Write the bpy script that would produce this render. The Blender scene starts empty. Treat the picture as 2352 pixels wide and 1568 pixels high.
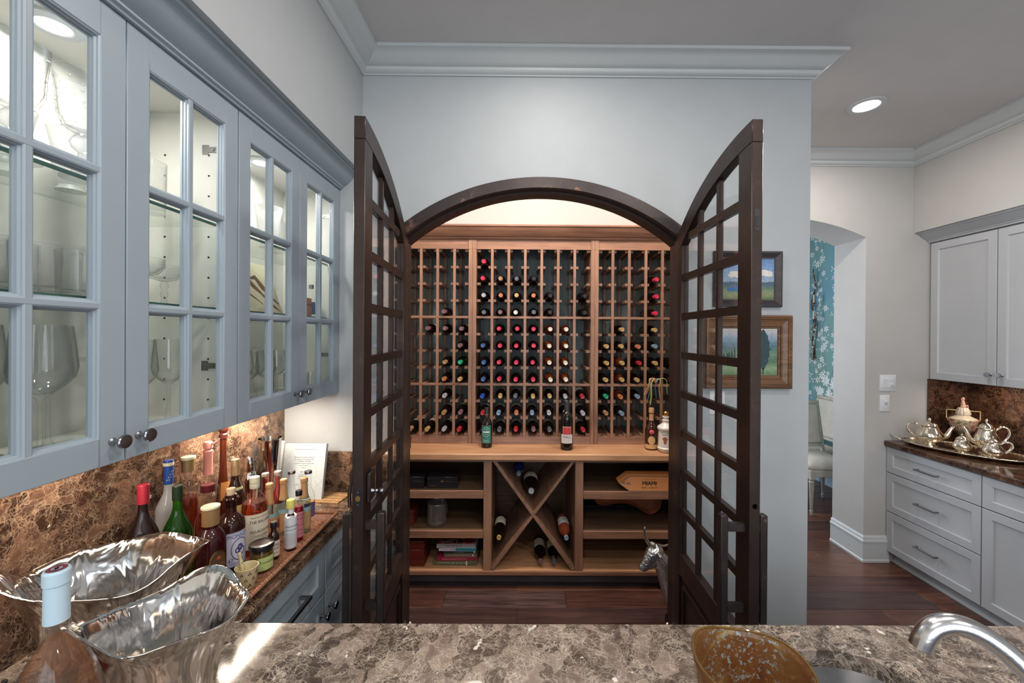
import bpy, bmesh, math, random
from mathutils import Vector, Matrix
rnd = random.Random(11)
PI = math.pi
C = bpy.context.scene.collection
sc = bpy.context.scene

# ---------------------------------------------------------------- camera, world, lights, exposure
EYE = 1.737
cam_d = bpy.data.cameras.new('camera'); cam = bpy.data.objects.new('camera', cam_d); C.objects.link(cam)
cam_d.sensor_width = 36.0; cam_d.lens = 36.0 * 940.0 / 2352.0
cam_d.shift_x = -(1202.099 - 1176.0) / 2352.0; cam_d.shift_y = (771.735 - 784.0) / 2352.0
cam_d.clip_start = 0.02
cam.matrix_world = Matrix(((0.99997112, -0.0066167, -0.00373754, 0.0), (-0.00371688, 0.00313281, -0.99998819, 0.0),
                           (0.00662833, 0.9999732, 0.00310813, EYE), (0, 0, 0, 1)))
sc.camera = cam
w = bpy.data.worlds.new('sky'); sc.world = w; w.use_nodes = True
bgn = w.node_tree.nodes['Background']; bgn.inputs[0].default_value = (0.90, 0.95, 1.0, 1); bgn.inputs[1].default_value = 1.5
sc.view_settings.view_transform = 'Standard'; sc.view_settings.look = 'None'
sc.view_settings.exposure = 0.0; sc.view_settings.gamma = 1.0; sc.view_settings.use_curve_mapping = False
sc.cycles.use_denoising = True; sc.cycles.use_adaptive_sampling = True; sc.cycles.adaptive_threshold = 0.025
sc.cycles.max_bounces = 10; sc.cycles.diffuse_bounces = 4; sc.cycles.glossy_bounces = 4
sc.cycles.transmission_bounces = 6; sc.cycles.transparent_max_bounces = 32
sc.cycles.sample_clamp_indirect = 3.0; sc.cycles.caustics_reflective = False; sc.cycles.caustics_refractive = False


def area(name, loc, rot, sx, sy, watts, col, shape='RECTANGLE', spread=PI):
    d = bpy.data.lights.new(name, 'AREA'); d.shape = shape; d.size = sx
    if shape in ('RECTANGLE', 'ELLIPSE'):
        d.size_y = sy
    d.energy = watts; d.color = col; d.spread = spread
    o = bpy.data.objects.new(name, d); o.location = loc; o.rotation_euler = rot; C.objects.link(o)
    return o


WARM = (1.0, 0.90, 0.80); NEUT = (1.0, 0.94, 0.87); COOL = (0.84, 0.92, 1.0)
area('window_daylight', (0.3, -2.7, 1.75), (PI / 2, 0, 0), 4.4, 2.3, 56, COOL)
for lx, lw in ((-0.62, 14), (0.12, 18), (0.86, 14)):
    area('wine_room_downlight', (lx, 2.42, 3.13), (0, 0, 0), 0.14, 0.14, lw, WARM, 'DISK')
area('dining_daylight', (1.3, 5.6, 1.7), (PI / 2, 0, PI), 2.2, 2.2, 75, COOL)
DOWNLIGHTS = [(2.09, 2.49, 13), (0.12, 1.50, 7), (0.15, 0.60, 9), (0.95, 0.55, 13), (-0.35, -0.7, 16), (1.6, -0.9, 16)]  # the lamp before the doorway is added, out of view, to brighten the cubbies

# ---------------------------------------------------------------- materials


def nodes(name):
    m = bpy.data.materials.new(name); m.use_nodes = True
    nt = m.node_tree; nt.nodes.clear()
    out = nt.nodes.new('ShaderNodeOutputMaterial')
    return m, nt, out


def N(nt, typ, **kw):
    n = nt.nodes.new(typ)
    for k, v in kw.items():
        if k in n.inputs:
            n.inputs[k].default_value = v
        else:
            setattr(n, k, v)
    return n


def c4(c):
    return (c[0], c[1], c[2], 1.0)


def srgb(r, g, b):
    f = lambda v: ((v / 255.0) / 12.92) if v / 255.0 <= 0.04045 else (((v / 255.0) + 0.055) / 1.055) ** 2.4
    return (f(r), f(g), f(b))


def position(nt, scale=(1, 1, 1), obj=False):
    g = N(nt, 'ShaderNodeTexCoord') if obj else N(nt, 'ShaderNodeNewGeometry')
    mp = N(nt, 'ShaderNodeMapping'); mp.inputs['Scale'].default_value = scale
    nt.links.new(g.outputs['Object' if obj else 'Position'], mp.inputs['Vector'])
    return mp.outputs['Vector']


def ramp(nt, fac, stops, interp='LINEAR'):
    r = N(nt, 'ShaderNodeValToRGB'); r.color_ramp.interpolation = interp
    e = r.color_ramp.elements
    e[0].position, e[0].color = stops[0][0], c4(stops[0][1])
    e[1].position, e[1].color = stops[-1][0], c4(stops[-1][1])
    for p, c in stops[1:-1]:
        x = e.new(p); x.color = c4(c)
    nt.links.new(fac, r.inputs['Fac'])
    return r.outputs['Color']


def mixc(nt, a, b, fac, mode='MIX'):
    m = N(nt, 'ShaderNodeMix'); m.data_type = 'RGBA'; m.blend_type = mode
    for s, v in ((m.inputs[0], fac), (m.inputs[6], a), (m.inputs[7], b)):
        if hasattr(v, 'links'):
            nt.links.new(v, s)
        else:
            s.default_value = v if isinstance(v, float) else c4(v)
    return m.outputs[2]


def bump(nt, b, height, strength, dist=0.002):
    n = N(nt, 'ShaderNodeBump', Strength=strength, Distance=dist)
    nt.links.new(height, n.inputs['Height']); nt.links.new(n.outputs['Normal'], b.inputs['Normal'])


def plain(name, col, rough=0.5, metal=0.0, vary=0.0, vscale=8.0, bmp=0.0, bscale=60.0, spec=None, emit=None, coat=0.0):
    m, nt, out = nodes(name)
    b = N(nt, 'ShaderNodeBsdfPrincipled', Roughness=rough, Metallic=metal)
    b.inputs['Base Color'].default_value = c4(col)
    if spec is not None:
        b.inputs['Specular IOR Level'].default_value = spec
    b.inputs['Coat Weight'].default_value = coat
    if vary:
        n = N(nt, 'ShaderNodeTexNoise', Scale=vscale, Detail=5.0)
        nt.links.new(position(nt), n.inputs['Vector'])
        nt.links.new(ramp(nt, n.outputs['Fac'], [(0.3, tuple(x * (1 - vary) for x in col)), (0.7, tuple(min(1, x * (1 + vary)) for x in col))]), b.inputs['Base Color'])
    if bmp:
        n = N(nt, 'ShaderNodeTexNoise', Scale=bscale, Detail=4.0)
        nt.links.new(position(nt), n.inputs['Vector']); bump(nt, b, n.outputs['Fac'], bmp)
    if emit:
        b.inputs['Emission Color'].default_value = c4(emit[0]); b.inputs['Emission Strength'].default_value = emit[1]
    nt.links.new(b.outputs[0], out.inputs[0])
    return m


def marble(name, dark, mid, vein, scale=7.0, rough=0.12, white=0.66):
    m, nt, out = nodes(name)
    b = N(nt, 'ShaderNodeBsdfPrincipled', Roughness=rough)
    p = position(nt)
    wn = N(nt, 'ShaderNodeTexNoise', Scale=scale * 1.3, Detail=5.0)
    nt.links.new(p, wn.inputs['Vector'])
    sub = N(nt, 'ShaderNodeVectorMath', operation='SUBTRACT'); nt.links.new(wn.outputs['Color'], sub.inputs[0]); sub.inputs[1].default_value = (0.5, 0.5, 0.5)
    sca = N(nt, 'ShaderNodeVectorMath', operation='SCALE'); nt.links.new(sub.outputs[0], sca.inputs[0]); sca.inputs['Scale'].default_value = 0.13
    add = N(nt, 'ShaderNodeVectorMath', operation='ADD'); nt.links.new(p, add.inputs[0]); nt.links.new(sca.outputs[0], add.inputs[1])
    big = N(nt, 'ShaderNodeTexNoise', Scale=scale * 0.9, Detail=8.0, Roughness=0.68); nt.links.new(add.outputs[0], big.inputs['Vector'])
    base = ramp(nt, big.outputs['Fac'], [(0.30, dark), (0.5, tuple((a + c) / 2 for a, c in zip(dark, mid))), (0.68, mid)])
    cells = N(nt, 'ShaderNodeTexVoronoi', Scale=scale * 4.2); nt.links.new(add.outputs[0], cells.inputs['Vector'])
    col = mixc(nt, base, tuple(x * 0.55 for x in dark), ramp(nt, cells.outputs['Color'], [(0.35, (0.75, 0.75, 0.75)), (0.62, (0, 0, 0))]))
    col = mixc(nt, col, tuple(min(1, x * 1.35) for x in mid), ramp(nt, cells.outputs['Color'], [(0.62, (0, 0, 0)), (0.9, (0.55, 0.55, 0.55))]))
    for s, w_, a in ((scale * 4.2, 0.035, 0.62), (scale * 9.5, 0.08, 0.60), (scale * 19.0, 0.15, 0.50)):
        v = N(nt, 'ShaderNodeTexVoronoi', Scale=s, feature='DISTANCE_TO_EDGE'); nt.links.new(add.outputs[0], v.inputs['Vector'])
        line = ramp(nt, v.outputs['Distance'], [(0.0, (a, a, a)), (w_, (0, 0, 0))])
        mk = N(nt, 'ShaderNodeTexNoise', Scale=s * 0.35, Detail=3.0); nt.links.new(p, mk.inputs['Vector'])
        mask = ramp(nt, mk.outputs['Fac'], [(0.38, (0.0, 0.0, 0.0)), (0.66, (1, 1, 1))])
        f = N(nt, 'ShaderNodeMath', operation='MULTIPLY'); nt.links.new(line, f.inputs[0]); nt.links.new(mask, f.inputs[1])
        col = mixc(nt, col, vein, f.outputs[0])
    wt = N(nt, 'ShaderNodeTexNoise', Scale=scale * 3.4, Detail=3.0, Distortion=0.25); nt.links.new(p, wt.inputs['Vector'])
    wm = ramp(nt, wt.outputs['Fac'], [(white, (0, 0, 0)), (white + 0.03, (1, 1, 1))])
    col = mixc(nt, col, (0.80, 0.76, 0.70), wm)
    nt.links.new(col, b.inputs['Base Color'])
    nt.links.new(b.outputs[0], out.inputs[0])
    return m


def wood(name, c1, c2, axis=0, rough=0.42, scale=1.0, streak=0.35, bmp=0.15, obj=False):
    m, nt, out = nodes(name)
    b = N(nt, 'ShaderNodeBsdfPrincipled', Roughness=rough)
    s = [26.0 * scale] * 3; s[axis] = 1.6 * scale
    p = position(nt, tuple(s), obj)
    n1 = N(nt, 'ShaderNodeTexNoise', Scale=1.0, Detail=6.0, Roughness=0.6, Distortion=0.4); nt.links.new(p, n1.inputs['Vector'])
    s2 = [140.0 * scale] * 3; s2[axis] = 5.0 * scale
    n2 = N(nt, 'ShaderNodeTexNoise', Scale=1.0, Detail=3.0); nt.links.new(position(nt, tuple(s2), obj), n2.inputs['Vector'])
    n3 = N(nt, 'ShaderNodeTexNoise', Scale=2.3, Detail=2.0); nt.links.new(position(nt, (1, 1, 1), obj), n3.inputs['Vector'])
    col = ramp(nt, n1.outputs['Fac'], [(0.28, c2), (0.70, c1)])
    col = mixc(nt, col, tuple(x * 0.45 for x in c2), ramp(nt, n2.outputs['Fac'], [(0.36, (streak, streak, streak)), (0.5, (0, 0, 0))]))
    col = mixc(nt, col, tuple(min(1, x * 1.25) for x in c1), ramp(nt, n3.outputs['Fac'], [(0.45, (0, 0, 0)), (0.75, (0.45, 0.45, 0.45))]))
    nt.links.new(col, b.inputs['Base Color'])
    bump(nt, b, n2.outputs['Fac'], bmp, 0.001)
    nt.links.new(b.outputs[0], out.inputs[0])
    return m


def bronze(name, base, worn, rough=0.42, amount=0.60):
    m, nt, out = nodes(name)
    b = N(nt, 'ShaderNodeBsdfPrincipled', Metallic=0.55, Roughness=rough)
    n = N(nt, 'ShaderNodeTexNoise', Scale=9.0, Detail=9.0, Roughness=0.75); nt.links.new(position(nt), n.inputs['Vector'])
    n2 = N(nt, 'ShaderNodeTexNoise', Scale=90.0, Detail=5.0, Roughness=0.7); nt.links.new(position(nt), n2.inputs['Vector'])
    col = ramp(nt, n.outputs['Fac'], [(0.35, tuple(x * 0.75 for x in base)), (0.60, base), (amount + 0.22, worn)])
    col = mixc(nt, col, worn, ramp(nt, n2.outputs['Fac'], [(0.62, (0, 0, 0)), (0.8, (0.5, 0.5, 0.5))]))
    nt.links.new(col, b.inputs['Base Color'])
    bump(nt, b, n2.outputs['Fac'], 0.15)
    nt.links.new(b.outputs[0], out.inputs[0])
    return m


def thin_glass(name, tint=(1, 1, 1), ior=1.45, rough=0.02, milk=0.0, milkcol=(0.9, 0.9, 0.88), edge=0.0, dark=0.0):
    m, nt, out = nodes(name)
    t = N(nt, 'ShaderNodeBsdfTransparent'); t.inputs[0].default_value = c4(tint)
    g = N(nt, 'ShaderNodeBsdfGlossy', Roughness=rough)
    lw = N(nt, 'ShaderNodeLayerWeight', Blend=0.5)
    pw = N(nt, 'ShaderNodeMath', operation='POWER'); nt.links.new(lw.outputs['Facing'], pw.inputs[0]); pw.inputs[1].default_value = 4.5
    f0 = ((ior - 1) / (ior + 1)) ** 2
    fr = N(nt, 'ShaderNodeMath', operation='MULTIPLY_ADD'); nt.links.new(pw.outputs[0], fr.inputs[0]); fr.inputs[1].default_value = 0.85; fr.inputs[2].default_value = f0
    mx = N(nt, 'ShaderNodeMixShader'); nt.links.new(fr.outputs[0], mx.inputs[0])
    if dark:
        dm = N(nt, 'ShaderNodeMath', operation='POWER'); nt.links.new(lw.outputs['Facing'], dm.inputs[0]); dm.inputs[1].default_value = 2.5
        nt.links.new(mixc(nt, tint, tuple(x * (1 - dark) for x in tint), dm.outputs[0]), t.inputs[0])
    src = t.outputs[0]
    if milk:
        d = N(nt, 'ShaderNodeBsdfPrincipled', Roughness=0.35); d.inputs['Base Color'].default_value = c4(milkcol)
        m2 = N(nt, 'ShaderNodeMixShader'); m2.inputs[0].default_value = milk
        if edge:
            ed = N(nt, 'ShaderNodeMath', operation='MULTIPLY_ADD'); nt.links.new(pw.outputs[0], ed.inputs[0]); ed.inputs[1].default_value = edge; ed.inputs[2].default_value = milk
            nt.links.new(ed.outputs[0], m2.inputs[0])
        nt.links.new(src, m2.inputs[1]); nt.links.new(d.outputs[0], m2.inputs[2]); src = m2.outputs[0]
    nt.links.new(src, mx.inputs[1]); nt.links.new(g.outputs[0], mx.inputs[2]); nt.links.new(mx.outputs[0], out.inputs[0])
    return m


def silver(name, col=(0.78, 0.77, 0.75), rough=0.10, bscale=18.0, strength=0.5, dist=0.01, zs=1.0):
    m, nt, out = nodes(name)
    b = N(nt, 'ShaderNodeBsdfPrincipled', Metallic=1.0, Roughness=rough); b.inputs['Base Color'].default_value = c4(col)
    n = N(nt, 'ShaderNodeTexNoise', Scale=bscale, Detail=2.0, Distortion=0.7); nt.links.new(position(nt, (1, 1, zs)), n.inputs['Vector'])
    bump(nt, b, n.outputs['Fac'], strength, dist)
    nt.links.new(b.outputs[0], out.inputs[0])
    return m


M = {}
M['wall'] = plain('wall_paint', srgb(182, 186, 189), 0.6, vary=0.02, bmp=0.08, bscale=180)
M['wall_warm'] = plain('wall_paint_warm', srgb(192, 189, 186), 0.6, vary=0.02, bmp=0.08, bscale=180)
M['nook'] = plain('nook_paint', srgb(224, 219, 208), 0.6, vary=0.02)
M['ceiling'] = plain('ceiling_paint', srgb(206, 202, 202), 0.7, vary=0.02)
M['trim'] = plain('trim_paint', srgb(203, 207, 208), 0.42)
M['cab'] = plain('cabinet_paint', srgb(160, 173, 184), 0.38, vary=0.02)
M['cab_r'] = plain('cabinet_paint_pale', srgb(190, 192, 196), 0.40, vary=0.02)
M['cab_in'] = plain('cabinet_interior', srgb(228, 226, 218), 0.5)
M['marble'] = marble('brown_marble', srgb(58, 38, 32), srgb(124, 92, 74), srgb(196, 166, 138), 6.0, 0.12, 0.72)
M['marble_bar'] = marble('bar_marble_sky_sheen', srgb(84, 68, 60), srgb(150, 132, 120), srgb(222, 210, 192), 6.5, 0.10, 0.68)  # same brown marble; the sky's grey reflection is put into its colour
M['marble_dark'] = marble('dark_marble', srgb(44, 24, 20), srgb(88, 58, 46), srgb(150, 112, 82), 4.0, 0.12, 0.80)
M['rack'] = wood('rack_wood', srgb(166, 124, 99), srgb(116, 82, 66), 2)
M['rack_h'] = wood('rack_wood_level', srgb(162, 118, 93), srgb(112, 78, 62), 0)
M['rack_d'] = wood('rack_wood_deep', srgb(156, 118, 96), srgb(106, 78, 64), 1)
M['backboard'] = wood('rack_backboard_light_tint', srgb(112, 124, 124), srgb(70, 80, 82), 2, 0.5)  # teal tint of the light is put into the wood colour
M['counter_w'] = wood('wine_counter_wood', srgb(206, 156, 116), srgb(168, 118, 84), 0, 0.38)
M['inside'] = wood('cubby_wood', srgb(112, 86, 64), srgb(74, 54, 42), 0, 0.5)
M['toe'] = plain('toe_kick', srgb(58, 56, 62), 0.5, vary=0.2)
for k, (a, b_) in enumerate((((112, 74, 60), (66, 44, 40)), ((102, 66, 56), (58, 38, 36)), ((126, 82, 64), (74, 48, 42)), ((92, 66, 60), (50, 36, 38)))):
    M['plank%d' % k] = wood('floor_plank_%s' % 'abcd'[k], srgb(*a), srgb(*b_), 0, 0.30, 0.8, 0.6, 0.4)
M['plank_r'] = wood('floor_plank_rough', srgb(112, 84, 80), srgb(40, 26, 28), 0, 0.42, 0.9, 0.9, 1.0)
M['bronze'] = bronze('door_bronze', srgb(60, 47, 43), srgb(120, 88, 70), 0.38)
M['bronze2'] = bronze('door_bronze_edge', srgb(66, 58, 57), srgb(160, 116, 90), 0.36, 0.50)
M['nickel'] = plain('brushed_nickel', srgb(150, 150, 150), 0.28, 1.0)
M['pewter'] = plain('pewter_knob', srgb(150, 150, 156), 0.28, 1.0)
M['steel'] = silver('brushed_steel', (0.62, 0.62, 0.63), 0.24, 60, 0.05)
M['silver'] = silver('hammered_silver', (0.70, 0.68, 0.66), 0.12, 20, 0.55, 0.012, 0.30)
M['chrome'] = silver('polished_steel', (0.8, 0.79, 0.77), 0.07, 5, 0.0)
M['tea_silver'] = silver('tea_set_silver', (0.90, 0.80, 0.66), 0.13, 40, 0.25, 0.004)
M['glass'] = thin_glass('clear_glass', (0.98, 0.985, 0.985))
M['pane'] = thin_glass('pane_glass', (0.985, 0.99, 0.99), 1.25)
M['shelf'] = thin_glass('shelf_glass', (0.93, 0.965, 0.95), 1.4)
M['shelf_edge'] = plain('shelf_glass_edge', srgb(70, 110, 100), 0.15)
M['frost'] = thin_glass('frosted_glass', (1, 1, 1), 1.4, 0.2, 0.5)
M['crystal'] = thin_glass('crystal_glass', (0.985, 0.99, 0.99), 1.5, 0.03, 0.02, (1, 1, 0.98), 0.06, 0.40)
M['black'] = plain('black_lacquer', srgb(34, 32, 36), 0.25)
M['gold'] = plain('gold_metal', srgb(190, 150, 90), 0.3, 1.0)
M['white'] = plain('white_plastic', srgb(226, 228, 232), 0.4)
M['paper'] = plain('label_paper', srgb(226, 214, 192), 0.6)
M['ink'] = plain('black_ink', srgb(34, 30, 32), 0.6)
M['lamp'] = plain('lamp_lens', (1, 1, 1), 0.5, emit=((1.0, 0.96, 0.9), 9.0))
M['puck'] = plain('puck_lens', (1, 1, 1), 0.5, emit=((1.0, 0.95, 0.86), 12.0))
M['darkglass'] = plain('dark_bottle_glass', srgb(20, 14, 12), 0.06, spec=0.6)
M['grey_d'] = plain('dark_grey', srgb(60, 58, 62), 0.4)

# ---------------------------------------------------------------- geometry helpers


class MB:
    def __init__(s):
        s.v = []; s.f = []; s.m = []

    def add(s, vs, fs, T=None, m=0):
        o = len(s.v)
        s.v += [tuple(T @ Vector(p)) if T is not None else tuple(p) for p in vs]
        s.f += [tuple(i + o for i in f) for f in fs]; s.m += [m] * len(fs)
        return s

    def box(s, x0, x1, y0, y1, z0, z1, T=None, m=0):
        v = [(x, y, z) for x in (x0, x1) for y in (y0, y1) for z in (z0, z1)]
        return s.add(v, [(0, 1, 3, 2), (4, 6, 7, 5), (0, 4, 5, 1), (2, 3, 7, 6), (0, 2, 6, 4), (1, 5, 7, 3)], T, m)

    def prism(s, poly, d0, d1, plane='xz', T=None, m=0):
        mp = {'xz': lambda a, b, d: (a, d, b), 'yz': lambda a, b, d: (d, a, b), 'xy': lambda a, b, d: (a, b, d)}[plane]
        n = len(poly)
        v = [mp(a, b, d0) for a, b in poly] + [mp(a, b, d1) for a, b in poly]
        f = [tuple(range(n))[::-1], tuple(range(n, 2 * n))] + [(i, (i + 1) % n, n + (i + 1) % n, n + i) for i in range(n)]
        return s.add(v, f, T, m)

    def lathe(s, prof, n=24, T=None, m=0, sx=1.0, sy=1.0, fn=None, a0=0.0, a1=2 * PI):
        full = abs(a1 - a0 - 2 * PI) < 1e-6
        k = n if full else n + 1
        v = []; f = []
        for r, z in prof:
            for i in range(k):
                a = a0 + (a1 - a0) * i / n
                rr, zz = (r, z) if fn is None else fn(r, z, a)
                v.append((rr * sx * math.cos(a), rr * sy * math.sin(a), zz))
        for j in range(len(prof) - 1):
            for i in range(n):
                a, b = j * k + i, j * k + (i + 1) % k
                f.append((a, b, b + k, a + k))
        if full:
            if prof[0][0] > 1e-5 and getattr(s, 'cap', True):
                f.append(tuple(range(k))[::-1])
            if prof[-1][0] > 1e-5 and getattr(s, 'cap', True):
                f.append(tuple((len(prof) - 1) * k + i for i in range(k)))
        return s.add(v, f, T, m)

    def tube(s, pts, r, n=8, T=None, m=0, closed=False):
        P = [Vector(p) for p in pts]; L = len(P)
        rs = r if isinstance(r, (list, tuple)) else [r] * L
        v = []; f = []; up = None
        for i in range(L):
            a = P[(i - 1) % L] if closed or i > 0 else P[i]
            b = P[(i + 1) % L] if closed or i < L - 1 else P[i]
            t = (b - a).normalized()
            if up is None:
                up = Vector((0, 0, 1)) if abs(t.z) < 0.9 else Vector((1, 0, 0))
            u = (up - t * up.dot(t)).normalized(); w_ = t.cross(u); up = u
            for k in range(n):
                q = 2 * PI * k / n
                v.append(tuple(P[i] + (u * math.cos(q) + w_ * math.sin(q)) * rs[i]))
        for i in range(L if closed else L - 1):
            j = (i + 1) % L
            for k in range(n):
                f.append((i * n + k, i * n + (k + 1) % n, j * n + (k + 1) % n, j * n + k))
        if not closed:
            f += [tuple(range(n))[::-1], tuple((L - 1) * n + k for k in range(n))]
        return s.add(v, f, T, m)

    def sweep(s, prof, path, closed=False, T=None, m=0, plane='xy'):
        """profile (offset to the left of the path, height) swept along a path with mitred corners"""
        L = len(path); n = len(prof); v = []; f = []
        for i in range(L):
            p = Vector(path[i])
            d1 = (p - Vector(path[i - 1])).normalized() if (closed or i > 0) else None
            d2 = (Vector(path[(i + 1) % L]) - p).normalized() if (closed or i < L - 1) else None
            d1 = d1 or d2; d2 = d2 or d1
            n1 = Vector((-d1.y, d1.x)); n2 = Vector((-d2.y, d2.x))
            b = (n1 + n2).normalized(); b = b / max(0.2, b.dot(n1))
            for o, h in prof:
                q = p + b * o
                v.append((q.x, q.y, h) if plane == 'xy' else ((q.x, h, q.y) if plane == 'xz' else (h, q.x, q.y)))
        for i in range(L if closed else L - 1):
            j = (i + 1) % L
            for k in range(n):
                k2 = (k + 1) % n
                f.append((i * n + k, j * n + k, j * n + k2, i * n + k2))
        if not closed:
            f += [tuple(range(n)), tuple((L - 1) * n + k for k in range(n))[::-1]]
        return s.add(v, f, T, m)

    def ring(s, cx, cz, r0, r1, a0, a1, y0, y1, n=40, T=None, m=0):
        v = []; f = []
        for i in range(n + 1):
            a = a0 + (a1 - a0) * i / n
            for r, y in ((r0, y0), (r1, y0), (r1, y1), (r0, y1)):
                v.append((cx + r * math.cos(a), y, cz + r * math.sin(a)))
        for i in range(n):
            for k in range(4):
                f.append((i * 4 + k, i * 4 + (k + 1) % 4, i * 4 + 4 + (k + 1) % 4, i * 4 + 4 + k))
        f += [(0, 1, 2, 3), (n * 4 + 3, n * 4 + 2, n * 4 + 1, n * 4)]
        return s.add(v, f, T, m)

    def mesh(s, name, mats, off=(0, 0, 0), angle=35):
        me = bpy.data.meshes.new(name)
        vs = [(x - off[0], y - off[1], z - off[2]) for x, y, z in s.v]
        me.from_pydata(vs, [], s.f)
        for mt in (mats if isinstance(mats, (list, tuple)) else [mats]):
            me.materials.append(mt)
        if any(s.m):
            me.polygons.foreach_set('material_index', s.m)
        bm = bmesh.new(); bm.from_mesh(me); bmesh.ops.recalc_face_normals(bm, faces=bm.faces); bm.to_mesh(me); bm.free()
        me.polygons.foreach_set('use_smooth', [True] * len(me.polygons))
        me.set_sharp_from_angle(angle=math.radians(angle))
        me.update()
        return me


ORIG = {}


def link(name, me, parent=None, off=(0, 0, 0), bev=0.0):
    """link a mesh built in world coordinates; a top-level mesh gets its origin at off"""
    o = bpy.data.objects.new(name, me); C.objects.link(o)
    if parent is not None:
        o.parent = parent
    else:
        o.location = off
    if bev:
        b = o.modifiers.new('edges', 'BEVEL'); b.width = bev; b.segments = 1; b.limit_method = 'ANGLE'; b.angle_limit = math.radians(50)
    return o


def part(name, mb, mats, parent, bev=0.0, label=None, angle=35, local=False):
    """a part whose shape is given in world coordinates (or the thing's own with local=True)"""
    off = (0, 0, 0) if local else ORIG.get(parent.name, (0, 0, 0))
    o = link(name, mb.mesh(name, mats, off, angle), parent, bev=bev)
    ORIG[o.name] = off
    if label:
        o['label'] = label
    return o


def tag(o, label, cat, group=None, kind=None):
    if label: o['label'] = label
    if cat: o['category'] = cat
    if group: o['group'] = group
    if kind: o['kind'] = kind
    return o


def thing(name, label, cat, loc=(0, 0, 0), rz=0.0, group=None, kind=None):
    o = bpy.data.objects.new(name, None); C.objects.link(o)
    o.location = loc; o.rotation_euler = (0, 0, rz); o.empty_display_size = 0.05
    ORIG[o.name] = tuple(loc)
    return tag(o, label, cat, group, kind)


def single(name, mb, mats, label, cat, group=None, bev=0.0, kind=None, angle=35, off=None):
    if off is None:
        xs = [p[0] for p in mb.v]; ys = [p[1] for p in mb.v]; zs = [p[2] for p in mb.v]
        off = ((min(xs) + max(xs)) / 2, (min(ys) + max(ys)) / 2, min(zs))
    o = link(name, mb.mesh(name, mats, off, angle), None, off, bev)
    ORIG[o.name] = tuple(off)
    return tag(o, label, cat, group, kind)


def struct(name, mb, mats, parent=None, bev=0.0, label=None):
    o = link(name, mb.mesh(name, mats), parent, bev=bev)
    if parent is None:
        o['kind'] = 'structure'
        if label: o['label'] = label
    ORIG[o.name] = (0, 0, 0)
    return o


def dup(root, loc=None, rz=None, label=None, group=None):
    r = root.copy(); C.objects.link(r)
    if loc is not None: r.location = loc
    if rz is not None: r.rotation_euler = (0, 0, rz)
    if label: r['label'] = label
    if group: r['group'] = group
    for ch in list(root.children):
        c = ch.copy(); C.objects.link(c); c.parent = r
        for g in list(ch.children):
            d = g.copy(); C.objects.link(d); d.parent = c
    return r


_tc = {}


def text_geo(txt, size):
    """outline geometry of lettering, centred: (verts, faces)"""
    if (txt, size) in _tc:
        return _tc[(txt, size)]
    cu = bpy.data.curves.new('t', 'FONT'); cu.body = txt; cu.size = size; cu.align_x = 'CENTER'; cu.align_y = 'CENTER'; cu.resolution_u = 2
    o = bpy.data.objects.new('t', cu); C.objects.link(o)
    dg = bpy.context.evaluated_depsgraph_get(); me = bpy.data.meshes.new_from_object(o.evaluated_get(dg))
    r = ([tuple(v.co) for v in me.vertices], [tuple(p.vertices) for p in me.polygons])
    bpy.data.objects.remove(o); bpy.data.curves.remove(cu); bpy.data.meshes.remove(me)
    _tc[(txt, size)] = r
    return r


def letters(mb, txt, size, T, sx=1.0, m=0):
    """flat lettering: the text's x runs along T's x axis, its height along T's z axis, it faces T's -y"""
    v, f = text_geo(txt, size)
    return mb.add([(x * sx, 0, y) for x, y, _ in v], f, T, m)


def wrap(mb, txt, size, r, ang, z, sx=1.0, m=0, T=None):
    """lettering wrapped round a cylinder of radius r, centred on angle ang at height z"""
    v, f = text_geo(txt, size)
    return mb.add([(r * math.cos(ang + x * sx / r), r * math.sin(ang + x * sx / r), z + y) for x, y, _ in v], f, T, m)


def band(mb, r, ang, half, z0, z1, n=10, T=None, m=0, r1=None):
    """label patch on a cylinder (thin shell of real thickness)"""
    v = []; f = []
    for i in range(n + 1):
        a = ang - half + 2 * half * i / n
        for rr, z in ((r, z0), (r1 or r, z1)):
            v.append((rr * math.cos(a), rr * math.sin(a), z))
    for i in range(n):
        f.append((2 * i, 2 * i + 2, 2 * i + 3, 2 * i + 1))
    return mb.add(v, f, T, m)


def TR(x=0, y=0, z=0, rz=0, rx=0, ry=0):
    return Matrix.Translation((x, y, z)) @ Matrix.Rotation(rz, 4, 'Z') @ Matrix.Rotation(ry, 4, 'Y') @ Matrix.Rotation(rx, 4, 'X')

# ================================================================ THE ROOM
YW = 2.10          # wall with the arched wine-room doorway
CEIL = 3.15
ACX, ACZ = 0.10, 1.385   # centre of the doorway's arch
CT = 0.94          # counter height


def rects(mb, w_, h_, steps, T, m=0):
    """door or drawer front: concentric rectangles (inset, depth); x across, z up, -y outward"""
    v = []; f = []
    for ins, d in steps:
        v += [(ins, -d, ins), (w_ - ins, -d, ins), (w_ - ins, -d, h_ - ins), (ins, -d, h_ - ins)]
    for k in range(len(steps) - 1):
        for i in range(4):
            f.append((4 * k + i, 4 * k + (i + 1) % 4, 4 * k + 4 + (i + 1) % 4, 4 * k + 4 + i))
    n = 4 * (len(steps) - 1)
    f += [(n, n + 1, n + 2, n + 3), (3, 2, 1, 0)]
    return mb.add(v, f, T, m)


def arc_pts(cx, cz, r, x0, x1, n=28):
    return [(x0 + (x1 - x0) * i / n, cz + math.sqrt(max(0, r * r - (x0 + (x1 - x0) * i / n - cx) ** 2))) for i in range(n + 1)]


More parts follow.
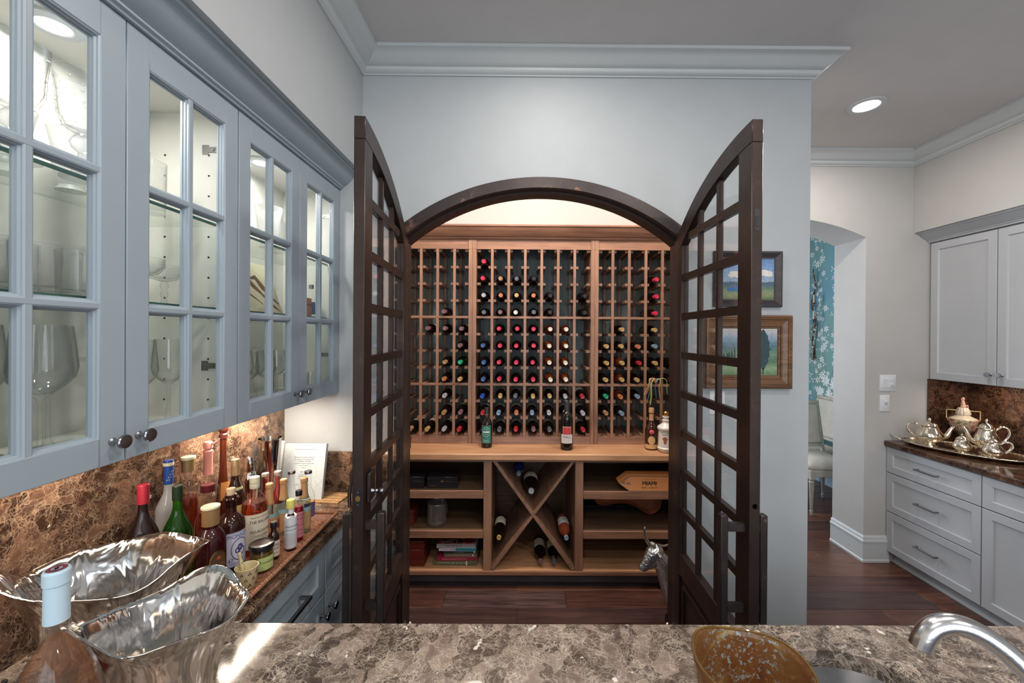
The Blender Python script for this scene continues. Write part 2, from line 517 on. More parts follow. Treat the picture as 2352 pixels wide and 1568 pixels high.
# --- floor of planks
fl = MB(); fl.box(-1.4, 6.0, -3.2, 6.4, -0.12, -0.009)
floor = struct('floor', fl, M['toe'])
y = 2.066; row = 0
while y < 5.2:
    wd = 0.178; x = -1.2 - rnd.random() * 0.7
    xend = 1.36 if y < 3.3 else 3.3
    segs = []
    while x < 3.7:
        L = 0.9 + rnd.random() * 1.2
        segs.append((x, x + L)); x += L
    if abs(y - (2.066 + 3 * wd)) < 0.01:
        segs = [(-1.9, -0.50), (-0.50, 0.30), (0.30, 1.5), (1.5, 2.7), (2.7, 3.6)]
    if abs(y - (2.066 + 2 * wd)) < 0.01:
        segs = [(-1.9, -0.02), (-0.02, 1.45), (1.45, 2.3), (2.3, 3.6)]
    for a, b in segs:
        a2, b2 = max(a, -1.2), min(b, 3.58 if y > 3.4 else 3.3)
        if b2 - a2 < 0.05 or (b2 < 1.5 and y > 2.9):
            continue
        p = MB(); p.box(a2 + 0.001, b2 - 0.001, y + 0.001, y + wd - 0.001, -0.0095, -rnd.random() * 0.0012)
        rough = abs(y - (2.066 + 3 * wd)) < 0.01 and abs(a + 0.5) < 0.01
        part('plank', p, M['plank_r'] if rough else M['plank%d' % rnd.choice((0, 1, 1, 2, 3))], floor, bev=0.0008,
             label='rough sawn dark plank' if rough else None)
    y += wd; row += 1

# --- walls
b = MB()
b.prism([(-1.232, 0), (-0.63, 0), (-0.63, 2.24)] + arc_pts(ACX, ACZ, 1.128, -0.63, 0.83)[1:-1] + [(0.83, 2.24), (0.83, 0), (1.478, 0), (1.478, CEIL), (-1.232, CEIL)], YW, 2.215)
struct('wall_doorway', b, M['wall'], label='pale grey-blue wall with the arched wine-room doorway')
struct('wall_left', MB().box(-1.38, -1.232, -3.0, 3.6, 0, CEIL), M['nook'])
struct('wall_left_soffit', MB().box(-1.231, -0.8225, -3.0, YW - 0.001, 2.56, CEIL), M['wall'])
struct('wall_wine_room_right', MB().box(1.36, 1.478, 2.216, 3.6, 0, CEIL), M['wall_warm'])
struct('wall_wine_room_back', MB().box(-1.231, 1.359, 3.42, 3.6, 0, CEIL), M['backboard'])
struct('wall_wine_room_upper', MB().box(-1.231, 1.359, 3.06, 3.419, 2.47, CEIL), plain('wine_room_paint', srgb(176, 168, 164), 0.6))
struct('ceiling', MB().box(-1.4, 6.0, -3.2, 6.4, CEIL, CEIL + 0.12), M['ceiling'])
b = MB()
b.prism([(1.479, 2.585)] + arc_pts(1.98, 1.043, 1.616, 1.479, 2.66)[1:] + [(2.66, 0), (3.74, 0), (3.74, CEIL), (1.479, CEIL)], 3.16, 3.48)
struct('wall_far', b, M['wall_warm'], label='wall with the arched passage to the dining room')
struct('wall_right', MB().box(3.455, 3.6, -3.0, 3.159, 0, CEIL), M['wall_warm'])
struct('wall_right_soffit', MB().box(3.03, 3.454, -3.0, 3.159, 2.545, CEIL), M['wall_warm'])
b = MB(); b.box(-1.38, -0.95, -3.2, -3.0, 0, CEIL); b.box(-0.949, 3.6, -3.2, -3.0, 2.9, CEIL); b.box(-0.949, 3.6, -3.2, -3.0, 0, 0.12)
for x in (0.55, 2.05, 3.4):
    b.box(x, x + 0.14, -3.2, -3.0, 0.121, 2.899)
struct('wall_back', b, M['wall'])
# dining room
struct('wall_dining_left', MB().box(0.0, 0.12, 3.6, 6.2, 0, CEIL), M['wall'])
struct('wall_dining_back', MB().box(0.0, 3.75, 6.2, 6.35, 0, CEIL), M['wall'])
m, nt, out = nodes('teal_wallpaper')
bb = N(nt, 'ShaderNodeBsdfPrincipled', Roughness=0.55)
n = N(nt, 'ShaderNodeTexNoise', Scale=1.6, Detail=3.0); nt.links.new(position(nt, (1, 1, 0.7)), n.inputs['Vector'])
nt.links.new(ramp(nt, n.outputs['Fac'], [(0.3, srgb(96, 148, 170)), (0.5, srgb(112, 160, 166)), (0.72, srgb(122, 154, 142))]), bb.inputs['Base Color'])
nt.links.new(bb.outputs[0], out.inputs[0]); M['teal'] = m
wd_ = struct('wall_dining_right', MB().box(3.60, 3.75, 3.481, 6.2, 0, CEIL), M['teal'], label='teal wallpaper with white blossom branches')


pr = random.Random(5)


def blossom(mb, cy, cz, r, n=6, a0=0.0):
    xo = 3.5992 - pr.random() * 0.0012
    for k in range(n):
        a = a0 + 2 * PI * k / n
        u, v_ = math.cos(a), math.sin(a)
        pts = [(0.12, -0.05), (0.5, -0.20), (0.85, -0.17), (1.0, 0), (0.85, 0.17), (0.5, 0.20), (0.12, 0.05)]
        vs = [(xo, cy + r * (p * u - q * v_), cz + r * (p * v_ + q * u)) for p, q in pts]
        mb.add(vs, [tuple(range(7))])


br = MB(); fb = MB()
for k in range(17):
    cy = 4.2 + k * 0.10; pts = []; z = 0.55 + pr.random() * 0.5; yy = cy
    while z < 3.0:
        pts.append((3.5985, yy, z)); z += 0.12; yy += pr.uniform(-0.05, 0.05)
        if pr.random() < 0.85:
            blossom(fb, yy + pr.uniform(-0.07, 0.07), z + pr.uniform(-0.05, 0.05), pr.uniform(0.022, 0.05), 6, pr.random() * 3)
        if pr.random() < 0.5:
            blossom(fb, yy + pr.uniform(-0.09, 0.09), z + pr.uniform(-0.05, 0.05), pr.uniform(0.02, 0.04), 3, pr.random() * 3)
        if pr.random() < 0.5:
            blossom(fb, yy + pr.uniform(-0.09, 0.09), z, 0.014, 5, pr.random())
    br.tube(pts, 0.0022, 4)
for cy, cz in ((4.83, 1.22), (4.70, 1.18), (4.92, 1.08), (4.77, 1.05), (4.66, 1.02)):
    blossom(fb, cy, cz, 0.07, 8, pr.random())
o = part('blossom_print', fb, plain('blossom_white', srgb(232, 236, 236), 0.6), wd_); o['kind'] = 'stuff'
o = part('branch_print', br, plain('branch_beige', srgb(170, 176, 160), 0.6), wd_); o['kind'] = 'stuff'
BP = [(0, 0), (0.022, 0), (0.022, 0.015), (0.016, 0.022), (0.016, 0.145), (0.020, 0.150), (0.020, 0.165), (0.013, 0.172), (0.013, 0.188), (0.006, 0.198), (0, 0.20)]
struct('baseboard_far', MB().sweep(BP, [(2.845, 3.16), (2.66, 3.16), (2.66, 3.48)]), M['trim'])
struct('baseboard_dining', MB().sweep([(o_, z * 1.25) for o_, z in BP], [(3.60, 3.5), (3.60, 6.18)]), plain('baseboard_blue', srgb(176, 200, 220), 0.4))
# crown moulding
CP = [(0, 3.055), (0.010, 3.055), (0.010, 3.061), (0.017, 3.064), (0.028, 3.074), (0.031, 3.081), (0.031, 3.086), (0.040, 3.088), (0.056, 3.096), (0.080, 3.116), (0.097, 3.131), (0.111, 3.134), (0.111, 3.1499), (0, 3.1499)]
struct('trim_1', MB().sweep(CP, [(3.03, -2.9), (3.03, 3.16), (1.478, 3.16), (1.478, YW), (-0.8225, YW), (-0.8225, -2.9)]), M['trim'], label='white crown moulding below the ceiling')

# --- recessed lights
CL = {(2.09, 2.49): 'recessed ceiling light in front of the passage to the dining room', (0.15, 0.60): 'recessed ceiling light above the middle of the bar', (0.12, 1.50): 'added recessed ceiling light in front of the arched doorway, out of view', (0.95, 0.55): 'recessed ceiling light above the bar sink', (-0.35, -0.7): 'recessed ceiling light behind the bar on the cabinet side', (1.6, -0.9): 'recessed ceiling light behind the bar on the open side'}
for x, y, wt in DOWNLIGHTS:
    t = thing('ceiling_light', CL.get((x, y), 'recessed ceiling light over the bar counter side of the room'), 'ceiling light', (x, y, CEIL), group='recessed ceiling lights')
    b = MB(); b.lathe([(0.066, 0.0), (0.068, -0.008), (0.094, -0.007), (0.097, 0.0)], 32); b.cap = True
    part('trim_ring', b, M['trim'], t, local=True)
    part('lens', MB().lathe([(0.001, -0.0055), (0.0665, -0.0055), (0.0665, -0.001)], 32), M['lamp'], t, local=True)
    area('downlight', (x, y, CEIL - 0.012), (0, 0, 0), 0.12, 0.12, wt, NEUT, 'DISK')

# ================================================================ LEFT RUN
LW = -1.232
# tall marble backsplash on the left wall and the low ledge on the doorway wall
struct('trim_2', MB().box(LW + 0.0005, LW + 0.02, 0.2, YW - 0.001, CT + 0.0005, 1.432), M['marble'], label='brown marble backsplash on the left wall')
b = MB(); b.prism([(0.0, CT + 0.0005), (-0.024, CT + 0.0005), (-0.024, 1.128), (-0.016, 1.136), (0, 1.136)], LW + 0.021, -0.66, 'yz', Matrix.Translation((0, YW, 0)))
struct('trim_3', b, M['marble'], label='low brown marble ledge behind the counter')
# worktop: one L of brown marble with a hole for the sink
SX0, SX1, SY0, SY1 = 0.54, 0.93, 0.62, 1.035


def rrect(x0, x1, y0, y1, r, n=8):
    p = []
    for cx, cy, a in ((x1 - r, y1 - r, 0), (x0 + r, y1 - r, PI / 2), (x0 + r, y0 + r, PI), (x1 - r, y0 + r, 1.5 * PI)):
        p += [(cx + r * math.cos(a + PI / 2 * i / n), cy + r * math.sin(a + PI / 2 * i / n)) for i in range(n + 1)]
    return p


def slab_with_hole(mb, outer, hole, z0, z1):
    """outer rectangle (x0,x1,y0,y1) with a rounded hole; a bridge ring of quads from hole to outline"""
    x0, x1, y0, y1 = outer; cx = sum(p[0] for p in hole) / len(hole); cy = sum(p[1] for p in hole) / len(hole)
    out_ = []
    for hx, hy in hole:
        dx, dy = hx - cx, hy - cy
        tx = ((x1 - cx) / dx if dx > 0 else (x0 - cx) / dx) if abs(dx) > 1e-9 else 1e9
        ty = ((y1 - cy) / dy if dy > 0 else (y0 - cy) / dy) if abs(dy) > 1e-9 else 1e9
        k = min(tx, ty); out_.append((cx + dx * k, cy + dy * k))
    n = len(hole)
    # snap the outline's points nearest each corner onto the corner
    for X, Y in ((x0, y0), (x1, y0), (x1, y1), (x0, y1)):
        i = min(range(n), key=lambda q: (out_[q][0] - X) ** 2 + (out_[q][1] - Y) ** 2); out_[i] = (X, Y)
    v = [(x, y, z1) for x, y in hole] + [(x, y, z1) for x, y in out_] + [(x, y, z0) for x, y in hole] + [(x, y, z0) for x, y in out_]
    f = []
    for i in range(n):
        j = (i + 1) % n
        f += [(i, j, n + j, n + i), (2 * n + i, 3 * n + i, 3 * n + j, 2 * n + j), (i, 2 * n + i, 2 * n + j, j), (n + i, n + j, 3 * n + j, 3 * n + i)]
    return mb.add(v, f)


wt_ = thing('worktop', 'polished brown marble worktop of the bar, running along the left wall to the doorway', 'worktop', (-0.9, 1.3, CT))
EDG = [(0.0, CT - 0.042), (0.0, CT - 0.012), (0.004, CT - 0.004), (0.010, CT)]
bb = MB()
bb.box(LW + 0.001, -0.772, 1.126, YW - 0.001, CT - 0.042, CT)
part('left_counter_slab', bb, M['marble'], wt_, bev=0.004)
bb = MB(); bb.box(LW + 0.001, SX0 - 0.12, 0.30, 1.1258, CT - 0.042, CT)
slab_with_hole(bb, (SX0 - 0.12, 1.20, 0.30, 1.1258), rrect(SX0, SX1, SY0, SY1, 0.15), CT - 0.042, CT)
bb.box(1.20, 2.3, 0.30, 1.1258, CT - 0.042, CT)
part('bar_slab', bb, M['marble_bar'], wt_)
bb = MB(); bb.box(LW + 0.002, 2.28, 0.34, 1.09, 0.0, CT - 0.3); 
single('bar_cabinet', MB().box(LW + 0.002, 2.28, 0.36, 1.09, 0.0, 0.60), M['cab'], 'blue-grey cabinet under the bar worktop', 'cabinet')
# sink bowl
hole = rrect(SX0 - 0.006, SX1 + 0.006, SY0 - 0.006, SY1 + 0.006, 0.155)
b = MB(); n = len(hole); cx, cy = (SX0 + SX1) / 2, (SY0 + SY1) / 2; v = []; f = []
for s_, z in ((1.0, CT - 0.0425), (0.97, CT - 0.12), (0.93, CT - 0.19), (0.80, CT - 0.21), (0.1, CT - 0.215)):
    v += [(cx + (x - cx) * s_, cy + (y - cy) * s_, z) for x, y in hole]
for k in range(4):
    for i in range(n):
        f.append((k * n + i, k * n + (i + 1) % n, (k + 1) * n + (i + 1) % n, (k + 1) * n + i))
f.append(tuple(4 * n + i for i in range(n))); b.add(v, f)
sk = thing('bar_sink', 'stainless steel undermount bar sink set in the marble', 'sink', (cx, cy, CT - 0.215))
part('bowl', b, M['steel'], sk)
part('drain', MB().lathe([(0.001, CT - 0.209), (0.03, CT - 0.209), (0.038, CT - 0.213)], 24, TR(cx, cy, 0)), M['chrome'], sk)
# faucet
ft = thing('bar_faucet', 'brushed nickel gooseneck faucet arching over the sink', 'faucet', (0.79, 0.52, CT))
P = [(0.603, 0.612, 1.272), (0.608, 0.61, 1.292), (0.622, 0.608, 1.308), (0.646, 0.603, 1.314), (0.674, 0.594, 1.306), (0.704, 0.58, 1.282), (0.728, 0.562, 1.25), (0.757, 0.545, 1.20), (0.777, 0.532, 1.14), (0.787, 0.523, 1.07), (0.79, 0.52, 1.0), (0.79, 0.52, CT)]
def smooth(P, it=2):
    for _ in range(it):
        Q = [P[0]]
        for a, b_ in zip(P, P[1:]):
            Q += [tuple(.75 * x + .25 * y for x, y in zip(a, b_)), tuple(.25 * x + .75 * y for x, y in zip(a, b_))]
        P = Q + [P[-1]]
    return P
part('spout', MB().tube(smooth(P), 0.0142, 20), M['steel'], ft)
part('base', MB().lathe([(0.026, CT), (0.026, CT + 0.012), (0.019, CT + 0.03), (0.0175, CT + 0.05)], 24, TR(0.79, 0.52, 0)), M['steel'], ft)
part('handle', MB().tube([(0.806, 0.52, CT + 0.06), (0.85, 0.515, CT + 0.075), (0.885, 0.51, CT + 0.10)], [0.008, 0.006, 0.005], 10), M['steel'], ft)

# --- glass-front wall cabinets
UF = -0.935   # face of the doors
UZ0, UZ1 = 1.436, 2.471


def knob(parent, mat, T):
    b = MB(); b.lathe([(0.0085, 0.0), (0.009, 0.002), (0.0052, 0.005), (0.005, 0.016), (0.008, 0.019), (0.0155, 0.026), (0.0165, 0.030), (0.015, 0.033), (0.001, 0.034)], 20, T)
    return part('knob', b, mat, parent)


def glass_door(cab, y0, y1, knob_y, hinge_y):
    st, rb, rt = 0.058, 0.062, 0.078
    d = MB(); x0, x1 = UF - 0.022, UF
    gz0, gz1 = UZ0 + rb, UZ1 - rt; gy0, gy1 = y0 + st, y1 - st
    d.box(x0, x1, y0, gy0, UZ0, UZ1); d.box(x0, x1, gy1, y1, UZ0, UZ1)
    d.box(x0, x1, gy0, gy1, UZ0, gz0); d.box(x0, x1, gy0, gy1, gz1, UZ1)
    door = part('door', d, M['cab'], cab, bev=0.0015)
    # stepped glazing bead round each light
    ym = (gy0 + gy1) / 2; zs = [gz0, 1.795, 2.096, gz1]
    mu = MB()
    lights = []
    for a, c_ in ((gy0, ym), (ym, gy1)):
        for za, zb in zip(zs, zs[1:]):
            ya = a + (0 if a == gy0 else 0.005); yb = c_ - (0 if c_ == gy1 else 0.005)
            zc = za + (0 if za == gz0 else 0.005); zd = zb - (0 if zb == gz1 else 0.005)
            lights.append((ya, yb, zc, zd))
    for ya, yb, za, zb in lights:
        stp = [(0.0, x1 - 0.001), (0.0035, x1 - 0.003), (0.0035, x1 - 0.007), (0.007, x1 - 0.009), (0.007, x1 - 0.014), (0.010, x1 - 0.015), (0.010, x0 + 0.002), (0.0, x0 + 0.001)]
        mu.sweep([(s_, xx) for s_, xx in stp], [(ya, za), (yb, za), (yb, zb), (ya, zb)], True, plane='yz')
    mu.box(x0 + 0.0025, x1 - 0.0016, ym - 0.005, ym + 0.005, gz0, gz1)
    for z in (1.795, 2.096):
        mu.box(x0 + 0.002, x1 - 0.001, gy0, gy1, z - 0.005, z + 0.005)
    part('glazing_bars', mu, M['cab'], door, angle=25)
    for ya, yb, za, zb in lights:
        part('pane', MB().box(x0 + 0.006, x0 + 0.009, ya + 0.008, yb - 0.008, za + 0.008, zb - 0.008), M['pane'], door)
    knob(door, M['pewter'], Matrix.Translation((UF, knob_y, 1.487)) @ Matrix.Rotation(PI / 2, 4, 'Y'))
    if hinge_y is not None:
        s_ = 1 if hinge_y > (y0 + y1) / 2 else -1
        for z in (1.63, 2.33):
            h = MB(); yy = hinge_y - s_ * 0.016
            h.box(UF - 0.085, UF - 0.024, yy - 0.003, yy + 0.003, z - 0.009, z + 0.009)
            h.box(UF - 0.106, UF - 0.084, yy - 0.001, yy + 0.004, z - 0.016, z + 0.016)
            h.lathe([(0.006, 0), (0.006, 0.003)], 10, Matrix.Translation((UF - 0.07, yy - s_ * 0.003, z)) @ Matrix.Rotation(PI / 2 * s_, 4, 'X'))
            part('hinge', h, M['nickel'], door)
    return door


def glass_cabinet(y0, y1, label):
    cab = thing('glass_front_cabinet', label, 'wall cabinet', ((LW + UF) / 2, (y0 + y1) / 2, UZ0), group='glass-front wall cabinets')
    b = MB(); xb, xf = LW + 0.021, UF - 0.024
    b.box(xb, xf, y0, y0 + 0.016, UZ0, UZ1); b.box(xb, xf, y1 - 0.016, y1, UZ0, UZ1)
    b.box(xb, xf, y0 + 0.016, y1 - 0.016, UZ0, UZ0 + 0.03); b.box(xb, xf, y0 + 0.016, y1 - 0.016, 2.45, UZ1)
    b.box(LW + 0.001, xb, y0, y1, UZ0, UZ1)
    part('carcass', b, M['cab_in'], cab)
    for z in (1.813, 2.083):
        s_ = MB(); s_.box(xb + 0.001, xf - 0.03, y0 + 0.018, y1 - 0.018, z - 0.004, z + 0.005)
        sh = part('glass_shelf', s_, M['shelf'], cab)
        part('shelf_edge', MB().box(xf - 0.030, xf - 0.028, y0 + 0.018, y1 - 0.018, z - 0.004, z + 0.005), M['shelf_edge'], sh)
    ym = (y0 + y1) / 2
    hb = MB()
    for yy in (y0 + 0.0165, y1 - 0.0165):
        for z in [1.52 + 0.066 * k for k in range(13)]:
            for xx in (xb + 0.05, xf - 0.06):
                hb.box(xx - 0.0025, xx + 0.0025, yy - 0.001, yy + 0.001, z - 0.0025, z + 0.0025)
    part('shelf_pin_holes', hb, M['ink'], cab)['kind'] = 'stuff'
    glass_door(cab, y0 + 0.0015, ym - 0.0015, ym - 0.032, y0)
    glass_door(cab, ym + 0.0015, y1 - 0.0015, ym + 0.032, y1)
    pk = MB(); T = TR(-1.085, ym - 0.02, 2.45)
    pk.lathe([(0.030, 0), (0.052, 0), (0.054, -0.008), (0.034, -0.011), (0.030, -0.009)], 28, T)
    p_ = part('puck_light', pk, M['trim'], cab)
    part('lens', MB().lathe([(0.001, -0.0095), (0.031, -0.0095), (0.031, -0.002)], 24, T), M['puck'], p_)
    area('puck_glow', (-1.085, ym - 0.02, 2.435), (0, 0, 0), 0.09, 0.09, 3.5, (1, 0.97, 0.91), 'DISK')
    return cab


glass_cabinet(0.590, 1.350, 'blue-grey glass-front wall cabinet nearest the camera, with beaded goblets on its top shelf')
glass_cabinet(1.352, 2.095, 'blue-grey glass-front wall cabinet beside the bronze door, with an art print inside')
b = MB()
b.sweep([(0.0, 2.472), (0.010, 2.472), (0.012, 2.478), (0.020, 2.481), (0.020, 2.487), (0.026, 2.491), (0.040, 2.500), (0.060, 2.520), (0.074, 2.543), (0.080, 2.546), (0.088, 2.546), (0.088, 2.5595), (-0.2, 2.5595), (-0.2, 2.472)], [(UF, 2.094), (UF, 0.2)])
single('cabinet_crown', b, M['cab'], 'blue-grey crown moulding along the top of the glass-front cabinets', 'moulding', off=(UF, 1.1, 2.472))
# under-cabinet lights
for ym, nm in ((0.97, 'warm under-cabinet light strip below the cabinet nearest the camera'), (1.72, 'warm under-cabinet light strip beside the doorway wall')):
    t = thing('under_cabinet_light', nm, 'light', (-1.10, ym, 1.43))
    part('housing', MB().box(-1.13, -1.07, ym - 0.2, ym + 0.2, 1.426, 1.4358), M['white'], t)
    part('diffuser', MB().box(-1.12, -1.08, ym - 0.19, ym + 0.19, 1.424, 1.4259), plain('strip_lens', (1, 1, 1), 0.5, emit=((1, 0.86, 0.68), 3.0)), t)
    area('strip_glow', (-1.10, ym, 1.422), (0, 0, 0), 0.06, 0.42, 1.6 if ym < 1.5 else 5.5, (1, 0.85, 0.68))

# --- base cabinets on the left
LF = -0.80


def bar_pull(parent, mat, p0, p1, outv, r=0.0055, flat=False):
    a, c_ = Vector(p0), Vector(p1); o_ = Vector(outv)
    b = MB(); d = (c_ - a).normalized(); up = Vector((0, 0, 1))
    def sq(q0, q1, ww):
        T = Matrix.Identity(4); dd = (q1 - q0); L = dd.length; dd.normalize()
        s1 = dd.cross(up) if abs(dd.dot(up)) < 0.9 else dd.cross(Vector((1, 0, 0))); s1.normalize(); s2 = dd.cross(s1)
        v = [tuple(q + s1 * (i * ww) + s2 * (j * ww)) for q in (q0, q1) for i, j in ((-1, -1), (1, -1), (1, 1), (-1, 1))]
        b.add(v, [(0, 1, 2, 3), (7, 6, 5, 4), (0, 4, 5, 1), (1, 5, 6, 2), (2, 6, 7, 3), (3, 7, 4, 0)])
    sq(a + o_, c_ + o_, r); sq(a + d * r, a + d * r + o_, r * 0.9); sq(c_ - d * r, c_ - d * r + o_, r * 0.9)
    return part('handle', b, mat, parent)


STEPS = [(0, 0), (0, 0.018), (0.002, 0.020), (0.050, 0.020), (0.056, 0.012), (0.060, 0.011)]


def base_unit(y0, y1, label, doors):
    cab = thing('base_cabinet', label, 'base cabinet', (-1.0, (y0 + y1) / 2, 0), group='base cabinets under the left counter')
    part('carcass', MB().box(LW + 0.001, LF - 0.001, y0, y1, 0.10, CT - 0.043), M['cab'], cab)
    part('plinth', MB().box(LW + 0.001, LF - 0.06, y0, y1, 0, 0.0999), M['cab'], cab)
    R_ = lambda ya, z: Matrix.Translation((LF, ya, z)) @ Matrix.Rotation(PI / 2, 4, 'Z')
    g = 0.003
    d = part('drawer', rects(MB(), y1 - y0 - 2 * g, 0.185, STEPS, R_(y0 + g, 0.708)), M['cab'], cab)
    ym = (y0 + y1) / 2
    bar_pull(d, M['nickel'], (LF + 0.020, ym - 0.075, 0.80), (LF + 0.020, ym + 0.075, 0.80), (0.035, 0, 0), 0.006)
    n_ = len(doors); w1 = (y1 - y0) / n_
    for k, ky in enumerate(doors):
        d = part('door', rects(MB(), w1 - 2 * g, 0.59, STEPS, R_(y0 + k * w1 + g, 0.112)), M['cab'], cab)
        knob(d, M['pewter'], Matrix.Translation((LF + 0.020, y0 + k * w1 + (g + 0.03 if ky < 0 else w1 - g - 0.03), 0.63)) @ Matrix.Rotation(PI / 2, 4, 'Y'))


base_unit(1.128, 1.636, 'blue-grey base cabinet with a wide drawer, next to the bar', (1,))
base_unit(1.638, 2.09, 'blue-grey base cabinet behind the left bronze door leaf', (-1,))

# ================================================================ RIGHT RUN
RF = 2.85
single('backsplash_marble', MB().box(3.433, 3.4545, 0.6, 3.1375, CT + 0.0005, 1.418), M['marble_dark'], 'dark brown marble backsplash behind the silver tea set', 'backsplash')
single('backsplash_return', MB().box(3.145, 3.454, 3.138, 3.1595, CT + 0.0005, 1.418), M['marble_dark'], 'short marble backsplash return beside the light switches', 'backsplash')
single('marble_counter', MB().box(2.81, 3.454, 0.6, 3.159, CT - 0.040, CT), M['marble_dark'], 'dark brown marble counter under the silver tea tray', 'counter', bev=0.006)


def right_base(y0, y1, kind, label):
    cab = thing('base_cabinet', label, 'base cabinet', (3.1, (y0 + y1) / 2, 0), group='pale base cabinets on the right')
    part('carcass', MB().box(RF + 0.001, 3.454, y0, y1, 0.085, CT - 0.041), M['cab_r'], cab)
    part('plinth', MB().box(RF + 0.045, 3.454, y0, y1, 0, 0.0849), M['cab_r'], cab)
    R_ = lambda yb, z: Matrix.Translation((RF, yb, z)) @ Matrix.Rotation(-PI / 2, 4, 'Z')
    g = 0.0025
    hs = ((0.70, 0.893), (0.40, 0.694), (0.09, 0.394)) if kind == 'drawers' else ((0.70, 0.893),)
    for za, zb in hs:
        d = part('drawer', rects(MB(), y1 - y0 - 2 * g, zb - za, STEPS, R_(y1 - g, za)), M['cab_r'], cab)
        zc = (za + zb) / 2 + (0 if kind != 'drawers' or za > 0.6 else 0.004); ym = (y0 + y1) / 2
        bar_pull(d, M['nickel'], (RF - 0.020, ym + 0.075, zc), (RF - 0.020, ym - 0.075, zc), (-0.032, 0, 0), 0.005)
    if kind != 'drawers':
        d = part('door', rects(MB(), y1 - y0 - 2 * g, 0.604, STEPS, R_(y1 - g, 0.09)), M['cab_r'], cab)
        knob(d, M['pewter'], Matrix.Translation((RF - 0.020, y0 + 0.03, 0.63)) @ Matrix.Rotation(-PI / 2, 4, 'Y'))


right_base(2.502, 3.157, 'drawers', 'pale grey base cabinet of three drawers next to the arched passage')
right_base(1.85, 2.500, 'door', 'pale grey base cabinet with a drawer over a door')
struct('baseboard_right', MB().sweep([(0, 0), (0.014, 0), (0.014, 0.010), (0.008, 0.016), (0, 0.018)], [(RF + 0.045, 1.85), (RF + 0.045, 3.157)]), M['trim'])
cab = thing('wall_cabinet', 'pale grey wall cabinet with two panelled doors above the tea set', 'wall cabinet', (3.3, 2.7, 1.418))
part('carcass', MB().box(3.171, 3.454, 2.10, 3.158, 1.419, 2.468), M['cab_r'], cab)
R_ = lambda yb, z: Matrix.Translation((3.17, yb, z)) @ Matrix.Rotation(-PI / 2, 4, 'Z')
for ya, yb, ky in ((2.706, 3.145, 2.706 + 0.03), (2.262, 2.701, 2.701 - 0.03)):
    d = part('door', rects(MB(), yb - ya, 1.04, [(0, 0), (0, 0.018), (0.002, 0.020), (0.052, 0.020), (0.058, 0.010), (0.062, 0.009)], R_(yb, 1.419)), M['cab_r'], cab)
    knob(d, M['pewter'], Matrix.Translation((3.15, ky, 1.49)) @ Matrix.Rotation(-PI / 2, 4, 'Y'))
b = MB(); b.sweep([(0, 2.469), (0.012, 2.469), (0.014, 2.478), (0.024, 2.482), (0.024, 2.488), (0.034, 2.494), (0.055, 2.506), (0.080, 2.530), (0.092, 2.534), (0.100, 2.534), (0.100, 2.5445), (-0.25, 2.5445), (-0.25, 2.469)], [(3.152, 2.1), (3.152, 3.158)])
single('cabinet_crown', b, M['cab_r'], 'pale grey crown moulding on top of the right wall cabinet', 'moulding', off=(3.152, 2.7, 2.469))
t = thing('under_cabinet_light', 'under-cabinet light strip above the silver tea set', 'light', (3.30, 2.65, 1.41))
part('housing', MB().box(3.27, 3.33, 2.45, 2.95, 1.4085, 1.4188), M['white'], t)
area('strip_glow', (3.30, 2.7, 1.405), (0, 0, 0), 0.06, 0.5, 1.8, (1, 0.87, 0.72))

# --- switches
def plate(name, label, cx, cy, cz, w_, h_, rockers, cat='light switch'):
    t = thing(name, label, cat, (cx, cy, cz))
    part('cover_plate', rects(MB(), w_, h_, [(0, 0), (0, 0.004), (0.003, 0.006), (w_ * 0.4, 0.0062)], Matrix.Translation((cx - w_ / 2, cy, cz - h_ / 2))), M['white'], t)
    for ox, oz, rw, rh, tilt in rockers:
        r = MB(); r.prism([(-0.0, -rh / 2), (-0.004, -rh / 2), (-0.004 - tilt, rh / 2), (0, rh / 2)], -rw / 2, rw / 2, 'yz', Matrix.Translation((cx + ox, cy - 0.0055, cz + oz)))
        part('rocker', r, M['white'], t, bev=0.0006)


plate('double_light_switch', 'white double light switch plate on the wall beside the tea set', 2.836, 3.1599, 1.383, 0.124, 0.124, [(-0.026, 0, 0.034, 0.070, 0.001), (0.022, 0, 0.034, 0.070, 0.001), (0.024, -0.024, 0.028, 0.028, 0.010)])
plate('dimmer_switch', 'white dimmer switch below the double light switch', 2.812, 3.1599, 1.227, 0.076, 0.126, [(0, 0.0, 0.034, 0.070, 0.001), (0.004, 0.0, 0.022, 0.03, 0.014)])
plate('wall_switch', 'white switch plate on the doorway wall under the gold-framed painting', 1.005, YW - 0.0001, 1.395, 0.079, 0.12, [(0, 0, 0.034, 0.070, 0.002)])

# ================================================================ ARCHED BRONZE DOORWAY
RL = 1.098        # radius of the leaves' top
fr = thing('arched_door_frame', 'dark bronze arched steel frame around the wine-room doorway', 'door frame', (ACX, YW, 0))
a_of = lambda R_, half: math.acos(half / R_)
a0 = a_of(1.152, 0.744)
part('arch_face', MB().ring(ACX, ACZ, 1.099, 1.152, a0, PI - a0, 2.073, 2.13, 60), M['bronze2'], fr)
zj = ACZ + 1.152 * math.sin(a0)
for s_ in (-1, 1):
    x0, x1 = sorted((ACX + s_ * 0.692, ACX + s_ * 0.744))
    z0 = ACZ + math.sqrt(1.099 ** 2 - 0.692 ** 2); 
    part('jamb', MB().prism([(x0, 0), (x1, 0), (x1, zj if s_ > 0 else z0), (x0, z0 if s_ > 0 else zj)], 2.073, 2.13), M['bronze2'], fr)
    x0, x1 = sorted((ACX + s_ * 0.700, ACX + s_ * 0.729))
    part('jamb_stop', MB().box(x0, x1, 2.1305, 2.214, 0, ACZ + math.sqrt(1.086 ** 2 - 0.70 ** 2)), M['bronze'], fr)
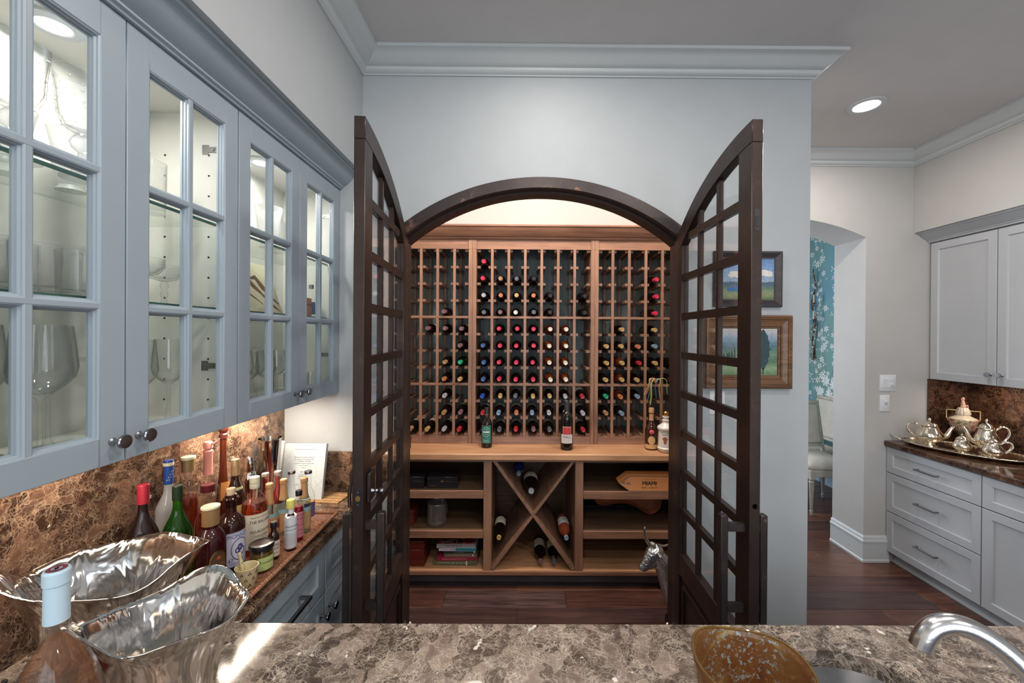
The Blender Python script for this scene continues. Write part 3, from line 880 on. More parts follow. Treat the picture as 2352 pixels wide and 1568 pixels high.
part('arch_stop', MB().ring(ACX, ACZ, 1.086, 1.127, a_of(1.127, 0.729), PI - a_of(1.127, 0.729), 2.1305, 2.214, 60), M['bronze'], fr)
for s_ in (-1, 1):
    b = MB(); b.lathe([(0.001, 0.11), (0.008, 0.113), (0.010, 0.122), (0.009, 0.15), (0.0115, 0.153), (0.0115, 0.185), (0.007, 0.19), (0.001, 0.192)], 16, TR(ACX + s_ * 0.682, 2.16, 0.03))
    part('roller_stop', b, M['tea_silver'], fr)


def leaf(name, label, loc, rz, sg, inner_off):
    """one door leaf: local x runs from the hinge, thickness runs to local sg*y, z up"""
    W_, TH = 0.665, 0.038
    t = thing(name, label, 'door leaf', loc, rz)
    t['kind'] = 'thing'
    zo = lambda s_: ACZ + math.sqrt(RL ** 2 - (0.677 - s_) ** 2)
    zi = lambda s_: ACZ + math.sqrt((RL - 0.078) ** 2 - (0.677 - s_) ** 2)
    ys = lambda a, c_: tuple(sorted((sg * a, sg * c_)))
    HS, FS = 0.045, W_ - 0.088
    def rng(a, c_, n=20):
        return [a + (c_ - a) * i / n for i in range(n + 1)]
    b = MB()
    y0, y1 = ys(0, TH)
    b.prism([(s_, zo(s_)) for s_ in rng(0, W_, 30)] + [(s_, zi(s_)) for s_ in rng(W_, 0, 30)], y0, y1)
    part('arched_top_rail', b, M['bronze'], t, local=True, bev=0.002)
    part('hinge_stile', MB().prism([(0, 0.012), (HS, 0.012)] + [(s_, zi(s_)) for s_ in rng(HS, 0, 4)], y0, y1), M['bronze'], t, local=True, bev=0.002)
    part('free_stile', MB().prism([(FS, 0.012), (W_, 0.012)] + [(s_, zi(s_)) for s_ in rng(W_, FS, 6)], y0, y1), M['bronze'], t, local=True, bev=0.002)
    part('middle_rail', MB().box(HS, FS, y0, y1, 0.558, 0.66), M['bronze'], t, local=True, bev=0.002)
    part('bottom_rail', MB().box(HS, FS, y0, y1, 0.012, 0.13), M['bronze'], t, local=True, bev=0.002)
    # kick panel with a raised frame on both faces
    pn = part('kick_panel', MB().box(HS, FS, *ys(0.013, 0.025), 0.13, 0.558), M['bronze'], t, local=True)
    for a, c_ in ((0.002, 0.013), (0.025, 0.036)):
        q0, q1 = ys(a, c_); mm = 0.035; ww = 0.013; b = MB()
        b.box(HS + mm, FS - mm, q0, q1, 0.558 - mm - ww, 0.558 - mm); b.box(HS + mm, FS - mm, q0, q1, 0.13 + mm, 0.13 + mm + ww)
        b.box(HS + mm, HS + mm + ww, q0, q1, 0.13 + mm + ww, 0.558 - mm - ww); b.box(FS - mm - ww, FS - mm, q0, q1, 0.13 + mm + ww, 0.558 - mm - ww)
        part('panel_moulding', b, M['bronze'], pn, local=True)
    # glazing bars
    step = (FS - HS) / 3
    vx = [HS + step, HS + 2 * step]
    hz = [0.870 + 0.1925 * k for k in range(8)]
    m0, m1 = ys(0.009, 0.029)
    for x in vx:
        part('upright_bar', MB().prism([(x - 0.010, 0.66), (x + 0.010, 0.66), (x + 0.010, zi(x + 0.010) + 0.004), (x - 0.010, zi(x - 0.010) + 0.004)], m0, m1), M['bronze'], t, local=True)
    n0, n1 = ys(0.0075, 0.0305)
    for z in hz:
        xa = HS
        while zi(xa) < z + 0.016 and xa < FS:
            xa += 0.004
        if xa < FS - 0.05:
            part('cross_bar', MB().box(xa, FS, n0, n1, z - 0.0165, z + 0.0165), M['bronze'], t, local=True)
    # one glass pane per opening
    cols = [(HS, vx[0] - 0.0102), (vx[0] + 0.0102, vx[1] - 0.0102), (vx[1] + 0.0102, FS)]
    rows = [0.66] + hz + [9.0]
    p0, p1 = ys(0.017, 0.021)
    for ca, cb in cols:
        for za, zb in zip(rows, rows[1:]):
            lo = za + (0.0167 if za != 0.66 else 0.0)
            hi = zb - 0.0167
            top = [(s_, min(hi, zi(s_) - 0.0005)) for s_ in rng(cb, ca, 6)]
            if max(p[1] for p in top) < lo + 0.01:
                continue
            top = [(s_, max(z, lo + 0.0004)) for s_, z in top]
            part('pane', MB().prism([(ca, lo), (cb, lo)] + top, p0, p1), M['pane'], t, local=True)
    # pull bars on both faces
    hs = W_ - 0.032
    for off, sd in ((inner_off, -1), (0.013, 1)):
        yc = -sg * off if sd < 0 else sg * (TH + off + 0.013)
        yf = 0.0 if sd < 0 else sg * TH
        b = MB(); b.box(hs - 0.014, hs + 0.014, yc - 0.013, yc + 0.013, 0.730, 1.112)
        h = part('pull_handle', b, M['bronze2'], t, local=True, bev=0.003)
        for z in (0.785, 1.068):
            q0, q1 = sorted((yf, yc - 0.013 if yc > yf else yc + 0.013))
            part('standoff', MB().box(hs - 0.011, hs + 0.011, q0, q1, z - 0.013, z + 0.013), M['bronze2'], h, local=True)
    for z in (0.30, 0.95, 1.60, 2.12):
        h = MB(); h.lathe([(0.0085, z - 0.045), (0.0085, z + 0.045)], 12, TR(-0.004, sg * (TH + 0.004), 0))
        h.lathe([(0.001, z + 0.045), (0.0065, z + 0.047), (0.007, z + 0.053), (0.001, z + 0.058)], 12, TR(-0.004, sg * (TH + 0.004), 0))
        part('hinge', h, M['bronze2'], t, local=True)
    return t, W_, TH


lf, W_, TH = leaf('arched_door_leaf', 'left leaf of the open arched bronze door, with a brass bolt plate on its edge', (-0.586, 2.068, 0), math.atan2(-0.665, 0.046), -1, 0.052)
# latch furniture on the left leaf
b = MB(); b.box(W_ - 0.0005, W_ + 0.0012, -0.031, -0.006, 1.142, 1.203)
lp = part('latch_plate', b, plain('latch_steel', srgb(48, 50, 60), 0.35, 0.6), lf, local=True, bev=0.0005)
b = MB(); b.lathe([(0.0085, 0), (0.0085, 0.0012), (0.001, 0.0014)], 8, Matrix.Translation((W_ + 0.0012, -0.0185, 1.172)) @ Matrix.Rotation(PI / 2, 4, 'Y'), sx=1.25)
part('bolt', b, M['gold'], lp, local=True)
for z in (1.151, 1.194):
    part('screw', MB().lathe([(0.003, 0), (0.003, 0.0009), (0.001, 0.001)], 10, Matrix.Translation((W_ + 0.0012, -0.0185, z)) @ Matrix.Rotation(PI / 2, 4, 'Y')), M['nickel'], lp, local=True)
b = MB(); b.box(W_ - 0.10, W_ - 0.035, 0.0, 0.012, 1.142, 1.245)
ep = part('lever_plate', b, M['bronze2'], lf, local=True, bev=0.003)
b = MB(); T = Matrix.Translation((W_ - 0.055, 0.012, 1.178)) @ Matrix.Rotation(-PI / 2, 4, 'X')
b.lathe([(0.009, 0), (0.006, 0.006), (0.005, 0.012), (0.0065, 0.016), (0.0045, 0.022), (0.008, 0.027), (0.0098, 0.034), (0.008, 0.041), (0.001, 0.043)], 16, T)
part('thumb_turn', b, M['pewter'], ep, local=True)
b = MB(); b.tube([(W_ - 0.02, -TH - 0.001, 1.27), (W_ - 0.02, -TH - 0.008, 1.255), (W_ - 0.02, -TH - 0.010, 1.22), (W_ - 0.02, -TH - 0.016, 1.18), (W_ - 0.02, -TH - 0.014, 1.14), (W_ - 0.02, -TH - 0.004, 1.13)], [0.006, 0.007, 0.005, 0.006, 0.006, 0.004], 10)
part('thumb_lever', b, M['bronze2'], lf, local=True)
b = MB(); b.box(W_ - 0.006, W_ + 0.001, -TH - 0.009, -TH - 0.0002, 0.02, 1.12)
part('meeting_strip', b, M['bronze2'], lf, local=True)
rl, W_, TH = leaf('arched_door_leaf', 'open right leaf of the arched bronze and glass door, in front of two paintings', (0.786, 2.068, 0), -PI / 2, 1, 0.074)
b = MB(); b.prism(rrect(0.010, 0.028, 2.10, 2.176, 0.008, 5), 0, 0.0012, 'yz', Matrix.Translation((W_ - 0.0002, 0, 0)))
fb_ = part('flush_bolt', b, plain('flush_bolt_steel', srgb(70, 66, 68), 0.35, 0.7), rl, local=True)
part('bolt_slide', MB().box(W_ + 0.001, W_ + 0.0022, 0.0135, 0.0245, 2.113, 2.15), M['ink'], fb_, local=True)
part('bolt_hole', MB().lathe([(0.001, 0), (0.0085, 0)], 16, Matrix.Translation((W_ + 0.0008, 0.0195, 1.152)) @ Matrix.Rotation(PI / 2, 4, 'Y')), M['ink'], rl, local=True)

# ================================================================ WINE WALL
WX0, WX1 = -1.228, 1.356
CW = 0.932         # top of the wooden counter
RY = 3.03          # face of the racks
RZ = [2.363 - 0.1243 * i for i in range(12)]      # rail heights from the top

base = thing('wine_base_cabinet', 'walnut base cabinet with open shelves and an X-shaped bottle bin', 'cabinet', (ACX, 3.0, 0))
b = MB()
for x0, x1 in ((WX0, WX0 + 0.055), (-0.255, -0.200), (0.373, 0.428), (WX1 - 0.055, WX1)):
    b = MB(); b.box(x0, x1, 2.80, 3.40, 0.10, CW - 0.042); part('upright_panel', b, M['rack'], base, bev=0.001)
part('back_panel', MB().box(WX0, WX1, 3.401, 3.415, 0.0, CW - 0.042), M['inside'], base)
part('bottom_board', MB().box(WX0, WX1, 2.801, 3.40, 0.10, 0.121), M['counter_w'], base)
part('bottom_rail', MB().box(WX0, WX1, 2.788, 2.80, 0.096, 0.119), M['rack_h'], base)
part('toe_kick', MB().box(WX0, WX1, 2.83, 2.845, 0.0, 0.099), M['toe'], base)
part('plinth_moulding', MB().box(WX0, WX1, 2.800, 2.829, 0.045, 0.0955), M['toe'], base)
part('top_rail', MB().box(WX0, WX1, 2.794, 2.80, CW - 0.062, CW - 0.042), M['rack_h'], base)
for x0, x1 in ((WX0 + 0.055, -0.255), (0.428, WX1 - 0.055)):
    for z0, z1 in ((0.618, 0.672), (0.347, 0.398)):
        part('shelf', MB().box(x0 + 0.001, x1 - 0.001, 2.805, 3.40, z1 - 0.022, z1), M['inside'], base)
        part('shelf_edge', MB().box(x0 + 0.001, x1 - 0.001, 2.789, 2.8048, z0, z1), M['rack_h'], base, bev=0.002)
X0, X1, Z0, Z1 = -0.199, 0.372, 0.122, CW - 0.043
for (ax, az, bx, bz), nm in (((X0, Z1, X1, Z0), 'a'), ((X0, Z0, X1, Z1), 'b')):
    d = Vector((bx - ax, bz - az)).normalized(); n_ = Vector((-d.y, d.x)) * 0.009
    if nm == 'a':
        part('cross_board', MB().prism([(ax, az - 0.012), (ax + 0.018, az), (bx, bz + 0.012), (bx - 0.018, bz)], 2.80, 3.40), M['rack_d'], base)
    else:
        cx, cz = (ax + bx) / 2, (az + bz) / 2
        for (px_, pz), (qx, qz), s_ in (((ax, az), (cx, cz), 1), ((cx, cz), (bx, bz), 1)):
            o_ = Vector((qx - px_, qz - pz)).normalized() * 0.012
            pa = (px_ + o_.x, pz + o_.y); qa = (qx - o_.x, qz - o_.y)
            part('cross_board', MB().prism([(pa[0] - n_.x, pa[1] - n_.y), (qa[0] - n_.x, qa[1] - n_.y), (qa[0] + n_.x, qa[1] + n_.y), (pa[0] + n_.x, pa[1] + n_.y)], 2.80, 3.40), M['rack_d'], base)
b = MB(); b.prism([(2.765, CW - 0.041), (2.765, CW - 0.008), (2.772, CW), (3.40, CW), (3.40, CW - 0.041)], WX0, WX1, 'yz')
single('wooden_counter', b, M['counter_w'], 'pale wooden counter below the wine racks', 'counter')

ctop = thing('wine_wall_cornice', 'walnut cornice across the top of the wine racks', 'cornice', (ACX, 3.0, 2.366))
b = MB(); b.sweep([(0, 2.437), (0.010, 2.438), (0.014, 2.444), (0.018, 2.447), (0.018, 2.455), (0.030, 2.458), (0.034, 2.464), (0.060, 2.490), (0.072, 2.518), (0.078, 2.521), (0.078, 2.533), (-0.025, 2.533), (-0.025, 2.437)], [(WX1, RY), (WX0, RY)])
part('crown', b, M['rack_h'], ctop)
part('top_board', MB().box(WX0, WX1, RY - 0.002, RY + 0.02, 2.369, 2.4368), M['rack_h'], ctop)

rail_mesh = None


def rack(name, label, x0, x1, strips):
    """x0..x1 inner opening; strips: x of the uprights"""
    t = thing(name, label, 'wine rack', ((x0 + x1) / 2, RY, 0.95), group='walnut wine racks')
    part('back_board', MB().box(x0, x1, 3.36, 3.375, 0.955, 2.45), M['backboard'], t)
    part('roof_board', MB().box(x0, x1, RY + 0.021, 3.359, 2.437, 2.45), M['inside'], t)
    for z in (RZ[4], RZ[8]):
        part('shelf_board', MB().box(x0, x1, RY - 0.003, RY + 0.016, z - 0.0085, z + 0.0085), M['rack_h'], t, bev=0.001)
    b = MB(); b.prism([(RY - 0.012, CW + 0.0005), (RY + 0.016, CW + 0.0005), (RY + 0.30, 0.985), (RY + 0.30, 0.99), (RY - 0.004, 0.984)], x0, x1, 'yz')
    part('bottom_board', b, M['rack_h'], t)
    segs = ((0.984, RZ[8] - 0.0086), (RZ[8] + 0.0086, RZ[4] - 0.0086), (RZ[4] + 0.0086, 2.3685))
    for x in strips:
        for za, zb in segs:
            part('upright_strip', MB().box(x - 0.0095, x + 0.0095, RY - 0.002, RY + 0.012, za, zb), M['rack'], t)
            part('rear_strip', MB().box(x - 0.0095, x + 0.0095, 3.335, 3.349, za, zb), M['rack_d'], t)
    def rail(x, z, l, r):
        b = MB()
        if l: b.box(x - 0.0285, x - 0.0105, RY + 0.0125, 3.334, z - 0.0105, z + 0.0085)
        if r: b.box(x + 0.0105, x + 0.0285, RY + 0.0125, 3.334, z - 0.0105, z + 0.0085)
        b.box(x - (0.0105 if l else 0), x + (0.0105 if r else 0), RY + 0.0125, RY + 0.028, z - 0.0105, z + 0.0085)
        return b
    proto = None
    for i, z in enumerate(RZ):
        for k, x in enumerate([x0 + 0.0005] + strips + [x1 - 0.0005]):
            if i == 0: zz = z - 0.002
            else: zz = z
            if k == 0 or k == len(strips) + 1:
                part('rail', rail(x, zz, k > 0, k == 0), M['rack_d'], t)
            elif proto is None:
                ORIG['_'] = (x, 0, zz)
                proto = link('rail', rail(x, zz, True, True).mesh('rail', M['rack_d'], (x, 0, zz)), t)
                proto.location = (x - t.location.x, -RY, zz - 0.95)
            else:
                c = proto.copy(); C.objects.link(c); c.parent = t; c.location = (x - t.location.x, -RY, zz - 0.95)
    return t


PX = 0.1225
sL = [-0.747 - PX * k for k in (3, 2, 1)] + [-0.747, -0.625, -0.501]
rack('wine_rack', 'left walnut wine rack, mostly empty', WX0, -0.396, sL)
sM = [-0.222 + 0.1221 * k for k in range(6)]
rack('wine_rack', 'middle walnut wine rack holding most of the bottles', -0.338, 0.508, sM)
sR = [0.671 + 0.1227 * k for k in range(5)]
rack('wine_rack', 'right walnut wine rack with gold-capped bottles', 0.566, WX1, sR)
for x0, x1, nm in ((-0.3955, -0.3385, 'between the left and middle wine racks'), (0.5085, 0.5655, 'between the middle and right wine racks')):
    t = thing('rack_divider', 'walnut divider post ' + nm, 'post', ((x0 + x1) / 2, RY, CW))
    xm = (x0 + x1) / 2
    for a, c_ in ((x0, xm - 0.0006), (xm + 0.0006, x1)):
        part('board', MB().box(a, c_, RY - 0.008, 3.37, CW + 0.0005, 2.3685), M['rack'], t, bev=0.0015)
        part('board_head', MB().box(a, c_, RY - 0.008, RY - 0.0025, 2.369, 2.4365), M['rack'], t)

# ---------------------------------------------------------------- bottles in the racks
BODY = [(0.001, 0.006), (0.030, 0.0), (0.0365, 0.004), (0.0375, 0.012), (0.0375, 0.175), (0.035, 0.192), (0.026, 0.212), (0.018, 0.226), (0.0145, 0.238), (0.014, 0.285)]
CAPP = [(0.0146, 0.238), (0.0152, 0.2385), (0.0148, 0.283), (0.0160, 0.284), (0.0160, 0.297), (0.0145, 0.300), (0.0100, 0.2992), (0.001, 0.2988)]
Rneck = Matrix.Rotation(PI / 2, 4, 'X')      # bottle axis z -> -y
CAPC = {'pink': (214, 52, 84), 'red': (186, 44, 56), 'gold': (196, 160, 104), 'tan': (176, 136, 92), 'copper': (196, 120, 78), 'black': (34, 30, 34), 'silver': (176, 176, 184),
        'grey': (96, 98, 108), 'blue': (62, 96, 150), 'royal': (40, 74, 172), 'pale blue': (130, 154, 180), 'cream': (222, 214, 196), 'green': (40, 168, 120), 'dark red': (96, 28, 34), 'mauve': (134, 96, 104)}
GLS = {'dark': M['darkglass'], 'amber': plain('amber_bottle_glass', srgb(92, 42, 22), 0.07, spec=0.6), 'green': thin_glass('green_bottle_glass', (0.45, 0.6, 0.42), 1.5)}
cap_mesh = {}; body_mesh = {}
for g, mt in GLS.items():
    body_mesh[g] = MB().lathe(BODY, 22, Rneck).mesh('body', mt)
for c_, rgb in CAPC.items():
    dk = tuple(v * 0.55 for v in srgb(*rgb))
    mt = plain('capsule_' + c_.replace(' ', '_'), srgb(*rgb), 0.35, 0.25); mr = plain('capsule_ring_' + c_.replace(' ', '_'), dk, 0.4, 0.2)
    q = MB().lathe(CAPP, 20, Rneck)
    q.tube([(0.0095 * math.cos(a), -0.2995, 0.0095 * math.sin(a)) for a in [2 * PI * i / 16 for i in range(16)]], 0.0007, 5, closed=True, m=1)
    cap_mesh[c_] = q.mesh('capsule', [mt, mr])
lbl_mesh = band(MB(), 0.0378, PI / 2, 1.1, 0.055, 0.145, 8, Rneck).mesh('label', M['paper'])
# columns counted from the left within what the photo shows of each rack
COLX = {'left': [-0.8085, -0.686, -0.563, -0.448], 'middle': [-0.281, -0.161, -0.039, 0.083, 0.205, 0.327, 0.449], 'right': [0.616, 0.732, 0.855, 0.978, 1.10]}
ORD = ['top', 'second', 'third', 'fourth', 'fifth', 'sixth', 'seventh', 'eighth', 'ninth', 'tenth', 'bottom']
ORDC = ['first', 'second', 'third', 'fourth', 'fifth', 'sixth', 'seventh']
BOT = {
    'middle': {0: {0: 'pink'}, 1: {0: 'pink', 1: 'tan', 2: 'grey', 3: 'black'}, 2: {0: 'silver', 1: 'copper', 2: 'gold', 3: 'copper', 4: 'black', 6: 'black'},
               3: {0: 'grey', 1: 'mauve', 2: 'cream', 3: 'grey', 4: 'black', 6: 'black'}, 4: {1: 'pink', 2: 'pink', 3: 'pink', 4: 'A', 5: 'A'},
               5: {0: 'blue', 1: 'pink', 2: 'pink', 3: 'pink', 4: 'A', 5: 'A'}, 6: {0: 'blue', 1: 'pink', 2: 'pink', 3: 'pink', 4: 'A', 5: 'A'},
               7: {0: 'blue', 1: 'pink', 2: 'pink', 3: 'pink', 4: 'A', 5: 'A'}, 8: {0: 'royal', 1: 'gold', 2: 'grey', 3: 'gold', 4: 'gold', 5: 'silver', 6: 'red'},
               9: {0: 'red', 1: 'pale blue', 2: 'copper', 3: 'pale blue', 4: 'silver', 5: 'silver', 6: 'silver'}, 10: {0: 'blue', 1: 'grey', 2: 'red', 3: 'mauve', 4: 'grey', 6: 'red'}},
    'left': {3: {2: 'mauve'}, 4: {1: 'mauve', 2: 'mauve', 3: 'mauve'}, 5: {3: 'mauve'}, 6: {2: 'tan', 3: 'G'}, 7: {2: 'copper', 3: 'gold'}, 8: {2: 'silver'}, 9: {2: 'tan', 3: 'mauve'}, 10: {0: 'tan', 1: 'gold', 2: 'silver', 3: 'red'}},
    'right': {1: {3: 'pink'}, 2: {3: 'pink'}, 3: {3: 'pink'}, 4: {1: 'gold', 3: 'gold'}, 5: {0: 'gold', 1: 'gold', 2: 'copper', 3: 'pale blue'}, 6: {0: 'gold', 1: 'Ag', 2: 'red', 3: 'gold', 4: 'dark red'},
              7: {0: 'gold', 1: 'Ag', 2: 'gold', 3: 'copper', 4: 'dark red'}, 8: {0: 'green', 1: 'Ac', 2: 'pale blue'}, 9: {0: 'tan', 1: 'pale blue'}}}
br_ = random.Random(3)
for sec, rows_ in BOT.items():
    for r_, cols_ in rows_.items():
        for c_, code in cols_.items():
            glass = 'dark'; cap = code
            if code == 'A': glass, cap = 'amber', 'cream'
            elif code == 'Ag': glass, cap = 'amber', 'gold'
            elif code == 'Ac': glass, cap = 'amber', 'copper'
            elif code == 'G': glass, cap = 'green', 'green'
            z = RZ[r_ + 1] + 0.031 + 0.0017 * r_
            x = COLX[sec][c_] + br_.uniform(-0.003, 0.003)
            lab = '%s-capped %swine bottle in the %s rack, %s row, %s column from its left' % (cap, {'dark': '', 'amber': 'amber ', 'green': 'clear '}[glass], sec, ORD[r_], ORDC[c_])
            t = thing('wine_bottle', lab, 'bottle', (x, 3.28 + br_.uniform(-0.012, 0.008), z), group='wine bottles in the walnut racks')
            t.rotation_euler = (br_.uniform(-0.008, 0.004), 0, br_.uniform(-0.02, 0.02))
            for nm, me in (('body', body_mesh[glass]), ('capsule', cap_mesh[cap])) + ((('label', lbl_mesh),) if br_.random() < 0.4 and sec == 'left' or r_ > 7 else ()):
                o = bpy.data.objects.new(nm, me); C.objects.link(o); o.parent = t

# bottles lying in the X bin
BIN = [((-0.015, 2.83, 0.775), 'blue wine bottle lying high in the X bin, beside the large black one', 1.05, plain('blue_glass', srgb(20, 34, 90), 0.08), 'grey', False),
       ((0.072, 2.83, 0.655), 'large black wine bottle lying in the upper notch of the X bin', 1.45, M['darkglass'], 'silver', True),
       ((-0.150, 2.83, 0.330), 'gold-capped wine bottle lying in the left compartment of the X bin', 1.1, M['darkglass'], 'gold', True),
       ((0.318, 2.83, 0.330), 'pale-capped rose wine bottle lying in the right compartment of the X bin', 1.12, plain('rose_glass', srgb(150, 74, 48), 0.08), 'pale blue', True),
       ((0.140, 2.83, 0.168), 'black wine bottle on the left in the bottom compartment of the X bin', 1.08, M['darkglass'], 'mauve', True),
       ((0.234, 2.83, 0.164), 'black wine bottle on the right in the bottom compartment of the X bin', 1.0, M['darkglass'], 'grey', True)]
for (x, y, z), lab, s_, mt, cp, has in BIN:
    L = 0.30 * (1 + (s_ - 1) * 0.35)
    t = thing('wine_bottle', lab, 'bottle', (x, y + 0.30 * 1.0, z), group='wine bottles in the X bin')
    T = Matrix.Scale(1, 4) @ Matrix.Diagonal((s_, 1, s_, 1)) @ Rneck
    part('body', MB().lathe(BODY, 24, T), mt, t, local=True)
    T2 = Matrix.Diagonal((max(1, s_ * 0.86), 1, max(1, s_ * 0.86), 1)) @ Rneck
    part('capsule', MB().lathe(CAPP, 20, T2), plain('capsule_bin', srgb(*CAPC[cp]), 0.4, 0.2), t, local=True)
    if has:
        part('label', band(MB(), 0.0379, PI / 2, 1.2, 0.05, 0.15, 10, T), M['paper'] if 'rose' not in lab else M['white'], t, local=True)

# ================================================================ ON THE LEFT COUNTER
def ease(a, b_, t_):
    t_ = t_ * t_ * (3 - 2 * t_)
    return a + (b_ - a) * t_


def bprof(H, R_, nr, s0, s1, rnd_=0.0, inset=0.0, top=None):
    """profile of an upright bottle: straight to s0*H, shoulder to the neck at s1*H, neck to the top"""
    p = [(0.0008, 0.004), (R_ * 0.86, 0.0 + inset), (R_ - inset, 0.006 + inset), (R_ - inset, s0 * H)]
    for i in range(1, 9):
        t_ = i / 8.0
        rr = ease(R_, nr, t_) if rnd_ == 0 else nr + (R_ - nr) * (1 - t_ ** rnd_)
        p.append((rr - inset, (s0 + (s1 - s0) * t_) * H))
    p.append((nr - inset, top if top else H))
    return p


def liq_prof(H, R_, nr, s0, s1, rnd_, level):
    q = bprof(H, R_, nr, s0, s1, rnd_, 0.0025)
    out_ = []
    for (r0, z0), (r1, z1) in zip(q, q[1:]):
        if z0 <= level * H:
            out_.append((r0, z0))
            if z1 > level * H:
                k = (level * H - z0) / max(1e-6, z1 - z0); rr = r0 + (r1 - r0) * k
                out_ += [(rr, level * H), (0.0008, level * H)]
                return out_
    return out_ + [(0.0008, q[-1][1] - 0.001)]


def bottle(label, x, y, H, R_, nr, s0, s1, glass, liq=None, level=0.6, cap=None, z=CT, rnd_=0.0, sy=1.0, rz=0.0, name='bottle', cat='bottle', group=None, n=28):
    """cap: (material, height, radius, ribbed)"""
    t = thing(name, label, cat, (x, y, z), rz, group)
    if x < 0 and y < 2.2:
        k = 1.04 * y / math.hypot(x, y); t.scale = (k, k, 1)      # slim bottles
    ch = cap[1] if cap else 0.0
    b = MB(); b.lathe(bprof(H, R_, nr, s0, s1, rnd_, 0, H - ch * 0.6), n, sy=sy)
    b.cap = False
    part('glass_body', b, glass, t, local=True)
    if liq is not None:
        part('drink', MB().lathe(liq_prof(H, R_, nr, s0, s1, rnd_, level), n, sy=sy), liq, t, local=True)
    if cap:
        mt, ch, cr, rib = cap
        fn = (lambda r, z_, a: (r * (1 + (0.025 * math.cos(a * 24) if 0.15 * ch < z_ - (H - ch) < 0.95 * ch and r > cr * 0.8 else 0)), z_)) if rib else None
        pts = [(nr * 0.98, H - ch), (cr, H - ch), (cr, H - ch * 0.5), (cr, H - 0.002), (cr * 0.92, H), (0.0008, H)]
        part('cap', MB().lathe(pts, 48 if rib else 28, fn=fn), mt, t, local=True)
    return t


def tint(nm, r, g, b_, ior=1.35, milk=0.0, mc=(0.8, 0.8, 0.8)):
    return thin_glass(nm, srgb(r, g, b_), ior, 0.03, milk, mc)


CLR = M['glass']
G_red = tint('dark_red_wine_glass', 96, 30, 34, 1.5, 0.55, srgb(40, 12, 16)); G_grn = tint('green_glass', 120, 176, 70, 1.5, 0.18, srgb(40, 110, 30))
G_brn = plain('brown_bottle_glass', srgb(52, 24, 16), 0.08, spec=0.6)
L_amb = tint('amber_liquor', 220, 150, 116, 1.2, 0.10, srgb(150, 84, 62)); L_red = tint('red_liquor', 170, 60, 66, 1.2, 0.25, srgb(104, 20, 28))
L_pnk = tint('pink_liquor', 234, 160, 160, 1.2, 0.10, srgb(190, 60, 80)); L_gold = tint('gold_liquor', 226, 176, 120, 1.2, 0.2, srgb(190, 130, 80))
G_amb = tint('amber_glass', 170, 96, 56, 1.5, 0.3, srgb(120, 62, 34))
M['cork'] = plain('cork', srgb(206, 176, 140), 0.8, vary=0.1, vscale=120); M['corktop'] = plain('cream_cap', srgb(232, 222, 186), 0.5)
FA = -0.42   # the way the labels face (into the room)


def label_band(t, R_, z0, z1, mat, ang=FA, half=1.1, nm='label', lab=None, r1=None):
    return part(nm, band(MB(), R_ + 0.0006, ang, half, z0, z1, 14, r1=(r1 + 0.0006) if r1 else None), mat, t, local=True, label=lab)


def words_on(lb, R_, lines, mat=None, ang=FA):
    b = MB()
    for txt, size, z, sx in lines:
        wrap(b, txt, size, R_ + 0.0011, ang, z, sx)
    part('lettering', b, mat or M['ink'], lb, local=True)


# tray
TX0, TX1, TY0, TY1, TZ = -1.19, -0.812, 1.215, 1.735, CT
tr = thing('wicker_tray', 'brown woven wicker tray full of bottles on the left counter', 'tray', ((TX0 + TX1) / 2, (TY0 + TY1) / 2, TZ))
M['wicker'] = plain('brown_wicker', srgb(132, 84, 62), 0.55, vary=0.35, vscale=60); M['wicker2'] = plain('light_wicker', srgb(156, 106, 78), 0.55, vary=0.25, vscale=60)
part('tray_floor', MB().box(TX0, TX1, TY0, TY1, TZ + 0.0005, TZ + 0.004), M['wicker'], tr)
b = MB(); k = 0
x = TX0 + 0.006
while x < TX1:
    b.tube([(x, TY0 + (TY1 - TY0) * i / 64, TZ + 0.0055 + 0.0012 * math.sin(i * PI / 2 * 1.0 + k * PI)) for i in range(65)], 0.0032, 4); x += 0.0105; k += 1
y = TY0 + 0.006; k = 0
while y < TY1:
    b.tube([(TX0 + (TX1 - TX0) * i / 46, y, TZ + 0.0055 - 0.0012 * math.sin(i * PI / 2 * 1.0 + k * PI)) for i in range(47)], 0.0028, 4); y += 0.0105; k += 1
o = part('weave', b, M['wicker2'], tr); o['kind'] = 'stuff'
b = MB(); fl_ = 0.022
loops = [(0.0, 0.004), (fl_ * 0.5, 0.016), (fl_, 0.028), (fl_ + 0.005, 0.028), (fl_ * 0.5 + 0.005, 0.014), (0.005, 0.0005)]
b.sweep([(-o_, TZ + h) for o_, h in loops], [(TX0, TY0), (TX1, TY0), (TX1, TY1), (TX0, TY1)], True)
part('tray_wall', b, M['wicker'], tr)
b = MB(); per = []
q = fl_ + 0.002
cs = [(TX0 - q, TY0 - q), (TX1 + q, TY0 - q), (TX1 + q, TY1 + q), (TX0 - q, TY1 + q)]
for (ax, ay), (bx, by) in zip(cs, cs[1:] + cs[:1]):
    L = math.hypot(bx - ax, by - ay); nn = int(L / 0.0011)
    for i in range(nn):
        per.append((ax + (bx - ax) * i / nn, ay + (by - ay) * i / nn, (by - ay) / L, -(bx - ax) / L))
for ph in (0, PI):
    b.tube([(px_ + nx * 0.0042 * math.cos(i * 0.62 + ph), py + ny * 0.0042 * math.cos(i * 0.62 + ph), TZ + 0.0285 + 0.0042 * math.sin(i * 0.62 + ph)) for i, (px_, py, nx, ny) in enumerate(per)], 0.0028, 5, closed=True)
part('braided_rim', b, M['wicker2'], tr)
b = MB()
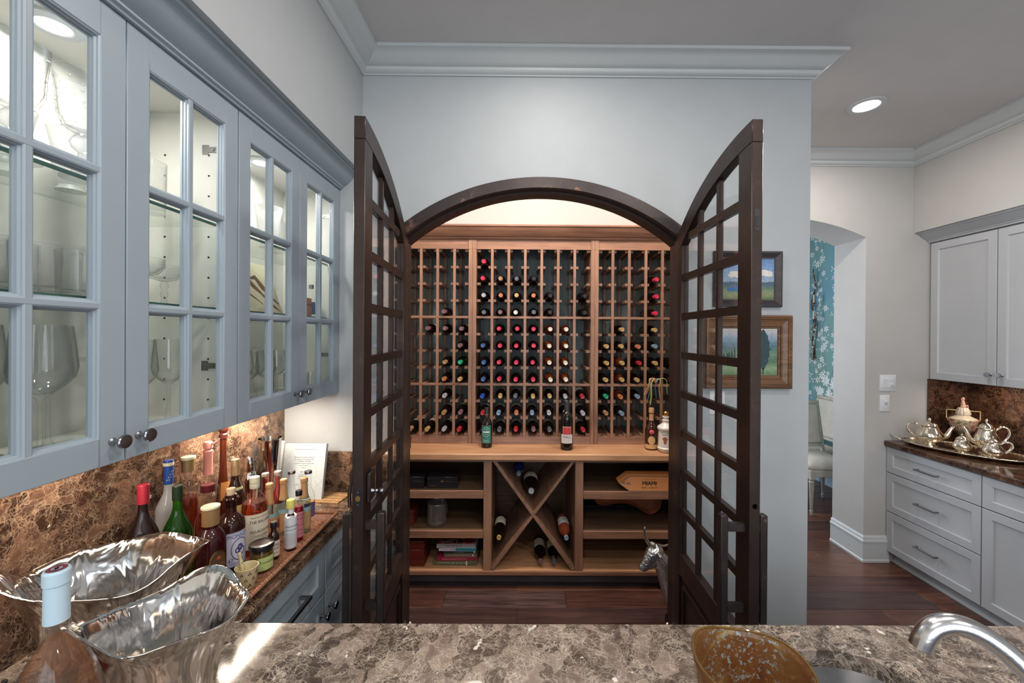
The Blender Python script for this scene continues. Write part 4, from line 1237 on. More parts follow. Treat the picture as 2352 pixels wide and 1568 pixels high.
for (ax, ay), (bx, by) in zip(cs, cs[1:] + cs[:1]):
    L = math.hypot(bx - ax, by - ay); nn = int(L / 0.009)
    nx, ny = (by - ay) / L, -(bx - ax) / L
    for i in range(1, nn):
        px_, py = ax + (bx - ax) * i / nn, ay + (by - ay) * i / nn
        b.tube([(px_ - nx * fl_ * 0.9, py - ny * fl_ * 0.9, TZ + 0.0035), (px_ - nx * fl_ * 0.40 , py - ny * fl_ * 0.40, TZ + 0.0160), (px_ + nx * 0.001, py + ny * 0.001, TZ + 0.0275)], 0.0024, 4)
o = part('wall_canes', b, M['wicker2'], tr); o['kind'] = 'stuff'
ZT = CT + 0.0085

plain_cap = lambda nm, r, g, b_, rough=0.35, metal=0.3: plain(nm, srgb(r, g, b_), rough, metal)
# --- standing behind the silver bowls
t = bottle('dark wine bottle with a ribbed red screw cap behind the silver bowl', -1.123, 1.220, 0.345, 0.050, 0.0155, 0.52, 0.80, G_red, None, cap=(plain_cap('red_cap', 186, 50, 66), 0.056, 0.0185, True), group='bottles on the left counter')
t = bottle('green glass bottle with a dark green ribbed cap behind the silver bowl', -1.088, 1.300, 0.313, 0.050, 0.0150, 0.50, 0.80, G_grn, None, cap=(plain_cap('dark_green_cap', 44, 62, 40), 0.045, 0.0172, True), z=CT, group='bottles on the left counter')
lb = label_band(t, 0.050, 0.06, 0.15, plain('olive_label', srgb(60, 70, 40), 0.6))
t = bottle('frosted clear bottle with a royal blue neck sleeve near the marble backsplash', -1.172, 1.364, 0.365, 0.043, 0.0155, 0.55, 0.74, tint('frosted_bottle', 240, 240, 240, 1.4, 0.45, (0.75, 0.75, 0.75)), None, cap=(plain_cap('blue_cap', 40, 66, 160, 0.4, 0.0), 0.016, 0.0175, False), z=ZT, group='bottles on the wicker tray')
part('neck_sleeve', MB().lathe([(0.0158, 0.286), (0.0168, 0.2865), (0.0168, 0.345), (0.0158, 0.3455)], 28), plain('blue_sleeve', srgb(36, 74, 150), 0.4), t, local=True)
wsb = MB(); [wrap(wsb, '* *', 0.016, 0.0172, FA - 0.5 + 0.3 * q, 0.298 + 0.009 * q, 0.7) for q in range(4)]; part('lettering', wsb, M['white'], t, local=True)
part('collar', MB().lathe([(0.0155, 0.346), (0.0185, 0.348), (0.0185, 0.357), (0.0155, 0.359)], 28), M['corktop'], t, local=True)
t = bottle('flat clear bottle of pale liquor with a gold and cream stopper', -1.168, 1.440, 0.345, 0.050, 0.017, 0.52, 0.80, CLR, L_amb, 0.62, (plain_cap('brass_cap', 150, 124, 84), 0.042, 0.0235, True), z=ZT, sy=0.62, rz=FA, rnd_=2.2, group='bottles on the wicker tray')
part('stopper_top', MB().lathe([(0.0008, 0.3455), (0.0255, 0.345), (0.0265, 0.350), (0.0255, 0.354), (0.0008, 0.3545)], 28), M['corktop'], t, local=True)
b = MB(); letters(b, 'ELIT', 0.030, TR(0.020, -0.0325, 0.12, 0, 0, PI / 2)); part('lettering', b, M['ink'], t, local=True)
t = bottle('clear bottle sealed in pink wax with a pull tab', -1.160, 1.520, 0.375, 0.045, 0.0155, 0.50, 0.70, CLR, L_pnk, 0.36, None, z=ZT, rnd_=2.0, group='bottles on the wicker tray')
wx = plain('pink_wax', srgb(232, 156, 146), 0.4)
wp = part('wax_seal', MB().lathe([(0.0162, 0.262), (0.0178, 0.264), (0.0172, 0.340), (0.0192, 0.344), (0.0192, 0.352), (0.016, 0.3535), (0.0125, 0.356), (0.0125, 0.360), (0.0175, 0.362), (0.0185, 0.378), (0.015, 0.385), (0.0008, 0.387)], 28), wx, t, local=True)
part('pull_tab', MB().tube([(0.012, 0.0, 0.379), (0.028, 0.0, 0.378), (0.040, 0.004, 0.386), (0.047, 0.006, 0.396)], [0.005, 0.0045, 0.0045, 0.0015], 8), wx, wp, local=True)
t = bottle('tall slender amber bottle with a dark red ball stopper against the backsplash', -1.184, 1.630, 0.405, 0.033, 0.0135, 0.10, 0.72, G_amb, None, z=ZT, group='bottles on the wicker tray')
part('stopper', MB().lathe([(0.0135, 0.368), (0.0175, 0.370), (0.0175, 0.386), (0.0145, 0.390), (0.0145, 0.394), (0.020, 0.400), (0.0215, 0.410), (0.018, 0.420), (0.0008, 0.423)], 28), plain('dark_red_stopper', srgb(74, 34, 28), 0.25), t, local=True)
label_band(t, 0.0275, 0.13, 0.20, plain('ochre_label', srgb(186, 128, 70), 0.6), half=0.9, r1=0.024)
t = bottle('dark liqueur bottle with a gold ribbed screw cap and pale green neck label', -1.056, 1.515, 0.322, 0.039, 0.0140, 0.55, 0.80, G_brn, None, cap=(plain_cap('gold_cap', 196, 160, 116), 0.058, 0.0162, True), z=ZT, group='bottles on the wicker tray')
label_band(t, 0.0305, 0.206, 0.222, plain('pale_green_label', srgb(196, 200, 150), 0.5), half=1.2, nm='neck_label', r1=0.0245)
label_band(t, 0.039, 0.05, 0.16, plain('yellow_label', srgb(214, 190, 120), 0.5), half=1.3)
t = bottle('clear bottle of red liquor with a maroon cap, half empty', -1.069, 1.400, 0.272, 0.046, 0.0215, 0.48, 0.74, CLR, L_red, 0.32, (plain_cap('maroon_cap', 104, 32, 40), 0.024, 0.0255, False), z=ZT, rnd_=1.7, group='bottles on the wicker tray')
# whisky in a cut bottle with an arched label
t = bottle('bottle of dark red whisky with a wide gold stopper and arched gold label', -0.938, 1.240, 0.268, 0.0485, 0.0235, 0.60, 0.78, tint('whisky_glass', 150, 44, 44, 1.5, 0.4, srgb(84, 16, 22)), L_red, 0.7, (plain_cap('antique_gold_cap', 168, 132, 88), 0.050, 0.0265, False), z=CT, rnd_=2.4, group='bottles on the left counter')
part('stopper_top', MB().lathe([(0.0265, 0.2665), (0.0295, 0.2685), (0.0295, 0.2735), (0.027, 0.275), (0.0008, 0.2752)], 32), M['corktop'], t, local=True)
b = MB(); ng = 14
R_ = 0.0485
def arch_label(b, R_, ang, half, z0, z1, zt, n=14):
    v = []; f = []
    for i in range(n + 1):
        a = ang - half + 2 * half * i / n; u_ = abs(i / n * 2 - 1)
        zz = z1 + (zt - z1) * math.sqrt(max(0, 1 - u_ ** 2.4))
        v += [(R_ * math.cos(a), R_ * math.sin(a), z0), (R_ * math.cos(a), R_ * math.sin(a), zz)]
    for i in range(n):
        f.append((2 * i, 2 * i + 2, 2 * i + 3, 2 * i + 1))
    b.add(v, f)
arch_label(b, R_ + 0.0006, FA, 0.62, 0.030, 0.105, 0.148)
lb = part('label', b, M['gold'], t, local=True)
b = MB(); arch_label(b, R_ + 0.0010, FA, 0.54, 0.034, 0.103, 0.142); l2 = part('label_field', b, plain('brown_label', srgb(84, 62, 44), 0.5), lb, local=True)
b = MB(); wrap(b, 'Crown', 0.013, R_ + 0.0014, FA, 0.108, 0.9); wrap(b, 'Royal', 0.013, R_ + 0.0014, FA, 0.096, 0.9)
for k in range(6): wrap(b, 'fine de luxe blended', 0.0045, R_ + 0.0014, FA, 0.076 - k * 0.0065, 1.0)
part('lettering', b, M['gold'], lb, local=True)
b = MB(); b.prism([(-0.006, 0), (0.006, 0), (0.008, 0.008), (0.004, 0.005), (0, 0.011), (-0.004, 0.005), (-0.008, 0.008)], 0, 0.0006, 'yz', Matrix.Rotation(FA, 4, 'Z') @ Matrix.Translation((R_ + 0.001, 0, 0.122))); part('crown_emblem', b, plain('orange_ink', srgb(196, 84, 54), 0.5), lb, local=True)
# gin in an apothecary bottle
t = bottle('brown apothecary bottle with a cork and a lilac label with a round emblem', -0.946, 1.338, 0.262, 0.0475, 0.0185, 0.60, 0.78, G_brn, None, z=ZT, rnd_=2.6, group='bottles on the wicker tray')
part('lip', MB().lathe([(0.0185, 0.222), (0.0185, 0.240), (0.0255, 0.246), (0.0262, 0.251), (0.024, 0.254), (0.013, 0.254)], 28), G_brn, t, local=True)
part('cork', MB().lathe([(0.0125, 0.250), (0.0155, 0.278), (0.0145, 0.282), (0.0008, 0.283)], 24), M['cork'], t, local=True)
R_ = 0.0475
lb = label_band(t, R_, 0.040, 0.150, plain('lilac_label', srgb(150, 148, 178), 0.5), half=0.86)
b = MB(); band(b, R_ + 0.0010, FA, 0.80, 0.044, 0.146, 14); part('label_field', b, plain('pale_lilac', srgb(206, 206, 222), 0.5), lb, local=True)
def disc_on(b, R_, ang, zc, ra, rb=0.0, n=24):
    v = []; f = []; K = max(1, int((ra - rb) / 0.004))
    for i in range(n):
        q_ = 2 * PI * i / n
        for k in range(K + 1):
            rr = ra + (rb - ra) * k / K
            v.append((R_ * math.cos(ang + rr * math.cos(q_) / R_), R_ * math.sin(ang + rr * math.cos(q_) / R_), zc + rr * math.sin(q_) * 1.15))
    for i in range(n):
        j = (i + 1) % n
        for k in range(K):
            f.append(((K + 1) * i + k, (K + 1) * j + k, (K + 1) * j + k + 1, (K + 1) * i + k + 1))
    b.add(v, f)
violet = plain('violet_ink', srgb(78, 74, 128), 0.5)
b = MB(); disc_on(b, R_ + 0.0014, FA + 0.1, 0.093, 0.031, 0.0285); disc_on(b, R_ + 0.0014, FA + 0.1, 0.098, 0.010, 0.003); disc_on(b, R_ + 0.0014, FA + 0.25, 0.086, 0.012, 0.008); disc_on(b, R_ + 0.0014, FA - 0.1, 0.090, 0.008, 0.004)
wrap(b, 'MONKEY', 0.019, R_ + 0.0014, FA, 0.136, 0.95); wrap(b, '47', 0.020, R_ + 0.0014, FA - 0.55, 0.06, 0.9); wrap(b, 'SCHWARZWALD DRY GIN', 0.008, R_ + 0.0014, FA, 0.050, 0.9)
part('lettering', b, violet, lb, local=True)
# malt whisky
t = bottle('clear bottle of amber whisky with a cream stopper and large cream label', -0.958, 1.475, 0.272, 0.0480, 0.0170, 0.58, 0.80, CLR, L_amb, 0.68, (M['corktop'], 0.020, 0.0185, False), z=ZT, rnd_=2.5, group='bottles on the wicker tray')
R_ = 0.0480
lb = label_band(t, R_, 0.028, 0.150, M['paper'], half=1.35, ang=FA - 0.1)
words_on(lb, R_, [('SINGLE MALT SCOTCH WHISKY', 0.0065, 0.138, 0.9), ('THE BALVENIE', 0.0150, 0.122, 0.95), ('DOUBLEWOOD', 0.0125, 0.088, 0.95), ('AGED 12 YEARS', 0.0075, 0.072, 1), ('DISTILLED AND BOTTLED', 0.0055, 0.045, 1)], ang=FA)
part('neck_band', MB().lathe([(0.0173, 0.232), (0.0182, 0.234), (0.0180, 0.248), (0.0172, 0.250)], 24), M['paper'], t, local=True)
# jar
t = thing('glass_jar', 'small glass jar of capers with a black lid and lime green oval label', 'jar', (-0.864, 1.368, ZT))
b = MB(); b.cap = False; b.lathe([(0.001, 0.003), (0.030, 0), (0.0345, 0.006), (0.0345, 0.062), (0.030, 0.074)], 28); part('glass_body', b, CLR, t, local=True)
part('contents', MB().lathe([(0.001, 0.005), (0.031, 0.005), (0.032, 0.062), (0.001, 0.064)], 20, fn=lambda r, z_, a: (r * (1 + 0.05 * math.sin(a * 7) * math.sin(z_ * 300)), z_)), plain('capers', srgb(112, 88, 44), 0.35, vary=0.5, vscale=90, bmp=0.8, bscale=90), t, local=True)
part('lid', MB().lathe([(0.030, 0.072), (0.0360, 0.074), (0.0375, 0.082), (0.0360, 0.090), (0.026, 0.0915), (0.024, 0.090), (0.001, 0.090)], 32), M['black'], t, local=True)
lb = label_band(t, 0.0345, 0.010, 0.052, plain('lime_label', srgb(190, 206, 130), 0.5), half=0.75, ang=FA - 0.15)
words_on(lb, 0.0345, [('Tomatici', 0.013, 0.036, 1.0)], ang=FA - 0.15)
# small bitters
t = bottle('tiny brown bitters bottle with a black cap and white label', -0.866, 1.437, 0.128, 0.0205, 0.0095, 0.62, 0.78, G_brn, None, cap=(M['black'], 0.018, 0.0125, True), z=ZT, group='small bitters bottles on the wicker tray')
lb = label_band(t, 0.0205, 0.012, 0.066, M['paper'], half=1.1, ang=FA - 0.2); words_on(lb, 0.0205, [('BAR', 0.014, 0.052, 1), ('MAGIC', 0.010, 0.040, 1), ('BITTERS', 0.006, 0.024, 1)], ang=FA - 0.2)
t = bottle('bitters bottle wrapped in oversized white paper with a yellow cap', -0.840, 1.497, 0.182, 0.0215, 0.0110, 0.60, 0.72, G_brn, None, cap=(plain_cap('yellow_cap', 222, 212, 110, 0.5, 0), 0.030, 0.0155, True), z=ZT, group='small bitters bottles on the wicker tray')
lb = part('paper_wrapper', MB().lathe([(0.0222, 0.010), (0.0228, 0.012), (0.0224, 0.124), (0.0215, 0.124)], 28, fn=lambda r, z_, a: (r, z_ + (0.004 * math.sin(a * 5) if z_ > 0.1 else 0))), M['white'], t, local=True)
words_on(lb, 0.0224, [('ANGOSTURA', 0.0085, 0.090, 1), ('aromatic bitters', 0.007, 0.078, 1)] + [('cocktails rum punches and long drinks', 0.0036, 0.064 - 0.006 * k, 1) for k in range(7)], M['grey_d'], ang=-0.85)
part('neck_label', band(MB(), 0.0116, FA - 0.4, 1.2, 0.132, 0.150, 8), M['white'], t, local=True)
t = bottle('small bottle of crimson bitters with a black cap and pink label', -0.848, 1.565, 0.190, 0.0195, 0.0085, 0.62, 0.76, CLR, tint('crimson_drink', 200, 20, 50, 1.2, 0.5, srgb(170, 16, 44)), 0.68, (M['black'], 0.020, 0.0125, True), z=ZT, group='small bitters bottles on the wicker tray')
lb = label_band(t, 0.0195, 0.016, 0.112, plain('pink_label', srgb(206, 130, 140), 0.5), half=1.5, ang=FA - 0.3); words_on(lb, 0.0195, [('PEYCHAUD', 0.0095, 0.100, 0.9), ('BITTERS', 0.009, 0.086, 0.9), ('NEW ORLEANS', 0.005, 0.062, 1), ('AROMATIC', 0.005, 0.045, 1), ('COCKTAIL', 0.005, 0.030, 1)], plain('crimson_ink', srgb(140, 24, 50), 0.5), ang=FA - 0.3)
# tonic bottles
gf = plain('gold_foil', srgb(206, 160, 112), 0.42, 0.2)
def tonic(x, y, lab):
    t = bottle(lab, x, y, 0.212, 0.0265, 0.0115, 0.55, 0.76, tint('tonic_glass', 224, 236, 230, 1.4), None, z=ZT, rnd_=0.0, group='tonic bottles with gold foil necks')
    part('foil_neck', MB().lathe([(0.0190, 0.136), (0.0150, 0.155), (0.0130, 0.190), (0.0130, 0.196), (0.0145, 0.198), (0.0150, 0.204), (0.0148, 0.213), (0.0120, 0.216), (0.0008, 0.2162)], 28), gf, t, local=True)
    label_band(t, 0.0265, 0.088, 0.104, plain('aqua_label', srgb(150, 190, 194), 0.5), half=1.4)
    label_band(t, 0.0265, 0.024, 0.088, plain('kraft_label', srgb(196, 158, 112), 0.6), half=1.2, nm='lower_label')
tonic(-0.960, 1.565, 'tonic bottle with gold foil neck just behind the amber whisky, leftmost of the three')
tonic(-0.933, 1.612, 'tonic bottle with gold foil neck between two others of its kind')
tonic(-0.862, 1.630, 'tonic bottle with gold foil neck nearest the tray edge')
def soda(x, y, lab, liq=None, capm=None, lbl=None):
    t = bottle(lab, x, y, 0.222, 0.0270, 0.0118, 0.52, 0.74, CLR, liq, 0.9, (capm, 0.012, 0.0150, True) if capm else None, z=ZT, group='clear soda bottles at the back of the tray')
    if lbl: label_band(t, 0.0270, 0.035, 0.095, lbl, half=1.3)
cc = plain_cap('crown_cap', 190, 170, 160)
soda(-1.035, 1.66, 'clear bottle of pink soda with a silver cap, left of the other pink one', L_pnk, cc, M['white'])
soda(-1.000, 1.685, 'clear bottle of pink soda with a silver cap, right of the other pink one', L_pnk, cc, M['white'])
soda(-0.946, 1.69, 'clear empty soda bottle with a dark cap in front of the pale book', None, M['pewter'])
soda(-0.880, 1.695, 'clear soda bottle with a violet label at the far corner of the tray', None, M['pewter'], plain('violet_label', srgb(110, 96, 130), 0.5))
# pet mug with dotted pattern
t = thing('dotted_cup', 'small cream cup with brown dot clusters at the near end of the tray', 'cup', (-0.850, 1.272, ZT))
cm = plain('cream_glaze', srgb(216, 202, 160), 0.25)
b = MB(); b.cap = False; b.lathe([(0.001, 0.002), (0.024, 0.0), (0.027, 0.004), (0.031, 0.062), (0.0322, 0.0655), (0.030, 0.0655), (0.0275, 0.060), (0.024, 0.006), (0.001, 0.005)], 32); part('cup_body', b, cm, t, local=True)
b = MB()
for r_i, zz in enumerate((0.016, 0.034, 0.052)):
    for k in range(9):
        a = 2 * PI * k / 9 + r_i * 0.35; rr = 0.027 + 0.004 * (zz / 0.062) + 0.0004
        for dx, dz in ((0, 0.003), (-0.0028, -0.0018), (0.0028, -0.0018)):
            disc_on(b, rr + 0.0003 + 0.0002, a + dx / rr, zz + dz, 0.0019, 0.0, 8)
o = part('dot_print', b, plain('brown_glaze', srgb(80, 40, 30), 0.4), t, local=True); o['kind'] = 'stuff'
t2 = thing('spreader', 'cream spreader with spotted handle standing in the dotted cup', 'utensil', (-0.855, 1.274, ZT + 0.008))
b = MB(); b.lathe([(0.001, 0.0), (0.0035, 0.002), (0.0035, 0.035), (0.0055, 0.045), (0.0050, 0.075), (0.0035, 0.085), (0.0052, 0.090), (0.0052, 0.098), (0.001, 0.1005)], 14, TR(0, 0, 0, 0, 0.0, -0.2)); part('handle', b, cm, t2, local=True)
b = MB()
for k in range(9):
    a = k * 2.4; zz = 0.045 + k * 0.0045
    b.lathe([(0.0008, 0.0), (0.0014, 0.0002), (0.0008, 0.0006)], 6, TR(0, 0, 0, 0, 0, -0.2) @ Matrix.Translation((0.0052 * math.cos(a), 0.0052 * math.sin(a), zz)) @ Matrix.Rotation(a, 4, 'Z') @ Matrix.Rotation(PI / 2, 4, 'Y'))
o = part('dot_print', b, plain('black_glaze', srgb(50, 34, 30), 0.4), t2, local=True); o['kind'] = 'stuff'
# shaker, small shaker
t = thing('cocktail_shaker', 'tall polished steel shaker tin in front of the corner of the marble', 'shaker', (-1.140, 1.86, CT))
b = MB(); b.cap = False; b.lathe([(0.001, 0.002), (0.030, 0), (0.032, 0.004), (0.036, 0.17), (0.037, 0.175), (0.0475, 0.318), (0.0505, 0.320), (0.0505, 0.323), (0.0465, 0.322), (0.036, 0.178), (0.031, 0.01), (0.001, 0.008)], 40); part('tin', b, M['chrome'], t, local=True)
t = thing('cocktail_shaker', 'short polished steel cobbler shaker with a domed cap', 'shaker', (-1.175, 1.775, CT))
part('tin', MB().lathe([(0.001, 0.0), (0.030, 0.0), (0.034, 0.15), (0.033, 0.175), (0.022, 0.20)], 32), M['chrome'], t, local=True)
part('cap', MB().lathe([(0.020, 0.1995), (0.021, 0.205), (0.019, 0.245), (0.016, 0.262), (0.001, 0.268)], 32), M['chrome'], t, local=True)
t = thing('drinking_glass', 'small clear glass beside the short steel shaker', 'glass', (-1.105, 1.790, CT))
b = MB(); b.cap = False; b.lathe([(0.001, 0.01), (0.022, 0.0), (0.026, 0.19), (0.0245, 0.19), (0.021, 0.012), (0.001, 0.012)], 28); part('bowl', b, CLR, t, local=True)
# book on end and white folder
def leaning(name, label, cat, x, y, w_, h_, d, tilt, rz, cover, pages):
    t = thing(name, label, cat, (x, y, CT + 0.001 + 0.0), rz)
    T = Matrix.Rotation(-tilt, 4, 'X')
    cv = MB(); cv.box(0, w_, -0.002, 0.0, 0, h_, T); cv.box(0, w_, d, d + 0.002, 0, h_, T); cv.box(w_ - 0.002, w_, 0.0001, d - 0.0001, 0, h_, T)
    part('cover', cv, cover, t, local=True)
    part('pages', MB().box(0.003, w_ - 0.004, 0.0003, d - 0.0003, 0.003, h_ - 0.003, T), pages, t, local=True)
    return t, T
t, T = leaning('recipe_book', 'pale blue-grey hardback with white geometric lines leaning against the marble ledge', 'book', -1.152, 1.955, 0.200, 0.262, 0.016, 0.20, 0.0, plain('pale_book_cover', srgb(196, 206, 210), 0.45), M['paper'])
b = MB()
for k, (txt, size) in enumerate((('The new and classical cocktails of', 0.0075), ('for sipping and for sharing with', 0.0075), ('A FAMILY GROUP', 0.0085), ('a collection of drinks old and new', 0.0070), ('made by friends', 0.0070), ('at home', 0.0070), ('', 0), ('BRACES', 0.0080), ('morning drinks', 0.0065), ('BEVERAGES', 0.0080), ('afternoon classics', 0.0065), ('SPIRITS', 0.0080), ('evening', 0.0065), ('AND COMPANIONS', 0.0080), ('with snacks', 0.0065), ('INDEX', 0.008))):
    if txt: letters(b, txt, size, T @ Matrix.Translation((0.100, -0.0026, 0.198 - k * 0.0098)))
part('lettering', b, M['grey_d'], t, local=True)
b = MB()
def ln(x0, z0, x1, z1, w_=0.0011):
    d = Vector((x1 - x0, z1 - z0)).normalized(); nx, nz = -d.y * w_, d.x * w_
    b.prism([(x0 + nx, z0 + nz), (x1 + nx, z1 + nz), (x1 - nx, z1 - nz), (x0 - nx, z0 - nz)], -0.0029, -0.0021, 'xz', T)
for s_ in (0, 1):
    m_ = (lambda v: v) if s_ == 0 else (lambda v: 0.2 - v)
    for p in ((0.046, 0.02, 0.046, 0.236), (0.046, 0.236, 0.154, 0.236), (0.04, 0.0, 0.04, 0.262), (0.0, 0.20, 0.062, 0.262), (0.0, 0.23, 0.03, 0.26), (0.0, 0.155, 0.04, 0.195), (0.0, 0.215, 0.04, 0.17), (0.0, 0.06, 0.04, 0.10), (0.055, 0.262, 0.085, 0.236), (0.0, 0.10, 0.04, 0.06)):
        ln(m_(p[0]), p[1], m_(p[2]), p[3])
part('line_print', b, M['white'], t, local=True)
t, T = leaning('notebook', 'slim white notebook standing on edge behind the steel shaker', 'notebook', -1.205, 1.975, 0.035, 0.270, 0.008, 0.20, 0.0, M['white'], M['paper'])
# cutlery-like sprigs behind the soda bottles
t = thing('bamboo_mat', 'small woven bamboo mat at the far end of the left counter', 'mat', (-0.92, 2.0, CT))
bm_ = plain('bamboo', srgb(196, 160, 112), 0.55, vary=0.2, vscale=60)
T0 = TR(-0.93, 1.985, CT, -0.12)
for k in range(15):
    part('slat', MB().box(-0.075 + k * 0.0105, -0.0665 + k * 0.0105, -0.06, 0.06, 0.001, 0.0055, T0), bm_, t)
b = MB()
for yy in (-0.045, -0.015, 0.015, 0.045):
    b.tube([(-0.078 + i * 0.00525, yy, 0.0062 + (0.0016 if i % 2 else -0.0002)) for i in range(32)], 0.0016, 5, T0)
part('binding', b, M['wicker2'], t)

# --- free-form silver bowls
def wavy_bowl(name, label, cx, cy, A, B, H, rz, seed, rim):
    t = thing(name, label, 'bowl', (cx, cy, CT), rz)
    pr_ = random.Random(seed); ph = [pr_.random() * 6.28 for _ in range(8)]
    def fn(r, z_, a):
        k = max(0.0, min(1.0, z_ / H)); k2 = k ** 1.5
        w1 = 1 + k * (0.050 * math.sin(3 * a + ph[0]) + 0.030 * math.sin(5 * a + ph[1]) + 0.010 * math.sin(8 * a + ph[2]))
        w1 += (0.010 * math.sin(11 * a + 2.5 * k + ph[3]) + 0.012 * math.sin(8 * a - 2 * k + ph[6])) * k * (1.35 - k)
        dz = k2 * k * (rim[0] * math.sin(2 * a + ph[4]) + rim[1] * math.sin(3 * a + ph[5]) + 0.006 * math.sin(5 * a + ph[2]))
        return r * w1, z_ + dz
    n = 120; S = [(0.001, 0.004), (0.44, 0.0), (0.50, 0.006), (0.55, 0.04), (0.60, 0.10), (0.68, 0.16), (0.80, 0.21), (0.93, 0.25), (1.0, 0.262)]
    k = H / 0.262; out_ = [(r, z_ * k) for r, z_ in S]
    th = 0.004 / A
    inn = [(r - th * 1.5, z_ * k + (0.004 if z_ < 0.2 else 0.0)) for r, z_ in S[::-1] if r > 0.5] + [(0.001, 0.010)]
    inn[0] = (1.0 - th, H + 0.001)
    b = MB(); b.cap = False; b.lathe(out_ + inn, n, sx=A, sy=B, fn=fn)
    part('bowl', b, M['silver'], t, local=True, angle=80)
    return t
wavy_bowl('silver_bowl', 'large free-form polished silver bowl at the back, against the marble backsplash', -0.962, 0.955, 0.185, 0.130, 0.262, 0.28, 4, (0.018, 0.012))
wavy_bowl('silver_bowl', 'free-form polished silver bowl with a wavy rim in front, on the bar counter', -0.700, 0.810, 0.140, 0.112, 0.252, 0.22, 9, (0.016, 0.010))
# rose bottle in the foreground
def big_bottle(lab, x, y, H, R_, nr, capm, liq, glass):
    t = bottle(lab, x, y, H, R_, nr, 0.56, 0.80, glass, liq, 0.80, None, rnd_=2.3, group='rose wine bottles in the foreground')
    part('capsule', MB().lathe([(nr + 0.0006, H * 0.846), (nr + 0.0016, H * 0.8465), (nr + 0.0012, H * 0.955), (nr + 0.0030, H * 0.958), (nr + 0.0030, H * 0.994), (nr + 0.001, H * 1.0), (0.0008, H * 1.0)], 40), capm, t, local=True)
    return t
blue_cap = plain('pale_blue_capsule', srgb(184, 208, 222), 0.42)
t = big_bottle('large rose wine bottle with a pale blue capsule in the foreground', -0.644, 0.570, 0.468, 0.068, 0.0178, blue_cap, tint('rose_wine', 255, 232, 216, 1.33, 0.03, srgb(236, 196, 170)), CLR)
b = MB(); b.lathe([(0.0155, 0.4684), (0.0155, 0.4688), (0.010, 0.4688), (0.010, 0.4684)], 32); b.cap = False
e = part('maroon_ring', b, plain('maroon_ink', srgb(110, 40, 56), 0.5), t, local=True)
b = MB(); T = TR(0, 0, 0.4685)
for k in range(14):
    a = 2 * PI * k / 14
    b.tube([(0.004 * math.cos(a), 0.004 * math.sin(a), 0.4686), (0.009 * math.cos(a + 0.3), 0.009 * math.sin(a + 0.3), 0.4686)], 0.0005, 4)
o = part('crest_print', b, plain('silver_ink', srgb(150, 140, 150), 0.5), t, local=True); o['kind'] = 'stuff'
big_bottle('rose magnum with a pale capsule at the left edge, behind the dark blue bird', -0.962, 0.705, 0.365, 0.050, 0.0160, blue_cap, tint('rose_wine_deep', 222, 160, 144, 1.2, 0.08, srgb(150, 70, 70)), CLR)
# blue bird figurine
t = thing('bird_figurine', 'dark blue glazed bird figurine between the foreground rose bottle and the silver bowls', 'figurine', (-0.835, 0.60, CT))
m, nt, out = nodes('bird_glaze'); bb_ = N(nt, 'ShaderNodeBsdfPrincipled', Roughness=0.22)
vv = N(nt, 'ShaderNodeTexVoronoi', Scale=170.0); nt.links.new(position(nt), vv.inputs['Vector'])
nt.links.new(ramp(nt, vv.outputs['Distance'], [(0.0, srgb(96, 130, 176)), (0.6, srgb(30, 42, 70))]), bb_.inputs['Base Color']); bump(nt, bb_, vv.outputs['Distance'], 0.4, 0.002); nt.links.new(bb_.outputs[0], out.inputs[0]); M['bird'] = m
b = MB(); Pn = [(-0.055, 0, 0.030), (-0.030, 0, 0.060), (0.000, 0, 0.085), (0.012, 0, 0.130), (0.012, 0, 0.180), (0.016, 0, 0.215), (0.026, 0, 0.240), (0.046, 0, 0.252), (0.062, 0, 0.246)]
b.tube(smooth(Pn, 2), [0.0 + v for v in [0.010, 0.026, 0.036, 0.044, 0.050, 0.052, 0.052, 0.050, 0.048, 0.046, 0.044, 0.042, 0.041, 0.040, 0.040, 0.040, 0.039, 0.039, 0.039, 0.040, 0.040, 0.040, 0.040, 0.039, 0.038, 0.036, 0.033, 0.030, 0.025, 0.020, 0.015, 0.011, 0.006, 0.004, 0.002][:len(smooth(Pn, 2))]] + [0.002] * max(0, len(smooth(Pn, 2)) - 35), 20)
body = part('body', b, M['bird'], t, local=True, angle=80)
b = MB(); b.tube([(0.060, 0, 0.247), (0.082, 0, 0.243), (0.102, 0, 0.238)], [0.010, 0.007, 0.002], 12); part('beak', b, plain('beak_glaze', srgb(188, 158, 128), 0.3), t, local=True)
for s_ in (-1, 1):
    part('eye', MB().lathe([(0.001, -0.004), (0.004, 0.0), (0.001, 0.004)], 12, Matrix.Translation((0.044, s_ * 0.0262, 0.254)) @ Matrix.Rotation(PI / 2, 4, 'X')), M['black'], t, local=True)
part('base', MB().lathe([(0.001, 0), (0.045, 0), (0.042, 0.010), (0.001, 0.034)], 24, TR(-0.02, 0, 0)), M['bird'], t, local=True)
t.rotation_euler = (0, 0, 0.25)
